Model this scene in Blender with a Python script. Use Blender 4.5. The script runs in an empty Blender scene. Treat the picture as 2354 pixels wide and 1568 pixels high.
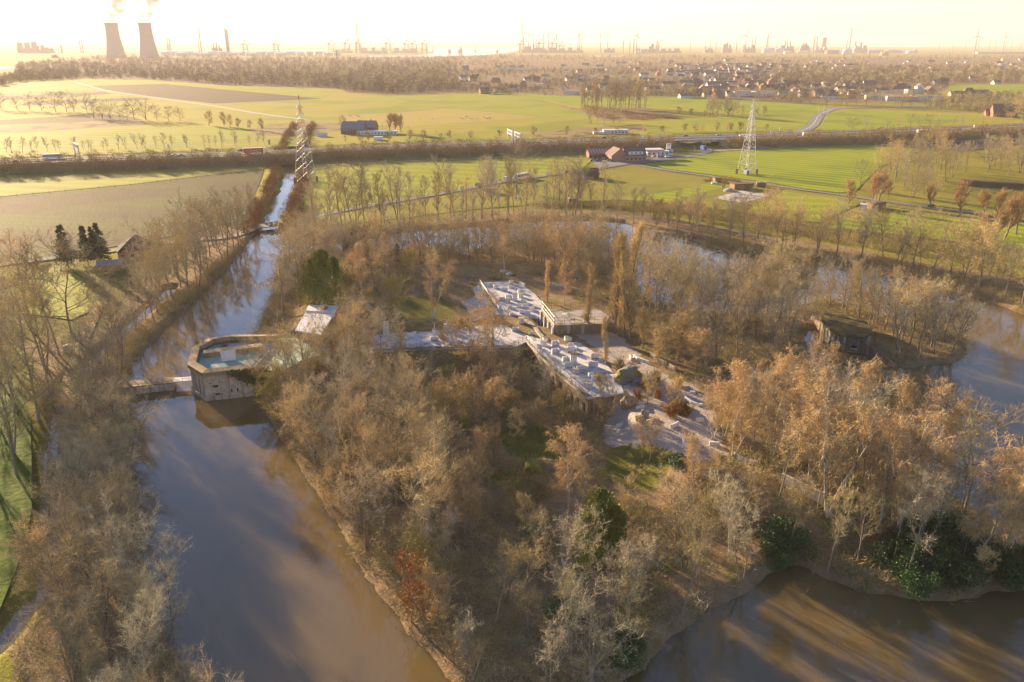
import bpy, bmesh, math, random
import numpy as np
from mathutils import Vector
from mathutils.geometry import tessellate_polygon

S = bpy.context.scene
C = S.collection
R = math.radians

# ------------------------------------------------------------------ camera, sky, sun, exposure
CAM_H = 78.0
PITCH = R(20.6)
FPX = 1830.0                                  # focal length in pixels of a 2354 pixel wide frame
cam_d = bpy.data.cameras.new('camera')
cam_d.sensor_width = 36.0
cam_d.lens = FPX / 2354.0 * 36.0
cam_d.clip_start = 1.0
cam_d.clip_end = 80000.0
cam = bpy.data.objects.new('camera', cam_d)
C.objects.link(cam)
cam.location = (0, 0, CAM_H)
cam.rotation_euler = (R(90) - PITCH, 0, 0)
S.camera = cam

SUN_AZ = -41.0                                # degrees, left of the view direction
SUN_EL = 13.0
W = bpy.data.worlds.new('World')
S.world = W
W.use_nodes = True
wn = W.node_tree
wn.nodes.clear()
wo = wn.nodes.new('ShaderNodeOutputWorld')
bg = wn.nodes.new('ShaderNodeBackground')
sky = wn.nodes.new('ShaderNodeTexSky')
sky.sky_type = 'NISHITA'
sky.sun_disc = False
sky.sun_elevation = R(SUN_EL)
sky.sun_rotation = R(SUN_AZ)
sky.altitude = 50
sky.air_density = 1.0
sky.dust_density = .05
sky.ozone_density = 3.0
bg.inputs['Strength'].default_value = 0.06
tint = wn.nodes.new('ShaderNodeMix')
tint.data_type = 'RGBA'
tint.blend_type = 'MULTIPLY'
tint.inputs[0].default_value = 1.0
tint.inputs[7].default_value = (.93, .875, .96, 1)
wn.links.new(sky.outputs[0], tint.inputs[6])
wn.links.new(tint.outputs[2], bg.inputs[0])
wn.links.new(bg.outputs[0], wo.inputs[0])

sd = bpy.data.lights.new('sun', 'SUN')
sd.energy = 5.0
sd.angle = R(0.6)
sd.color = (1.0, 0.74, 0.45)
sun = bpy.data.objects.new('sun', sd)
C.objects.link(sun)
sdir = Vector((math.sin(R(SUN_AZ)) * math.cos(R(SUN_EL)), math.cos(R(SUN_AZ)) * math.cos(R(SUN_EL)), math.sin(R(SUN_EL))))
sun.rotation_euler = sdir.to_track_quat('Z', 'Y').to_euler()
sun.location = (0, 0, 200)

S.view_settings.view_transform = 'Standard'
S.view_settings.look = 'None'
S.view_settings.gamma = 1.0
S.view_settings.exposure = 1.98
S.render.film_transparent = False
cy = S.cycles
cy.use_denoising = True
cy.denoising_prefilter = 'NONE'
cy.max_bounces = 5
cy.diffuse_bounces = 2
cy.glossy_bounces = 2
cy.transmission_bounces = 2
cy.transparent_max_bounces = 6
cy.volume_bounces = 1
cy.volume_step_rate = 1.0
cy.caustics_reflective = False
cy.caustics_refractive = False
cy.sample_clamp_indirect = 4.0

# ------------------------------------------------------------------ geometry helpers
CP, SP = math.cos(PITCH), math.sin(PITCH)


def G(dx, dy, z=1.2):
    """point of the site on the level z that the survey picture shows at (dx, dy)"""
    x = (dx - 1177.0) / FPX
    y = (784.0 - dy) / FPX
    t = (CAM_H - z) / (SP - CP * y)
    return (t * x, t * (CP + SP * y))


def GA(pts, z=1.2):
    return [G(a, b, z) for a, b in pts]


def height_at(dx, dy_top, Y):
    """height of a top seen at dy_top standing at distance Y"""
    y = (784.0 - dy_top) / FPX
    t = Y / (CP + SP * y)
    return CAM_H - t * (SP - CP * y)


def far(dx, Y):
    """x of something seen in column dx at distance Y on the ground"""
    # row of the ground at this distance
    a = math.atan2(CAM_H, Y)
    y = math.tan(PITCH - a)
    t = Y / (CP + SP * y)
    return t * (dx - 1177.0) / FPX


def tag(o, label=None, cat=None, group=None, kind=None):
    if label: o['label'] = label
    if cat: o['category'] = cat
    if group: o['group'] = group
    if kind: o['kind'] = kind
    return o


def empty(name, loc=(0, 0, 0), rz=0.0):
    o = bpy.data.objects.new(name, None)
    o.empty_display_size = 0.5
    o.location = loc
    o.rotation_euler = (0, 0, rz)
    C.objects.link(o)
    return o


def kids(o):
    return [c for c in o.children]


def copy_tree(o, parent=None):
    c = o.copy()
    C.objects.link(c)
    if parent is not None:
        c.parent = parent
    for ch in kids(o):
        copy_tree(ch, c)
    return c


class MB:
    """collects faces of several shapes for one mesh"""

    def __init__(s):
        s.v = []
        s.f = []
        s.m = []

    def poly(s, pts, mi=0):
        n = len(s.v)
        s.v += [tuple(p) for p in pts]
        s.f.append(tuple(range(n, n + len(pts))))
        s.m.append(mi)

    def raw(s, vs, fs, mi=0):
        n = len(s.v)
        s.v += [tuple(p) for p in vs]
        s.f += [tuple(i + n for i in f) for f in fs]
        s.m += [mi] * len(fs)

    def box(s, c, d, rz=0.0, mi=0, top=None):
        """c centre of the base, d sizes, top = scale of the top face"""
        k = 1.0 if top is None else top
        ca, sa = math.cos(rz), math.sin(rz)
        vs = []
        for zz, q in ((0, 1.0), (d[2], k)):
            for sx, sy in ((-1, -1), (1, -1), (1, 1), (-1, 1)):
                x, y = sx * d[0] / 2 * q, sy * d[1] / 2 * q
                vs.append((c[0] + x * ca - y * sa, c[1] + x * sa + y * ca, c[2] + zz))
        s.raw(vs, [(3, 2, 1, 0), (4, 5, 6, 7), (0, 1, 5, 4), (1, 2, 6, 5), (2, 3, 7, 6), (3, 0, 4, 7)], mi)

    def prism(s, pts, z0, z1, mi=0, cap=True, mtop=None):
        n = len(pts)
        a = sum(pts[i][0] * pts[(i + 1) % n][1] - pts[(i + 1) % n][0] * pts[i][1] for i in range(n))
        if a < 0: pts = pts[::-1]
        vs = [(p[0], p[1], z0) for p in pts] + [(p[0], p[1], z1) for p in pts]
        fs = [(i, (i + 1) % n, (i + 1) % n + n, i + n) for i in range(n)]
        s.raw(vs, fs, mi)
        if cap:
            tri = tessellate_polygon([[Vector((p[0], p[1], 0)) for p in pts]])
            for t in tri:
                q = [pts[k] for k in t]
                ar = (q[1][0] - q[0][0]) * (q[2][1] - q[0][1]) - (q[2][0] - q[0][0]) * (q[1][1] - q[0][1])
                if ar < 0: q = q[::-1]
                s.poly([(p[0], p[1], z1) for p in q], mi if mtop is None else mtop)

    def tube(s, pts, rad, n=6, mi=0, cap=True):
        pts = [Vector(p) for p in pts]
        if not hasattr(rad, '__len__'): rad = [rad] * len(pts)
        rings = []
        for i, p in enumerate(pts):
            d = (pts[min(i + 1, len(pts) - 1)] - pts[max(i - 1, 0)])
            if d.length < 1e-9: d = Vector((0, 0, 1))
            d.normalize()
            u = d.cross(Vector((0, 0, 1)) if abs(d.z) < 0.95 else Vector((1, 0, 0))).normalized()
            w = d.cross(u)
            rings.append([p + (u * math.cos(a) + w * math.sin(a)) * rad[i] for a in [2 * math.pi * k / n for k in range(n)]])
        vs = [q for r in rings for q in r]
        fs = []
        for i in range(len(pts) - 1):
            for k in range(n):
                fs.append((i * n + k, i * n + (k + 1) % n, (i + 1) * n + (k + 1) % n, (i + 1) * n + k))
        if cap:
            fs.append(tuple(range(n - 1, -1, -1)))
            fs.append(tuple((len(pts) - 1) * n + k for k in range(n)))
        s.raw(vs, fs, mi)

    def lathe(s, prof, c=(0, 0, 0), n=24, mi=0, cap=True):
        vs = []
        for r, z in prof:
            vs += [(c[0] + r * math.cos(2 * math.pi * k / n), c[1] + r * math.sin(2 * math.pi * k / n), c[2] + z) for k in range(n)]
        fs = []
        for i in range(len(prof) - 1):
            for k in range(n):
                fs.append((i * n + k, i * n + (k + 1) % n, (i + 1) * n + (k + 1) % n, (i + 1) * n + k))
        if cap:
            fs.append(tuple((len(prof) - 1) * n + k for k in range(n)))
        s.raw(vs, fs, mi)

    def build(s, name, mat, parent=None, loc=(0, 0, 0), rz=0.0, smooth=False):
        me = bpy.data.meshes.new(name)
        me.from_pydata(s.v, [], s.f)
        mats = mat if isinstance(mat, (list, tuple)) else [mat]
        for m in mats: me.materials.append(m)
        if len(mats) > 1: me.polygons.foreach_set('material_index', s.m)
        if smooth: me.polygons.foreach_set('use_smooth', [True] * len(me.polygons))
        me.update()
        o = bpy.data.objects.new(name, me)
        C.objects.link(o)
        o.location = loc
        o.rotation_euler = (0, 0, rz)
        if parent is not None: o.parent = parent
        return o


# ------------------------------------------------------------------ materials
def lin(c):
    return tuple(c) + (1.0,)


def mat(name, col, col2=None, scale=1.0, rough=0.85, spec=0.3, var=0.0, detail=5.0, metal=0.0, bump=0.0,
        bscale=None, stripes=None, third=None, streak=None, coord='Object', wpos=False, contrast=0.25):
    """principled material: two colours mixed by noise, optional stripes (direction angle, period, colour, amount),
    a third sparse colour, vertical streaks, and per-object variation"""
    m = bpy.data.materials.new(name)
    m.use_nodes = True
    nt = m.node_tree
    N, L = nt.nodes, nt.links
    b = N['Principled BSDF']
    b.inputs['Roughness'].default_value = rough
    b.inputs['Specular IOR Level'].default_value = spec
    b.inputs['Metallic'].default_value = metal
    if wpos:
        vec = N.new('ShaderNodeNewGeometry').outputs['Position']
    else:
        vec = N.new('ShaderNodeTexCoord').outputs[coord]
    out = None
    if col2 is None:
        rgb = N.new('ShaderNodeRGB'); rgb.outputs[0].default_value = lin(col); out = rgb.outputs[0]
    else:
        nz = N.new('ShaderNodeTexNoise'); nz.inputs['Scale'].default_value = scale
        nz.inputs['Detail'].default_value = detail; nz.inputs['Roughness'].default_value = 0.62
        L.new(vec, nz.inputs['Vector'])
        mr = N.new('ShaderNodeMapRange'); mr.inputs['From Min'].default_value = 0.5 - contrast; mr.inputs['From Max'].default_value = 0.5 + contrast
        L.new(nz.outputs[0], mr.inputs[0])
        mx = N.new('ShaderNodeMix'); mx.data_type = 'RGBA'
        mx.inputs[6].default_value = lin(col); mx.inputs[7].default_value = lin(col2)
        L.new(mr.outputs[0], mx.inputs[0]); out = mx.outputs[2]
    if third:
        c3, sc3, lo, hi = third
        nz = N.new('ShaderNodeTexNoise'); nz.inputs['Scale'].default_value = sc3; nz.inputs['Detail'].default_value = 4
        L.new(vec, nz.inputs['Vector'])
        mr = N.new('ShaderNodeMapRange'); mr.inputs['From Min'].default_value = lo; mr.inputs['From Max'].default_value = hi
        L.new(nz.outputs[0], mr.inputs[0])
        mx = N.new('ShaderNodeMix'); mx.data_type = 'RGBA'; mx.inputs[7].default_value = lin(c3)
        L.new(mr.outputs[0], mx.inputs[0]); L.new(out, mx.inputs[6]); out = mx.outputs[2]
    if stripes:
        ang, per, cs, amt = stripes
        mp = N.new('ShaderNodeMapping'); mp.inputs['Rotation'].default_value = (0, 0, -ang)
        L.new(vec, mp.inputs['Vector'])
        wv = N.new('ShaderNodeTexWave'); wv.inputs['Scale'].default_value = 6.2832 / (20.0 * per) * 1.0
        wv.inputs['Distortion'].default_value = 0.6; wv.inputs['Detail'].default_value = 3; wv.inputs['Detail Scale'].default_value = 0.6
        wv.bands_direction = 'Y'
        L.new(mp.outputs[0], wv.inputs['Vector'])
        ml = N.new('ShaderNodeMath'); ml.operation = 'MULTIPLY'; ml.inputs[1].default_value = amt
        L.new(wv.outputs['Fac'], ml.inputs[0])
        mx = N.new('ShaderNodeMix'); mx.data_type = 'RGBA'; mx.inputs[7].default_value = lin(cs)
        L.new(ml.outputs[0], mx.inputs[0]); L.new(out, mx.inputs[6]); out = mx.outputs[2]
    if streak:
        cs, scx, amt = streak
        mp = N.new('ShaderNodeMapping'); mp.inputs['Scale'].default_value = (scx, scx, scx * 0.08)
        L.new(vec, mp.inputs['Vector'])
        nz = N.new('ShaderNodeTexNoise'); nz.inputs['Scale'].default_value = 1.0; nz.inputs['Detail'].default_value = 5
        L.new(mp.outputs[0], nz.inputs['Vector'])
        mr = N.new('ShaderNodeMapRange'); mr.inputs['From Min'].default_value = 0.5; mr.inputs['From Max'].default_value = 0.68; mr.inputs['To Max'].default_value = amt
        L.new(nz.outputs[0], mr.inputs[0])
        mx = N.new('ShaderNodeMix'); mx.data_type = 'RGBA'; mx.inputs[7].default_value = lin(cs)
        L.new(mr.outputs[0], mx.inputs[0]); L.new(out, mx.inputs[6]); out = mx.outputs[2]
    if var:
        oi = N.new('ShaderNodeObjectInfo')
        mr = N.new('ShaderNodeMapRange'); mr.inputs['To Min'].default_value = 1 - var; mr.inputs['To Max'].default_value = 1 + var
        L.new(oi.outputs['Random'], mr.inputs[0])
        ms = N.new('ShaderNodeMath'); ms.operation = 'MULTIPLY'; ms.inputs[1].default_value = 7.31
        L.new(oi.outputs['Random'], ms.inputs[0])
        fr = N.new('ShaderNodeMath'); fr.operation = 'FRACT'; L.new(ms.outputs[0], fr.inputs[0])
        mh = N.new('ShaderNodeMapRange'); mh.inputs['To Min'].default_value = 0.5 - var * 0.045; mh.inputs['To Max'].default_value = 0.5 + var * 0.02
        L.new(fr.outputs[0], mh.inputs[0])
        hs = N.new('ShaderNodeHueSaturation')
        L.new(mr.outputs[0], hs.inputs['Value']); L.new(mh.outputs[0], hs.inputs['Hue']); L.new(out, hs.inputs['Color'])
        out = hs.outputs[0]
    L.new(out, b.inputs['Base Color'])
    if bump:
        nz = N.new('ShaderNodeTexNoise'); nz.inputs['Scale'].default_value = bscale or scale * 3; nz.inputs['Detail'].default_value = 6
        L.new(vec, nz.inputs['Vector'])
        bp = N.new('ShaderNodeBump'); bp.inputs['Strength'].default_value = 1.0; bp.inputs['Distance'].default_value = bump
        L.new(nz.outputs[0], bp.inputs['Height']); L.new(bp.outputs[0], b.inputs['Normal'])
    return m


M = {}
M['grass_olive'] = mat('grass_olive', (.22, .20, .03), (.29, .25, .05), .06, wpos=True, spec=.05, bump=.25, bscale=1.2, third=((.15, .17, .03), .02, .5, .66))
M['grass_bright'] = mat('grass_bright', (.19, .25, .015), (.25, .30, .02), .05, wpos=True, spec=.05, bump=.2, bscale=1.5, stripes=(R(-38), 9, (.34, .35, .04), .7), third=((.13, .20, .015), .015, .5, .6))
M['grass_yellow'] = mat('grass_yellow', (.32, .28, .03), (.40, .32, .06), .03, wpos=True, spec=.05, bump=.2, bscale=1.0, stripes=(R(8), 14, (.25, .25, .02), .7), third=((.22, .24, .03), .01, .5, .6))
M['grass_green'] = mat('grass_green', (.22, .26, .02), (.28, .29, .03), .03, wpos=True, spec=.05, bump=.2, bscale=1.0, stripes=(R(-12), 16, (.35, .33, .04), .7), third=((.17, .22, .02), .012, .5, .6))
M['grass_pale'] = mat('grass_pale', (.40, .30, .08), (.36, .29, .06), .03, wpos=True, spec=.05, bump=.2, bscale=1.0)
M['rough'] = mat('rough_grass', (.26, .19, .09), (.33, .25, .12), .08, wpos=True, spec=.05, bump=.5, bscale=.8, third=((.14, .11, .05), .05, .5, .62))
M['soil'] = mat('soil', (.10, .065, .035), (.13, .085, .05), .1, wpos=True, spec=.05, bump=.3, bscale=1.0, stripes=(R(20), 5, (.10, .07, .045), .5))
M['soil_dark'] = mat('soil_dark', (.075, .06, .05), (.10, .08, .06), .1, wpos=True, spec=.05, bump=.3)
M['grass_dark'] = mat('dark_meadow', (.075, .125, .012), (.10, .15, .02), .2, wpos=True, spec=.05, bump=.2, bscale=1.0)  # deeper green than the other meadow grasses
M['plough'] = mat('ploughed_soil', (.085, .06, .028), (.11, .08, .035), .06, wpos=True, spec=.05, bump=.3, bscale=.9,
                  stripes=(R(4), 3.0, (.055, .04, .02), .8), third=((.115, .135, .02), .018, .44, .60))
M['road'] = mat('asphalt', (.19, .18, .18), (.24, .23, .22), .3, wpos=True, rough=.9, spec=.15)
M['wood_floor'] = mat('wood_floor', (.17, .12, .07), (.22, .16, .08), .02, wpos=True, spec=.05, rough=1)
M['motorway'] = mat('motorway_asphalt', (.055, .053, .05), (.075, .072, .07), .2, wpos=True, rough=.85, spec=.25)
M['path'] = mat('concrete_path', (.42, .38, .33), (.34, .31, .27), .4, wpos=True, rough=.9)
M['sand'] = mat('sand', (.62, .58, .53), (.38, .34, .30), .8, wpos=True, rough=.95, bump=.05, third=((.28, .24, .2), .25, .52, .6))
M['line'] = mat('line_paint', (.7, .7, .68), rough=.6)
M['concrete'] = mat('concrete', (.70, .62, .50), (.36, .30, .22), 1.3, rough=.9, bump=.03, streak=((.13, .10, .07), .9, .8))
M['concrete_pale'] = mat('whitewashed_concrete', (.74, .74, .74), (.62, .62, .62), .6, rough=.9, bump=.02, streak=((.36, .33, .30), .7, .6))
M['terrace'] = mat('terrace_concrete', (.60, .59, .58), (.50, .48, .46), .5, rough=.9, bump=.03, wpos=True, third=((.30, .27, .24), .55, .54, .62), streak=((.42, .38, .35), .25, .7))
M['terrace_old'] = mat('old_terrace_concrete', (.42, .37, .33), (.30, .26, .22), .5, rough=.95, bump=.03, wpos=True, third=((.15, .15, .06), .3, .52, .6))
M['brick'] = mat('brick', (.32, .16, .10), (.26, .12, .08), 2.0, rough=.9, streak=((.16, .10, .07), .9, .5))
M['brick_pale'] = mat('brick_pale', (.40, .25, .18), (.33, .19, .13), 2.0, rough=.9)
M['old_brick'] = mat('old_brick_wall', (.25, .19, .13), (.17, .12, .08), .6, rough=.95, bump=.05, streak=((.5, .47, .42), 1.1, .6))
M['roof_green'] = mat('weathered_green_roofing', (.22, .38, .31), (.30, .44, .37), .5, rough=.8, third=((.42, .45, .42), .3, .56, .62))
M['moss_stone'] = mat('mossy_coping', (.30, .22, .12), (.36, .28, .17), .8, rough=.95, bump=.04, streak=((.14, .09, .05), 1.2, .6))
M['ivy'] = mat('ivy', (.10, .12, .03), (.15, .16, .04), 2.0, rough=.7)
M['timber'] = mat('timber_cladding', (.32, .18, .09), (.24, .13, .06), 1.0, rough=.8, streak=((.12, .07, .04), 2.0, .6))
M['roof_grey'] = mat('grey_metal_roof', (.21, .22, .24), (.25, .26, .28), .4, rough=.45, spec=.5, stripes=(R(62), 1.0, (.12, .13, .14), .5))
M['roof_white'] = mat('white_metal_roof', (.72, .72, .74), (.62, .62, .64), .3, rough=.5, spec=.5, streak=((.45, .42, .38), .8, .5))
M['rust'] = mat('rusty_iron', (.18, .10, .06), (.12, .07, .04), 3.0, rough=.8)
M['steel'] = mat('galvanised_steel', (.62, .62, .62), (.52, .52, .52), 1.0, rough=.5, spec=.6)
M['steel_warm'] = mat('pale_painted_steel', (.82, .78, .72), (.74, .69, .62), 1.0, rough=.55, spec=.5)
M['red_steel'] = mat('red_painted_steel', (.45, .10, .06), (.38, .09, .06), 1.0, rough=.6)
M['dark'] = mat('dark_opening', (.015, .013, .012), rough=.9)
M['white'] = mat('white_paint', (.74, .74, .73), (.66, .66, .65), .5, rough=.6)
M['white_var'] = mat('light_render', (.70, .68, .63), (.60, .58, .53), .3, rough=.8, var=.25)
M['brick_var'] = mat('house_brick', (.40, .23, .15), (.34, .18, .12), .6, rough=.9, var=.4)
M['roof_var'] = mat('roof_tiles', (.16, .11, .09), (.12, .08, .07), .8, rough=.75, var=.45)
M['glass'] = mat('window_glass', (.05, .06, .07), rough=.12, spec=.8)
M['tyre'] = mat('tyre', (.02, .02, .02), rough=.9)
M['car_white'] = mat('white_car_paint', (.75, .75, .76), rough=.25, spec=.6)
M['car_dark'] = mat('dark_car_paint', (.03, .035, .045), rough=.25, spec=.6)
M['car_grey'] = mat('grey_car_paint', (.26, .27, .29), rough=.25, spec=.6, metal=.3)
M['car_blue'] = mat('blue_lorry_paint', (.04, .10, .42), rough=.3, spec=.6)
M['red_paint'] = mat('red_paint', (.55, .06, .04), rough=.5)
M['yellow_paint'] = mat('yellow_paint', (.75, .62, .05), rough=.5)
M['stone'] = mat('boulder_stone', (.24, .22, .21), (.15, .14, .13), 1.2, rough=.9, bump=.06, third=((.25, .24, .04), .5, .55, .62))
M['moss'] = mat('moss', (.24, .24, .03), (.17, .16, .03), 1.5, rough=.95, bump=.05)
M['tank'] = mat('tank_paint', (.62, .62, .62), (.52, .52, .52), .05, rough=.6)
M['industry'] = mat('industrial_steel', (.16, .15, .15), (.22, .20, .19), .03, rough=.8)
M['industry_pale'] = mat('industrial_cladding', (.42, .40, .38), (.34, .33, .31), .03, rough=.8)
M['tower_concrete'] = mat('cooling_tower_concrete', (.30, .28, .26), (.25, .23, .21), .01, rough=.9)
M['turbine'] = mat('turbine_backlit_grey', (.30, .30, .31), rough=.5)  # white paint greyed, so the backlit shade is put into the colour
M['sheep'] = mat('fleece', (.62, .57, .48), (.5, .46, .4), 3.0, rough=1)
# trees
M['bark'] = mat('grey_brown_bark', (.19, .155, .11), (.27, .22, .155), 2.0, rough=.95, spec=.12, var=.3)
M['bark_pale'] = mat('pale_grey_bark', (.30, .255, .19), (.21, .18, .135), 2.0, rough=.9, spec=.12, var=.25)
M['twig'] = mat('brown_twigs', (.41, .325, .15), (.51, .415, .205), .6, rough=.85, spec=.12, var=.35)
M['twig_gold'] = mat('golden_twigs', (.56, .41, .17), (.66, .50, .24), .6, rough=.85, spec=.12, var=.25)
M['twig_grey'] = mat('grey_twigs', (.43, .37, .235), (.54, .465, .30), .6, rough=.85, spec=.12, var=.3)
M['twig_birch'] = mat('orange_birch_twigs', (.52, .35, .15), (.62, .44, .21), .6, rough=.85, spec=.12, var=.2)
M['bark_birch'] = mat('birch_bark', (.52, .47, .40), (.38, .33, .27), 1.5, rough=.8, third=((.1, .08, .07), 1.8, .58, .64))
M['twig_willow'] = mat('willow_twigs', (.46, .29, .12), (.54, .36, .17), .6, rough=.85, spec=.12, var=.2)
M['leaf_brown'] = mat('dead_beech_leaves', (.45, .23, .08), (.38, .18, .06), 1.0, rough=.8, spec=.12)
M['needle'] = mat('dark_needles', (.045, .065, .018), (.075, .095, .025), 1.0, rough=.7, var=.25)
M['yew'] = mat('yew_foliage', (.17, .20, .03), (.26, .27, .05), 1.0, rough=.7, var=.2)
M['evergreen'] = mat('glossy_evergreen_leaves', (.03, .085, .025), (.05, .12, .03), 1.0, rough=.5, var=.25)
M['shrub'] = mat('shrub_twigs', (.32, .235, .10), (.42, .31, .14), .8, rough=.9, spec=.12, var=.35)
M['shrub_olive'] = mat('mossy_shrub_twigs', (.28, .23, .08), (.36, .29, .11), .8, rough=.9, spec=.12, var=.3)
M['bracken'] = mat('bracken', (.34, .17, .06), (.26, .14, .05), 1.0, rough=.95, spec=.12, var=.3)
M['wood_far'] = mat('far_wood_twigs', (.22, .16, .09), (.30, .22, .13), .15, rough=.95, spec=.12, var=.3)

# ------------------------------------------------------------------ ground: moat, island, stream
ISLAND = [(640, 592), (700, 574), (800, 577), (900, 578), (940, 570), (1000, 568), (1060, 580), (1185, 560), (1300, 556), (1385, 556),
          (1430, 610), (1465, 665), (1510, 700), (1570, 712), (1640, 720), (1716, 722), (1800, 722), (1850, 706), (1900, 690),
          (1963, 708), (2010, 722), (2080, 742), (2160, 757), (2215, 785), (2225, 812), (2190, 838), (2103, 845), (2056, 843),
          (1978, 812), (1921, 804), (1892, 782), (1885, 765), (1868, 758), (1850, 778), (1856, 810), (1880, 850), (1930, 900),
          (1990, 955), (2060, 1010), (2110, 1060), (2150, 1110), (2250, 1180), (2354, 1225), (2700, 1370), (2700, 1420),
          (2354, 1355), (2237, 1378), (2103, 1378), (2003, 1368), (1903, 1331), (1836, 1295), (1813, 1301), (1770, 1331),
          (1670, 1385), (1570, 1451), (1535, 1478), (1485, 1525), (1435, 1568), (1350, 1640), (1200, 1690), (1100, 1640),
          (1034, 1568), (985, 1505), (925, 1438), (850, 1330), (770, 1200), (700, 1100), (640, 1000), (590, 905), (577, 880),
          (575, 800), (585, 770), (610, 715), (630, 655)]
OUTER = [(592, 532), (545, 590), (480, 660), (420, 720), (370, 765), (310, 830), (285, 880), (288, 930), (295, 1000),
         (305, 1100), (312, 1200), (335, 1330), (385, 1450), (450, 1568), (560, 1750), (900, 2100), (1600, 2100), (2600, 2000),
         (2900, 1500), (2900, 1000), (2600, 815), (2354, 723), (2270, 693), (2203, 673), (2092, 641), (1990, 615), (1850, 600),
         (1700, 588), (1600, 556), (1485, 525), (1435, 512), (1345, 505), (1200, 508), (1100, 520), (950, 530), (850, 545),
         (790, 557), (700, 553), (655, 548), (640, 530)]
STREAM = [(618, 545), (626, 505), (640, 480), (652, 452), (662, 425), (668, 405), (662, 378), (672, 348), (683, 326), (690, 308), (700, 290)]
DITCH = [(-60, 1530), (5, 1478), (60, 1400), (104, 1370), (114, 1290), (112, 1180), (118, 1050), (135, 950), (165, 880), (212, 832),
         (270, 778), (350, 705), (395, 662)]
isl_w = GA(ISLAND, 0.0)
out_w = GA(OUTER, 0.0)
str_w = GA(STREAM, 0.0)
dit_w = GA(DITCH, 0.3)


def seg_dist(px, py, poly, closed):
    best = np.full(px.shape, 1e9)
    n = len(poly)
    for i in range(n if closed else n - 1):
        ax, ay = poly[i]
        bx, by = poly[(i + 1) % n]
        dx, dy = bx - ax, by - ay
        L2 = dx * dx + dy * dy + 1e-9
        t = np.clip(((px - ax) * dx + (py - ay) * dy) / L2, 0, 1)
        d = (px - ax - t * dx) ** 2 + (py - ay - t * dy) ** 2
        best = np.minimum(best, d)
    return np.sqrt(best)


def inside(px, py, poly):
    c = np.zeros(px.shape, bool)
    n = len(poly)
    for i in range(n):
        ax, ay = poly[i]
        bx, by = poly[(i + 1) % n]
        if ay == by: continue
        k = ((ay > py) != (by > py)) & (px < (bx - ax) * (py - ay) / (by - ay) + ax)
        c ^= k
    return c


def smooth(x):
    x = np.clip(x, 0, 1)
    return x * x * (3 - 2 * x)


def wob(x, y, s, k=0.0):
    return (np.sin(x / s + 1.3 * np.sin(y / s * 0.7 + k)) + np.sin(y / s * 1.13 + 1.7 * np.sin(x / s * 0.61 + k * 2)) + np.sin((x + y) / s * 0.57 + k)) / 3


# plateau of the island interior; its courtyards are lower
PLATEAU = GA([(700, 650), (900, 610), (1150, 600), (1350, 620), (1480, 700), (1600, 760), (1800, 800), (1860, 900), (1950, 990), (2050, 1080),
              (2000, 1200), (1850, 1210), (1700, 1160), (1560, 1120), (1500, 1060), (1430, 980), (1400, 930), (1330, 880), (1232, 812),
              (1185, 838), (980, 860), (865, 850), (835, 815), (700, 800), (670, 740)], 4.5)
COURT = GA([(980, 870), (1185, 850), (1232, 822), (1290, 868), (1370, 940), (1300, 965), (1000, 965), (940, 920)], 1.5)
POOL = GA([(1207, 735), (1252, 728), (1262, 742), (1292, 772), (1249, 776)], 3.0)
BUILD = GA([(445, 900), (436, 800), (480, 772), (576, 765), (860, 765), (840, 905), (700, 925), (590, 912), (476, 925)], 1.5)


def land(px, py):
    """distance to the nearest shore, positive on land"""
    di = seg_dist(px, py, isl_w, True)
    do = seg_dist(px, py, out_w, True)
    ii, io = inside(px, py, isl_w), inside(px, py, out_w)
    d = np.where(ii, di, np.where(io, -np.minimum(di, do), do))
    d = d + 0.6 * wob(px, py, 2.3) + 0.35 * wob(py, px, 0.9, 2.0)
    st = seg_dist(px, py, str_w, False) - (3.6 + 1.0 * wob(px, py, 5.0)) + 0.8 * wob(py, px, 2.0)
    dt = seg_dist(px, py, dit_w, False) - (1.25 + 0.25 * wob(px, py, 3.0))
    d = np.where(io & (~ii), d, np.minimum(d, st))
    d = np.where(io, d, np.minimum(d, dt))
    return d, ii


def terrain(px, py):
    px = np.asarray(px, float); py = np.asarray(py, float)
    d, ii = land(px, py)
    h = np.where(d < 0, np.maximum(-1.8, d * 0.6), 1.2 * smooth(d / 2.2))
    pd = np.where(inside(px, py, PLATEAU), 1.0, -1.0) * seg_dist(px, py, PLATEAU, True)
    up = smooth((pd + 3) / 9.0) * smooth((d - 1.5) / 7)
    cd = np.where(inside(px, py, COURT), 1.0, -1.0) * seg_dist(px, py, COURT, True)
    up = up * (1 - smooth((cd + 2.5) / 3.0))
    cd = np.where(inside(px, py, POOL), 1.0, -1.0) * seg_dist(px, py, POOL, True)
    up = up * (1 - 0.8 * smooth((cd + 0.5) / 1.0))
    cd = np.where(inside(px, py, BUILD), 1.0, -1.0) * seg_dist(px, py, BUILD, True)
    up = up * (1 - smooth((cd + 1) / 2.0))
    bump = 0.35 * wob(px, py, 9.0, 1.0) + 0.25 * wob(px, py, 4.0, 3.0)
    h = h + np.where(ii, up * 4.6 + smooth((d - 2) / 6) * bump * (0.3 + up), smooth((d - 2) / 6) * 0.08 * wob(px, py, 6.0))
    return h


def TH(x, y):
    return float(terrain(np.array([x]), np.array([y]))[0])


def PT(dx, dy, z0=None):
    """point on the terrain that shows at (dx, dy)"""
    z = 1.2 if z0 is None else z0
    for _ in range(4):
        x, y = G(dx, dy, z)
        z = TH(x, y)
    return (x, y, z)


core_x = np.arange(-150, 205.1, 1.0)
core_y = np.concatenate([np.arange(40, 345, 1.0), np.arange(345, 641, 2.0)])


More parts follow.
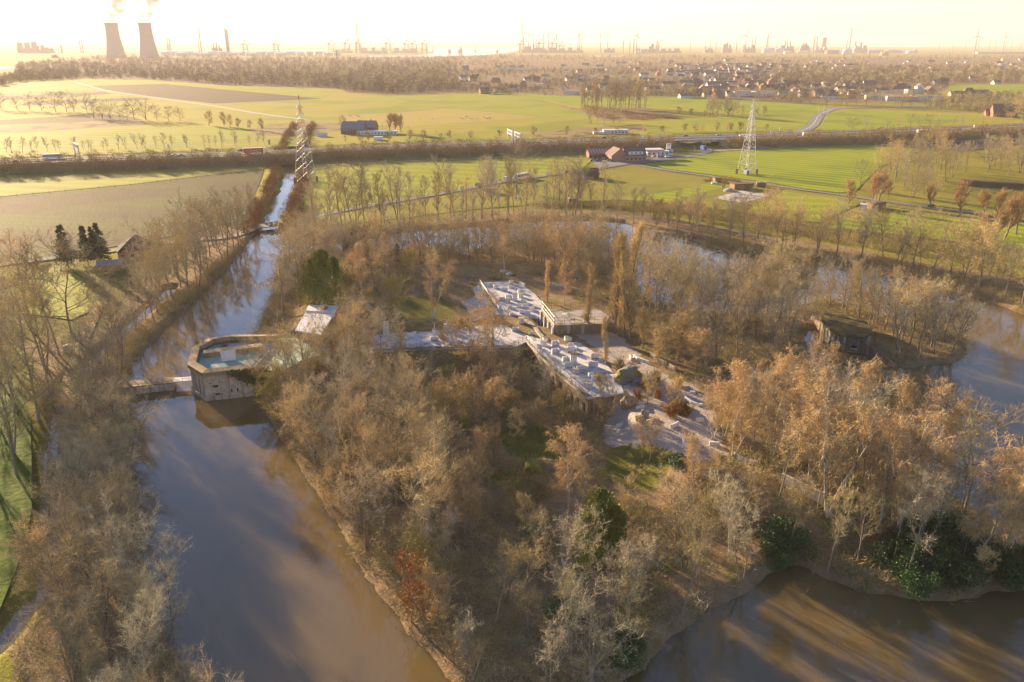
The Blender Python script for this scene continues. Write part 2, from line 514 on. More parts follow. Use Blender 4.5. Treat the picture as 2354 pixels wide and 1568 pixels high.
def spread(a, b, r=1.16, n=36, s=3.0):
    out = []
    x, d = a, s
    for _ in range(n):
        x += d if b > a else -d
        d *= r
        if (x > b) == (b > a): break
        out.append(x)
    out.append(b)
    return out


xs = np.array(spread(-150, -45000, n=60)[::-1] + list(core_x) + spread(205, 45000, n=60))
ys = np.array(spread(40, -400, n=30)[::-1] + list(core_y) + spread(640, 60000, n=60, s=4.0))
gx, gy = np.meshgrid(xs, ys)
gz = terrain(gx.ravel(), gy.ravel()).reshape(gx.shape)
# zone weights
SANDY = [([(1420, 900), (1500, 880), (1590, 900), (1640, 960), (1665, 1060), (1600, 1085), (1540, 1050), (1470, 1010), (1400, 990), (1390, 960)], 3.0),
         ([(1290, 770), (1340, 765), (1420, 780), (1480, 840), (1560, 900), (1500, 900), (1420, 860), (1350, 800)], 3.0),
         ([(1480, 910), (1520, 905), (1600, 960), (1640, 1010), (1560, 1050), (1500, 960)], 2.0),
         ([(130, 900), (170, 860), (230, 840), (215, 900), (180, 980), (150, 960)], 1.5),
         ([(1020, 572), (1060, 585), (1120, 605), (1200, 612), (1110, 612), (1050, 598)], 1.0)]
MOSSY = [([(900, 700), (1000, 690), (1050, 715), (1045, 748), (930, 752), (890, 730)], 2.5),
         ([(1100, 960), (1250, 950), (1350, 990), (1330, 1040), (1180, 1020)], 4),
         ([(1400, 1000), (1530, 990), (1560, 1060), (1500, 1100), (1380, 1070)], 3),
         ([(870, 790), (960, 800), (1050, 810), (1050, 830), (880, 830)], 2),
         ([(0, 640), (120, 605), (210, 640), (240, 700), (150, 760), (0, 800)], 4),
         ([(100, 700), (300, 590), (400, 580), (260, 730), (150, 800)], 3),
         ([(-200, 850), (60, 860), (85, 1000), (80, 1250), (10, 1420), (-200, 1500)], 2)]
fx, fy = gx.ravel(), gy.ravel()
dl, ins = land(fx, fy)


def zone(lst, z=1.5):
    w = np.zeros(fx.shape)
    for poly, soft in lst:
        P = GA(poly, z)
        sd_ = np.where(inside(fx, fy, P), 1.0, -1.0) * seg_dist(fx, fy, P, True)
        w = np.maximum(w, smooth(sd_ / soft * 0.5 + 0.5))
    return w


LITTER = GA([(100, 1700), (20, 1500), (90, 1400), (95, 1150), (100, 950), (60, 800), (180, 740), (330, 600), (420, 540), (600, 500), (700, 520), (840, 522),
             (1200, 480), (1480, 492), (1640, 520), (1900, 560), (2100, 600), (2354, 640), (2700, 720), (3000, 900), (3000, 2200), (600, 2200)], 1.2)
lsd = np.where(inside(fx, fy, LITTER), 1.0, -1.0) * seg_dist(fx, fy, LITTER, True)
w_lit = smooth(lsd / 10 + 0.5)
w_sand = zone([(p, s) for p, s in SANDY], 4.2)
w_moss = zone(MOSSY[:4], 4.2)
w_moss2 = zone(MOSSY[4:], 1.2)
w_moss = np.maximum(w_moss, w_moss2)
w_wet = smooth((1.6 - np.abs(dl)) / 1.2)

nv = len(xs)
nyv = len(ys)
verts = np.stack([fx, fy, gz.ravel()], 1)
ii_, jj_ = np.meshgrid(np.arange(nv - 1), np.arange(nyv - 1))
a0 = (jj_ * nv + ii_).ravel()
faces = np.stack([a0, a0 + 1, a0 + 1 + nv, a0 + nv], 1).astype(np.int32)


def np_mesh(name, verts, faces, smooth_=False):
    me = bpy.data.meshes.new(name)
    k = faces.shape[1]
    me.vertices.add(len(verts))
    me.vertices.foreach_set('co', np.ascontiguousarray(verts, dtype=np.float32).ravel())
    me.loops.add(faces.size)
    me.loops.foreach_set('vertex_index', faces.ravel().astype(np.int32))
    me.polygons.add(len(faces))
    me.polygons.foreach_set('loop_start', np.arange(0, faces.size, k, dtype=np.int32))
    me.update(calc_edges=True)
    if smooth_: me.polygons.foreach_set('use_smooth', np.ones(len(faces), bool))
    return me


gme = np_mesh('ground', verts, faces, True)
att = gme.color_attributes.new('zone', 'FLOAT_COLOR', 'POINT')
colr = np.stack([w_lit, w_sand, w_moss, w_wet], 1).astype(np.float32)
att.data.foreach_set('color', colr.ravel())

gm = bpy.data.materials.new('ground')
gm.use_nodes = True
nt = gm.node_tree
N, L = nt.nodes, nt.links
bs = N['Principled BSDF']
bs.inputs['Roughness'].default_value = .95
bs.inputs['Specular IOR Level'].default_value = .05
geo = N.new('ShaderNodeNewGeometry')
va = N.new('ShaderNodeVertexColor'); va.layer_name = 'zone'
sep = N.new('ShaderNodeSeparateColor')
L.new(va.outputs[0], sep.inputs[0])


def gnoise(scale, detail=5):
    n = N.new('ShaderNodeTexNoise'); n.inputs['Scale'].default_value = scale; n.inputs['Detail'].default_value = detail
    n.inputs['Roughness'].default_value = .65
    L.new(geo.outputs['Position'], n.inputs['Vector'])
    return n.outputs[0]


def gramp(src, lo, hi):
    m = N.new('ShaderNodeMapRange'); m.inputs['From Min'].default_value = lo; m.inputs['From Max'].default_value = hi
    L.new(src, m.inputs[0])
    return m.outputs[0]


def gmix(f, a, b):
    m = N.new('ShaderNodeMix'); m.data_type = 'RGBA'
    for s_, v in ((6, a), (7, b)):
        if isinstance(v, tuple): m.inputs[s_].default_value = lin(v)
        else: L.new(v, m.inputs[s_])
    L.new(f, m.inputs[0])
    return m.outputs[2]


def gedge(w, amt=.35):
    """break up the edge of a weight with noise"""
    a = N.new('ShaderNodeMath'); a.operation = 'ADD'; L.new(w, a.inputs[0])
    m = N.new('ShaderNodeMapRange'); m.inputs['To Min'].default_value = -amt; m.inputs['To Max'].default_value = amt
    m.inputs['From Min'].default_value = .3; m.inputs['From Max'].default_value = .7
    L.new(n_mid, m.inputs[0]); L.new(m.outputs[0], a.inputs[1])
    return gramp(a.outputs[0], .42, .58)


n_mid = gnoise(.35, 6)
n_fine = gnoise(2.2, 6)
n_big = gnoise(.03, 4)
grass = gmix(gramp(n_big, .4, .6), (.21, .20, .03), (.29, .24, .05))
grass = gmix(gramp(n_mid, .45, .75), grass, (.16, .16, .03))
litter = gmix(gramp(n_mid, .35, .65), (.21, .145, .075), (.31, .215, .12))
litter = gmix(gramp(n_fine, .55, .75), litter, (.38, .29, .20))
litter = gmix(gramp(gnoise(.12, 5), .52, .66), litter, (.14, .14, .035))
col = gmix(gedge(sep.outputs[0]), grass, litter)
mossc = gmix(gramp(n_mid, .4, .7), (.12, .125, .02), (.20, .165, .05))
col = gmix(gedge(sep.outputs[2]), col, mossc)
sandc = gmix(gramp(n_fine, .4, .7), (.46, .40, .34), (.31, .26, .21))
col = gmix(gedge(sep.outputs[1], .3), col, sandc)
L.new(col, bs.inputs['Base Color'])
bp = N.new('ShaderNodeBump'); bp.inputs['Distance'].default_value = .25
L.new(n_fine, bp.inputs['Height']); L.new(bp.outputs[0], bs.inputs['Normal'])
gme.materials.append(gm)
ground = bpy.data.objects.new('ground', gme)
C.objects.link(ground)
tag(ground, kind='structure')

# water of the moat, the stream and the ditch
wm = bpy.data.materials.new('muddy_water')
wm.use_nodes = True
nt = wm.node_tree
N, L = nt.nodes, nt.links
bs = N['Principled BSDF']
bs.inputs['Base Color'].default_value = lin((.18, .128, .052))
bs.inputs['Roughness'].default_value = .03
bs.inputs['Subsurface Weight'].default_value = 1.0
bs.inputs['Subsurface Radius'].default_value = (1.0, .8, .5)
bs.inputs['Subsurface Scale'].default_value = 9.0
bs.inputs['IOR'].default_value = 1.43
bs.inputs['Specular IOR Level'].default_value = 1.0
geo = N.new('ShaderNodeNewGeometry')
nz = N.new('ShaderNodeTexNoise'); nz.inputs['Scale'].default_value = 1.4; nz.inputs['Detail'].default_value = 3
mp = N.new('ShaderNodeMapping'); mp.inputs['Scale'].default_value = (1, .35, 1); mp.inputs['Rotation'].default_value = (0, 0, .3)
L.new(geo.outputs['Position'], mp.inputs[0]); L.new(mp.outputs[0], nz.inputs['Vector'])
bp = N.new('ShaderNodeBump'); bp.inputs['Distance'].default_value = .012; bp.inputs['Strength'].default_value = .8
L.new(nz.outputs[0], bp.inputs['Height']); L.new(bp.outputs[0], bs.inputs['Normal'])
M['water'] = wm
far_w = mat('far_water', (.10, .09, .07), rough=.12, spec=1.0)


def sheet(name, pts, m, z, kind='structure', label=None):
    b = MB()
    n = len(pts)
    tri = tessellate_polygon([[Vector((p[0], p[1], 0)) for p in pts]])
    for t in tri:
        q = [pts[k] for k in t]
        ar = (q[1][0] - q[0][0]) * (q[2][1] - q[0][1]) - (q[2][0] - q[0][0]) * (q[1][1] - q[0][1])
        if ar < 0: q = q[::-1]
        b.poly([(p[0], p[1], z) for p in q])
    o = b.build(name, m)
    tag(o, label, kind=kind)
    return o


sheet('moat_water', [(-400, -60), (400, -60), (400, 650), (-400, 650)], M['water'], 0.0)


def strip_mesh(name, line, width, m, z, n_sub=4, zs=None, curve=True):
    """flat ribbon along world points"""
    P = [Vector((p[0], p[1], 0)) for p in line]
    Q = []
    for i in range(len(P) - 1):
        p0, p1, p2, p3 = P[max(i - 1, 0)], P[i], P[i + 1], P[min(i + 2, len(P) - 1)]
        for k in range(n_sub):
            t = k / n_sub
            if curve:
                q = 0.5 * ((2 * p1) + (p2 - p0) * t + (2 * p0 - 5 * p1 + 4 * p2 - p3) * t * t + (3 * p1 - p0 - 3 * p2 + p3) * t ** 3)
            else:
                q = p1.lerp(p2, t)
            Q.append(q)
    Q.append(P[-1])
    b = MB()
    L_, R_ = [], []
    for i, q in enumerate(Q):
        d = (Q[min(i + 1, len(Q) - 1)] - Q[max(i - 1, 0)]).normalized()
        nrm = Vector((-d.y, d.x, 0))
        w = width[0] + (width[1] - width[0]) * i / (len(Q) - 1) if isinstance(width, tuple) else width
        L_.append(q + nrm * w / 2); R_.append(q - nrm * w / 2)
    for i in range(len(Q) - 1):
        b.poly([(R_[i].x, R_[i].y, z), (R_[i + 1].x, R_[i + 1].y, z), (L_[i + 1].x, L_[i + 1].y, z), (L_[i].x, L_[i].y, z)])
    o = b.build(name, m)
    return o, Q


# ------------------------------------------------------------------ fields (thin sheets, each above the last)
FIELDS = [
    ('field', 'wood_floor', [(20, 190), (45, 150), (130, 141), (250, 129), (780, 133), (1180, 128), (1350, 131), (2700, 131), (2700, 192), (2180, 192), (2160, 228), (1960, 236), (1750, 234), (1560, 224), (1300, 222), (1060, 214), (900, 218), (800, 212), (770, 203), (525, 197), (380, 186), (180, 183)]),
    ('field', 'grass_yellow', [(-300, 190), (200, 181), (385, 187), (525, 197), (770, 204), (800, 214), (900, 222), (1178, 212), (1290, 222), (1420, 226), (1620, 226),
                               (1800, 240), (1960, 250), (2300, 262), (2700, 250), (2700, 275), (2354, 283), (1850, 300), (1570, 308), (1150, 321), (785, 332), (300, 352), (-300, 372)]),
    ('field', 'soil', [(187, 198), (377, 193), (593, 213), (743, 227), (493, 238), (353, 223), (247, 208)]),
    ('field', 'grass_green', [(190, 196), (240, 184), (375, 184), (377, 192)]),
    ('field', 'grass_green', [(377, 193), (520, 198), (700, 203), (770, 216), (743, 226), (593, 212)]),
    ('field', 'rough', [(-300, 216), (0, 215), (220, 208), (240, 210), (0, 219), (-300, 224)]),
    ('field', 'soil', [(-300, 226), (0, 221), (240, 211), (260, 216), (0, 232), (-300, 238)]),
    ('field', 'soil', [(70, 233), (320, 224), (350, 228), (150, 240), (40, 243)]),
    ('field', 'soil', [(-300, 285), (0, 276), (130, 268), (220, 258), (300, 268), (330, 276), (-300, 296)]),
    ('field', 'rough', [(-300, 298), (0, 293), (200, 279), (330, 277), (340, 286), (0, 308), (-300, 318)]),
    ('field', 'grass_green', [(-300, 322), (0, 310), (200, 296), (350, 286), (500, 292), (620, 306), (590, 318), (330, 332), (0, 342), (-300, 352)]),
    ('field', 'grass_green', [(818, 230), (880, 221), (1120, 216), (1178, 213), (1238, 228), (1300, 245), (1362, 266), (1350, 277), (1235, 268), (1035, 250)]),
    ('field', 'grass_pale', [(785, 268), (1035, 251), (1235, 269), (1090, 281), (942, 290), (800, 288)]),
    ('field', 'grass_yellow', [(942, 291), (1090, 282), (1236, 270), (1358, 279), (1250, 292), (1135, 310), (1032, 313), (960, 306)]),
    ('field', 'rough', [(560, 300), (620, 285), (700, 280), (790, 284), (800, 300), (700, 310), (620, 312)]),
    ('field', 'rough', [(1150, 313), (1378, 290), (1490, 285), (1570, 285), (1480, 300), (1300, 316)]),
    ('field', 'rough', [(1330, 250), (1480, 247), (1560, 262), (1470, 276), (1390, 277), (1350, 262), (1240, 232)]),
    ('field', 'grass_bright', [(1180, 214), (1300, 221), (1560, 222), (1800, 236), (1905, 246), (1880, 262), (1720, 262), (1620, 256), (1560, 246), (1400, 243), (1330, 244)]),
    ('field', 'grass_bright', [(1905, 262), (1960, 253), (2100, 260), (2260, 272), (2120, 290), (1980, 299), (1880, 298)]),
    ('field', 'grass_green', [(1480, 285), (1570, 272), (1700, 267), (1874, 265), (1840, 298), (1600, 307), (1490, 305)]),
    ('field', 'grass_bright', [(2180, 195), (2600, 193), (2600, 214), (2354, 215), (2200, 222), (2060, 236), (2040, 226), (2180, 210)]),
    ('field', 'plough', [(-300, 463), (0, 453), (300, 425), (606, 389), (604, 400), (575, 480), (560, 505), (440, 535), (300, 560), (133, 590), (0, 610), (-300, 660)]),
    ('field', 'grass_olive', [(-300, 403), (0, 397), (620, 380), (606, 388), (300, 424), (0, 452), (-300, 462)]),
    ('field', 'grass_green', [(-300, 432), (0, 425), (300, 408), (480, 398), (300, 423), (0, 451), (-300, 461)]),
    ('field', 'grass_yellow', [(611, 390), (624, 392), (605, 440), (590, 496), (570, 500), (586, 450)]),
    ('field', 'grass_green', [(700, 398), (785, 384), (1150, 365), (1368, 363), (1330, 394), (1162, 419), (1032, 440), (785, 482), (720, 492), (690, 470), (684, 430)]),
    ('field', 'grass_bright', [(1480, 378), (1568, 364), (1640, 352), (1700, 347), (1850, 338), (2050, 334), (2120, 345), (2020, 385), (1965, 441), (1925, 443), (1850, 434),
                              (1778, 421), (1677, 407), (1560, 392)]),
    ('field', 'soil_dark', [(2053, 333), (2354, 320), (2600, 311), (2600, 335), (2354, 331), (2223, 348), (2125, 344)]),
    ('field', 'grass_olive', [(660, 512), (785, 490), (1032, 447), (1165, 423), (1332, 398), (1458, 386), (1622, 409), (1778, 432), (1853, 444), (1928, 453), (1990, 463),
                              (1880, 512), (1803, 506), (1570, 470), (1340, 462), (1100, 480), (850, 510), (700, 522)]),
    ('field', 'grass_bright', [(1440, 457), (1560, 437), (1640, 418), (1700, 423), (1600, 445), (1560, 465), (1500, 463)]),
    ('field', 'grass_bright', [(2020, 484), (2277, 507), (2223, 563), (2120, 545), (1915, 524), (1950, 498)]),
    ('field', 'grass_green', [(1800, 440), (1925, 456), (1960, 470), (1880, 510), (1790, 500), (1720, 478), (1780, 452)]),
    ('field', 'grass_bright', [(2300, 520), (2354, 512), (2700, 540), (2700, 700), (2354, 640), (2280, 580)]),
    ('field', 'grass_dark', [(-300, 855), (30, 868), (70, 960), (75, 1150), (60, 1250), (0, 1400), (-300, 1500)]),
    ('field', 'grass_green', [(40, 650), (130, 610), (190, 640), (235, 700), (165, 735), (60, 720)]),
]
zc = 1.30
for k, (nm, mm, pts) in enumerate(FIELDS):
    z = zc + 0.005 * k
    sheet(nm, GA(pts, z), M[mm], z)

sheet('sand_arena', GA([(1639, 455), (1704, 438), (1778, 448), (1706, 466)], 1.49), M['sand'], 1.49)

# roads
zr = 1.52
ROAD1 = GA([(560, 535), (600, 518), (650, 512), (700, 503), (785, 484), (905, 463), (1032, 441), (1110, 425), (1165, 416), (1260, 402), (1332, 392), (1390, 384),
            (1433, 378), (1458, 374), (1513, 369), (1568, 361), (1604, 355), (1625, 349), (1625, 343), (1612, 336), (1600, 327)], zr)
o, Q1 = strip_mesh('road', ROAD1, (4.5, 7.5), M['road'], zr)
tag(o, kind='structure')
ROAD2 = GA([(1458, 377), (1500, 385), (1549, 393), (1622, 403), (1677, 412), (1778, 426), (1853, 437), (1930, 447), (2037, 463), (2137, 477), (2280, 495), (2420, 516), (2700, 560)], zr + .02)
o, Q2 = strip_mesh('road', ROAD2, 4.2, M['road'], zr + .02)
tag(o, kind='structure')
ROAD3 = GA([(1820, 306), (1850, 298), (1870, 285), (1883, 265), (1903, 255), (1937, 248), (2100, 244), (2300, 240)], zr + .04)
o, Q3 = strip_mesh('road', ROAD3, 11, M['road'], zr + .04)
tag(o, kind='structure')
o, _ = strip_mesh('centre_line', [(q.x, q.y) for q in Q3], .5, M['line'], zr + .06, 1); tag(o, kind='structure')
ROAD4 = GA([(-200, 650), (0, 608), (60, 601), (150, 589), (270, 574), (340, 563), (440, 552), (520, 545), (560, 535)], zr + .03)
o, Q4 = strip_mesh('road', ROAD4, 4.5, M['road'], zr + .03); tag(o, kind='structure')
for pts, w_ in (([(-200, 404), (0, 398.5), (300, 389), (623, 379.5)], 1.6), ([(700, 383), (900, 372), (1152, 362)], 1.4), ([(1625, 350), (1660, 346), (1850, 337), (2053, 332), (2354, 318), (2700, 302)], 2.5),
                ([(170, 188), (240, 207), (353, 224), (493, 244), (600, 262), (705, 275)], 6.0), ([(1035, 250), (1235, 269), (1358, 278)], 2.0), ([(785, 268), (1035, 250.6)], 2.0)):
    o, _ = strip_mesh('path', GA(pts, 1.50), w_, M['path'], 1.50); tag(o, kind='structure')
o, _ = strip_mesh('path', GA([(225, 700), (160, 870), (175, 960), (195, 1080), (190, 1200), (210, 1400), (230, 1700)], 1.56), 3.2, M['rough'], 1.56); tag(o, kind='structure')
sheet('forecourt', GA([(1465, 373), (1478, 362), (1500, 356), (1540, 358), (1575, 358), (1520, 367)], 1.6), M['road'], 1.61)
sheet('yard', GA([(1362, 376), (1380, 366), (1462, 373), (1432, 379), (1380, 385)], 1.6), M['road'], 1.625)
# muddy strips where tracks run beside the ditch
for pts in ([(1570, 472), (1700, 488), (1803, 508), (1903, 526), (2010, 537), (2170, 553), (2354, 577), (2600, 615)],
            [(1210, 470), (1340, 463), (1440, 461), (1570, 472)]):
    o, _ = strip_mesh('field_edge', GA(pts, 1.51), 3.0, M['soil'], 1.51); tag(o, kind='structure')

# motorway on its embankment
HZ = 6.0
FARE = GA([(-500, 380), (0, 365), (300, 356), (600, 346), (785, 336), (1115, 325), (1570, 312), (1970, 301), (2354, 287), (2900, 268)], HZ)
NEAE = GA([(-500, 392), (0, 377), (300, 367), (600, 357), (785, 346), (1115, 336), (1570, 323), (1970, 313), (2354, 298), (2900, 279)], HZ)
bmm = MB()
emb = MB()
n = len(FARE)
ULA, URA = G(1560, 323, HZ)[0], G(1652, 321, HZ)[0]      # underpass opening


def lerp2(a, b, t): return (a[0] + (b[0] - a[0]) * t, a[1] + (b[1] - a[1]) * t)


def hw(x, t):
    """point across the motorway at world x; t=0 near edge, 1 far edge"""
    for i in range(n - 1):
        if NEAE[i][0] <= x <= NEAE[i + 1][0]:
            k = (x - NEAE[i][0]) / (NEAE[i + 1][0] - NEAE[i][0])
            a = lerp2(NEAE[i], NEAE[i + 1], k)
            b = lerp2(FARE[i], FARE[i + 1], k)
            return lerp2(a, (a[0] + (b[0] - a[0]) * .0 + 0, a[1] + (b[1] - a[1])), t)
    return NEAE[-1]


hx = sorted(set([NEAE[0][0] + (NEAE[-1][0] - 5 - NEAE[0][0]) * k / 60 for k in range(61)] + [ULA, URA]))
for i in range(len(hx) - 1):
    a, b = hx[i], hx[i + 1]
    bmm.poly([(*hw(a, 0), HZ), (*hw(b, 0), HZ), (*hw(b, 1), HZ), (*hw(a, 1), HZ)])
    if not (ULA - .01 <= a and b <= URA + .01):
        sl = 20
        p0, p1 = hw(a, 0), hw(b, 0)
        q0, q1 = hw(a, 1), hw(b, 1)
        emb.poly([(p0[0], p0[1] - sl, 1.0), (p1[0], p1[1] - sl, 1.0), (p1[0], p1[1] - 1.5, HZ - .05), (p0[0], p0[1] - 1.5, HZ - .05)])
        emb.poly([(p0[0], p0[1] - 1.5, HZ - .05), (p1[0], p1[1] - 1.5, HZ - .05), (q1[0], q1[1] + 1.5, HZ - .05), (q0[0], q0[1] + 1.5, HZ - .05)])
        emb.poly([(q0[0], q0[1] + 1.5, HZ - .05), (q1[0], q1[1] + 1.5, HZ - .05), (q1[0], q1[1] + sl, 1.0), (q0[0], q0[1] + sl, 1.0)])
o = bmm.build('motorway', M['motorway']); tag(o, kind='structure')
o = emb.build('motorway_embankment', M['rough']); tag(o, kind='structure')
mk = MB()
for t in (.07, .43, .57, .93):
    for i in range(len(hx) - 1):
        a, b = hx[i], hx[i + 1]
        mk.poly([(*hw(a, t - .008), HZ + .02), (*hw(b, t - .008), HZ + .02), (*hw(b, t + .008), HZ + .02), (*hw(a, t + .008), HZ + .02)])
o = mk.build('motorway_markings', M['line']); tag(o, kind='structure')
for t in (.5, .02):
    gr = MB()
    for i in range(len(hx) - 1):
        a, b = hx[i], hx[i + 1]
        p, q = hw(a, t), hw(b, t)
        gr.raw([(p[0], p[1], HZ + .45), (q[0], q[1], HZ + .45), (q[0], q[1], HZ + .85), (p[0], p[1], HZ + .85),
                (p[0], p[1] + .25, HZ + .45), (q[0], q[1] + .25, HZ + .45), (q[0], q[1] + .25, HZ + .85), (p[0], p[1] + .25, HZ + .85)],
               [(0, 1, 2, 3), (7, 6, 5, 4), (3, 2, 6, 7), (4, 5, 1, 0)])
    o = gr.build('crash_barrier', M['steel'])
    tag(o, 'steel crash barrier between the two carriageways' if t == .5 else 'steel crash barrier on the near edge of the motorway', 'barrier')
    pm = MB(); pm.box((0, .12, 0), (.15, .12, .5)); first = None
    for i in range(0, 96):
        x = hx[0] + 2 + (hx[-1] - hx[0] - 8) * i / 96
        p = hw(x, t)
        if first is None: first = pm.build('post', M['steel'], o, loc=(p[0], p[1], HZ))
        else:
            c = first.copy(); C.objects.link(c); c.parent = o; c.location = (p[0], p[1], HZ)

# far water: estuary and docks
for pts in ([(-200, 163), (0, 160), (45, 157), (50, 153), (0, 153.5), (-200, 155)], [(-300, 139), (60, 138), (75, 137), (-300, 135.5)],
            [(0, 119), (300, 117), (760, 117.5), (760, 115), (300, 114.5), (0, 116.5)],
            [(800, 131), (1000, 130), (1110, 127), (1160, 122), (1195, 116), (1195, 109), (985, 110), (985, 117), (1000, 122), (960, 127), (800, 128.5)],
            [(1352, 129.5), (1430, 130.5), (1434, 128.5), (1360, 128)], [(1650, 104.5), (2130, 108.5), (2130, 106.4), (1650, 102.2)],
            [(230, 171), (300, 167), (302, 164), (270, 165), (235, 168)]):
    sheet('far_water', GA(pts, 1.7), far_w, 1.7)

# ------------------------------------------------------------------ trees
def norm(v):
    return v / (np.linalg.norm(v, axis=-1, keepdims=True) + 1e-9)


def tubes_mesh(name, tubes, m):
    """tubes: list of (points (n,3), radii (n,), sides)"""
    V, F, o = [], [], 0
    for P, r, n in tubes:
        P = np.asarray(P); r = np.asarray(r)
        d = norm(np.gradient(P, axis=0))
        ref = np.where(np.abs(d[:, 2:3]) < .9, np.array([[0, 0, 1.0]]), np.array([[1.0, 0, 0]]))
        ref = np.repeat(ref[:1], len(P), 0)
        u = norm(np.cross(d, ref)); w = np.cross(d, u)
        a = np.arange(n) * 2 * np.pi / n
        ring = P[:, None, :] + r[:, None, None] * (np.cos(a)[None, :, None] * u[:, None, :] + np.sin(a)[None, :, None] * w[:, None, :])
        V.append(ring.reshape(-1, 3))
        i = np.arange(len(P) - 1)[:, None] * n
        k = np.arange(n)[None, :]
        k2 = (k + 1) % n
        F.append(np.stack([i + k, i + k2, i + n + k2, i + n + k], -1).reshape(-1, 4) + o)
        o += len(P) * n
    me = np_mesh(name, np.concatenate(V), np.concatenate(F), True)
    me.materials.append(m)
    return me


def twig_mesh(name, P, D, Ln, wd, m, rng):
    """one thin triangle per twig"""
    s = norm(np.cross(D, rng.normal(size=D.shape)))
    wd = np.asarray(wd).reshape(-1, 1) if np.ndim(wd) else wd
    a = P - s * wd / 2
    b = P + s * wd / 2
    c = P + D * Ln[:, None]
    V = np.stack([a, b, c], 1).reshape(-1, 3)
    F = np.arange(len(V)).reshape(-1, 3)
    me = np_mesh(name, V, F)
    me.materials.append(m)
    return me


def path(rng, p, d, L, n, wig, trop):
    pts = [np.array(p, float)]
    d = np.array(d, float)
    for _ in range(n):
        d = d + rng.normal(size=3) * wig + np.array([0, 0, trop])
        d /= np.linalg.norm(d)
        pts.append(pts[-1] + d * L / n)
    return np.array(pts)


def along(P, t):
    x = t * (len(P) - 1)
    i = min(int(x), len(P) - 2)
    return P[i] + (P[i + 1] - P[i]) * (x - i), norm(P[i + 1] - P[i])


def gen_tree(seed, h, spread=.45, first=.25, limbs=16, sub=7, up=.10, r0=None, wig=.13, lean=.03, forks=1, t1=9, t2=4, l1=.9, droop=0.0, tw=.035,
             angle=.9, crown=1.0, shape='oval'):
    """skeleton of a bare tree: returns tubes and twig arrays"""
    rng = np.random.default_rng(seed)
    r0 = r0 or h * .013
    tubes = []
    trunks = []
    for f in range(forks):
        off = rng.normal(size=3) * (.12 * h / 14 if forks > 1 else 0); off[2] = 0
        dd = np.array([rng.normal() * lean, rng.normal() * lean, 1.0]) + (rng.normal(size=3) * .16 * [1, 1, 0] if forks > 1 else 0)
        hh = h * (1 if f == 0 else rng.uniform(.7, .95))
        P = path(rng, off - np.array([0, 0, .5]), dd, hh + .5, 9, .035 + wig * .15, .03)
        rr = r0 * (1 - np.linspace(0, 1, 10) ** 1.1 * .92) * (1 if f == 0 else .75)
        rr[0] *= 1.35
        tubes.append((P, rr, 6))
        trunks.append((P, hh, rr))
    br_P, br_D, br_L = [], [], []
    for P, hh, rr in trunks:
        for k in range(max(3, int(limbs / forks))):
            u = first + (1 - first) * (k + rng.uniform(0, .9)) / max(3, int(limbs / forks))
            u = min(u, .98)
            p, d = along(P, u)
            az = rng.uniform(0, 2 * np.pi)
            v = (u - first) / (1 - first)
            if shape == 'oval': prof = math.sqrt(max(.03, 1 - (v - .35) ** 2 / .5)) if v > .35 else .65 + .35 * v / .35
            elif shape == 'cone': prof = 1 - .85 * v
            elif shape == 'vase': prof = .5 + .5 * math.sin(min(1, v * 1.3) * math.pi * .6) if v < .8 else 1 - (v - .8) * 2.5
            else: prof = .75 if v < .75 else .75 - (v - .75) * 2.2
            L = h * spread * prof * rng.uniform(.7, 1.15)
            el = angle * rng.uniform(.75, 1.15) * (1 - .35 * v)
            dd = np.array([math.cos(az) * math.sin(el), math.sin(az) * math.sin(el), math.cos(el)])
            B = path(rng, p, dd, L, 5, wig, up)
            rb = np.interp(u * (len(P) - 1), np.arange(len(P)), rr) * .55 * np.linspace(1, .2, 6)
            tubes.append((B, np.maximum(rb, .018), 4))
            br_P.append(B)
            ns = max(2, int(sub * L / (h * spread) + .5))
            for j in range(ns):
                uu = rng.uniform(.2, 1)
                q, dq = along(B, uu)
                d2 = norm(dq + rng.normal(size=3) * .6 + np.array([0, 0, up * 1.5]))
                B2 = path(rng, q, d2, L * .42 * rng.uniform(.6, 1.2), 3, wig * 1.4, up)
                tubes.append((B2, np.maximum(rb[0] * .38 * np.linspace(1, .3, 4), .014), 3))
                br_P.append(B2)
    # twigs
    tp, td = [], []
    for B in br_P:
        k = t1
        u = rng.uniform(.15, 1, k) * (len(B) - 1)
        i = np.minimum(u.astype(int), len(B) - 2)
        tp.append(B[i] + (B[i + 1] - B[i]) * (u - i)[:, None])
        td.append(norm(B[i + 1] - B[i]))
    P1 = np.concatenate(tp); D0 = np.concatenate(td)
    D1 = norm(D0 * .8 + rng.normal(size=P1.shape) * .55 + np.array([0, 0, up * 2.0 - droop]))
    L1 = l1 * rng.uniform(.5, 1.3, len(P1))
    P2 = np.repeat(P1, t2, 0) + np.repeat(D1, t2, 0) * (np.repeat(L1, t2) * rng.uniform(.2, .95, len(P1) * t2))[:, None]
    D2 = norm(np.repeat(D1, t2, 0) * .8 + rng.normal(size=P2.shape) * .55 + np.array([0, 0, up - droop * 1.5]))
    L2 = l1 * .62 * rng.uniform(.4, 1.3, len(P2))
    return tubes, (np.concatenate([P1, P2]), np.concatenate([D1, D2]), np.concatenate([L1, L2]),
                   np.concatenate([np.full(len(P1), tw * 1.5), np.full(len(P2), tw)])), rng


def tree_proto(name, seed, h, bark, twig, extra=None, **kw):
    tb, tw, rng = gen_tree(seed, h, **kw)
    tm = tubes_mesh('trunk', tb, bark)
    cm = twig_mesh('crown', tw[0], tw[1], tw[2], tw[3], twig, rng)
    return (name, h, tm, cm)


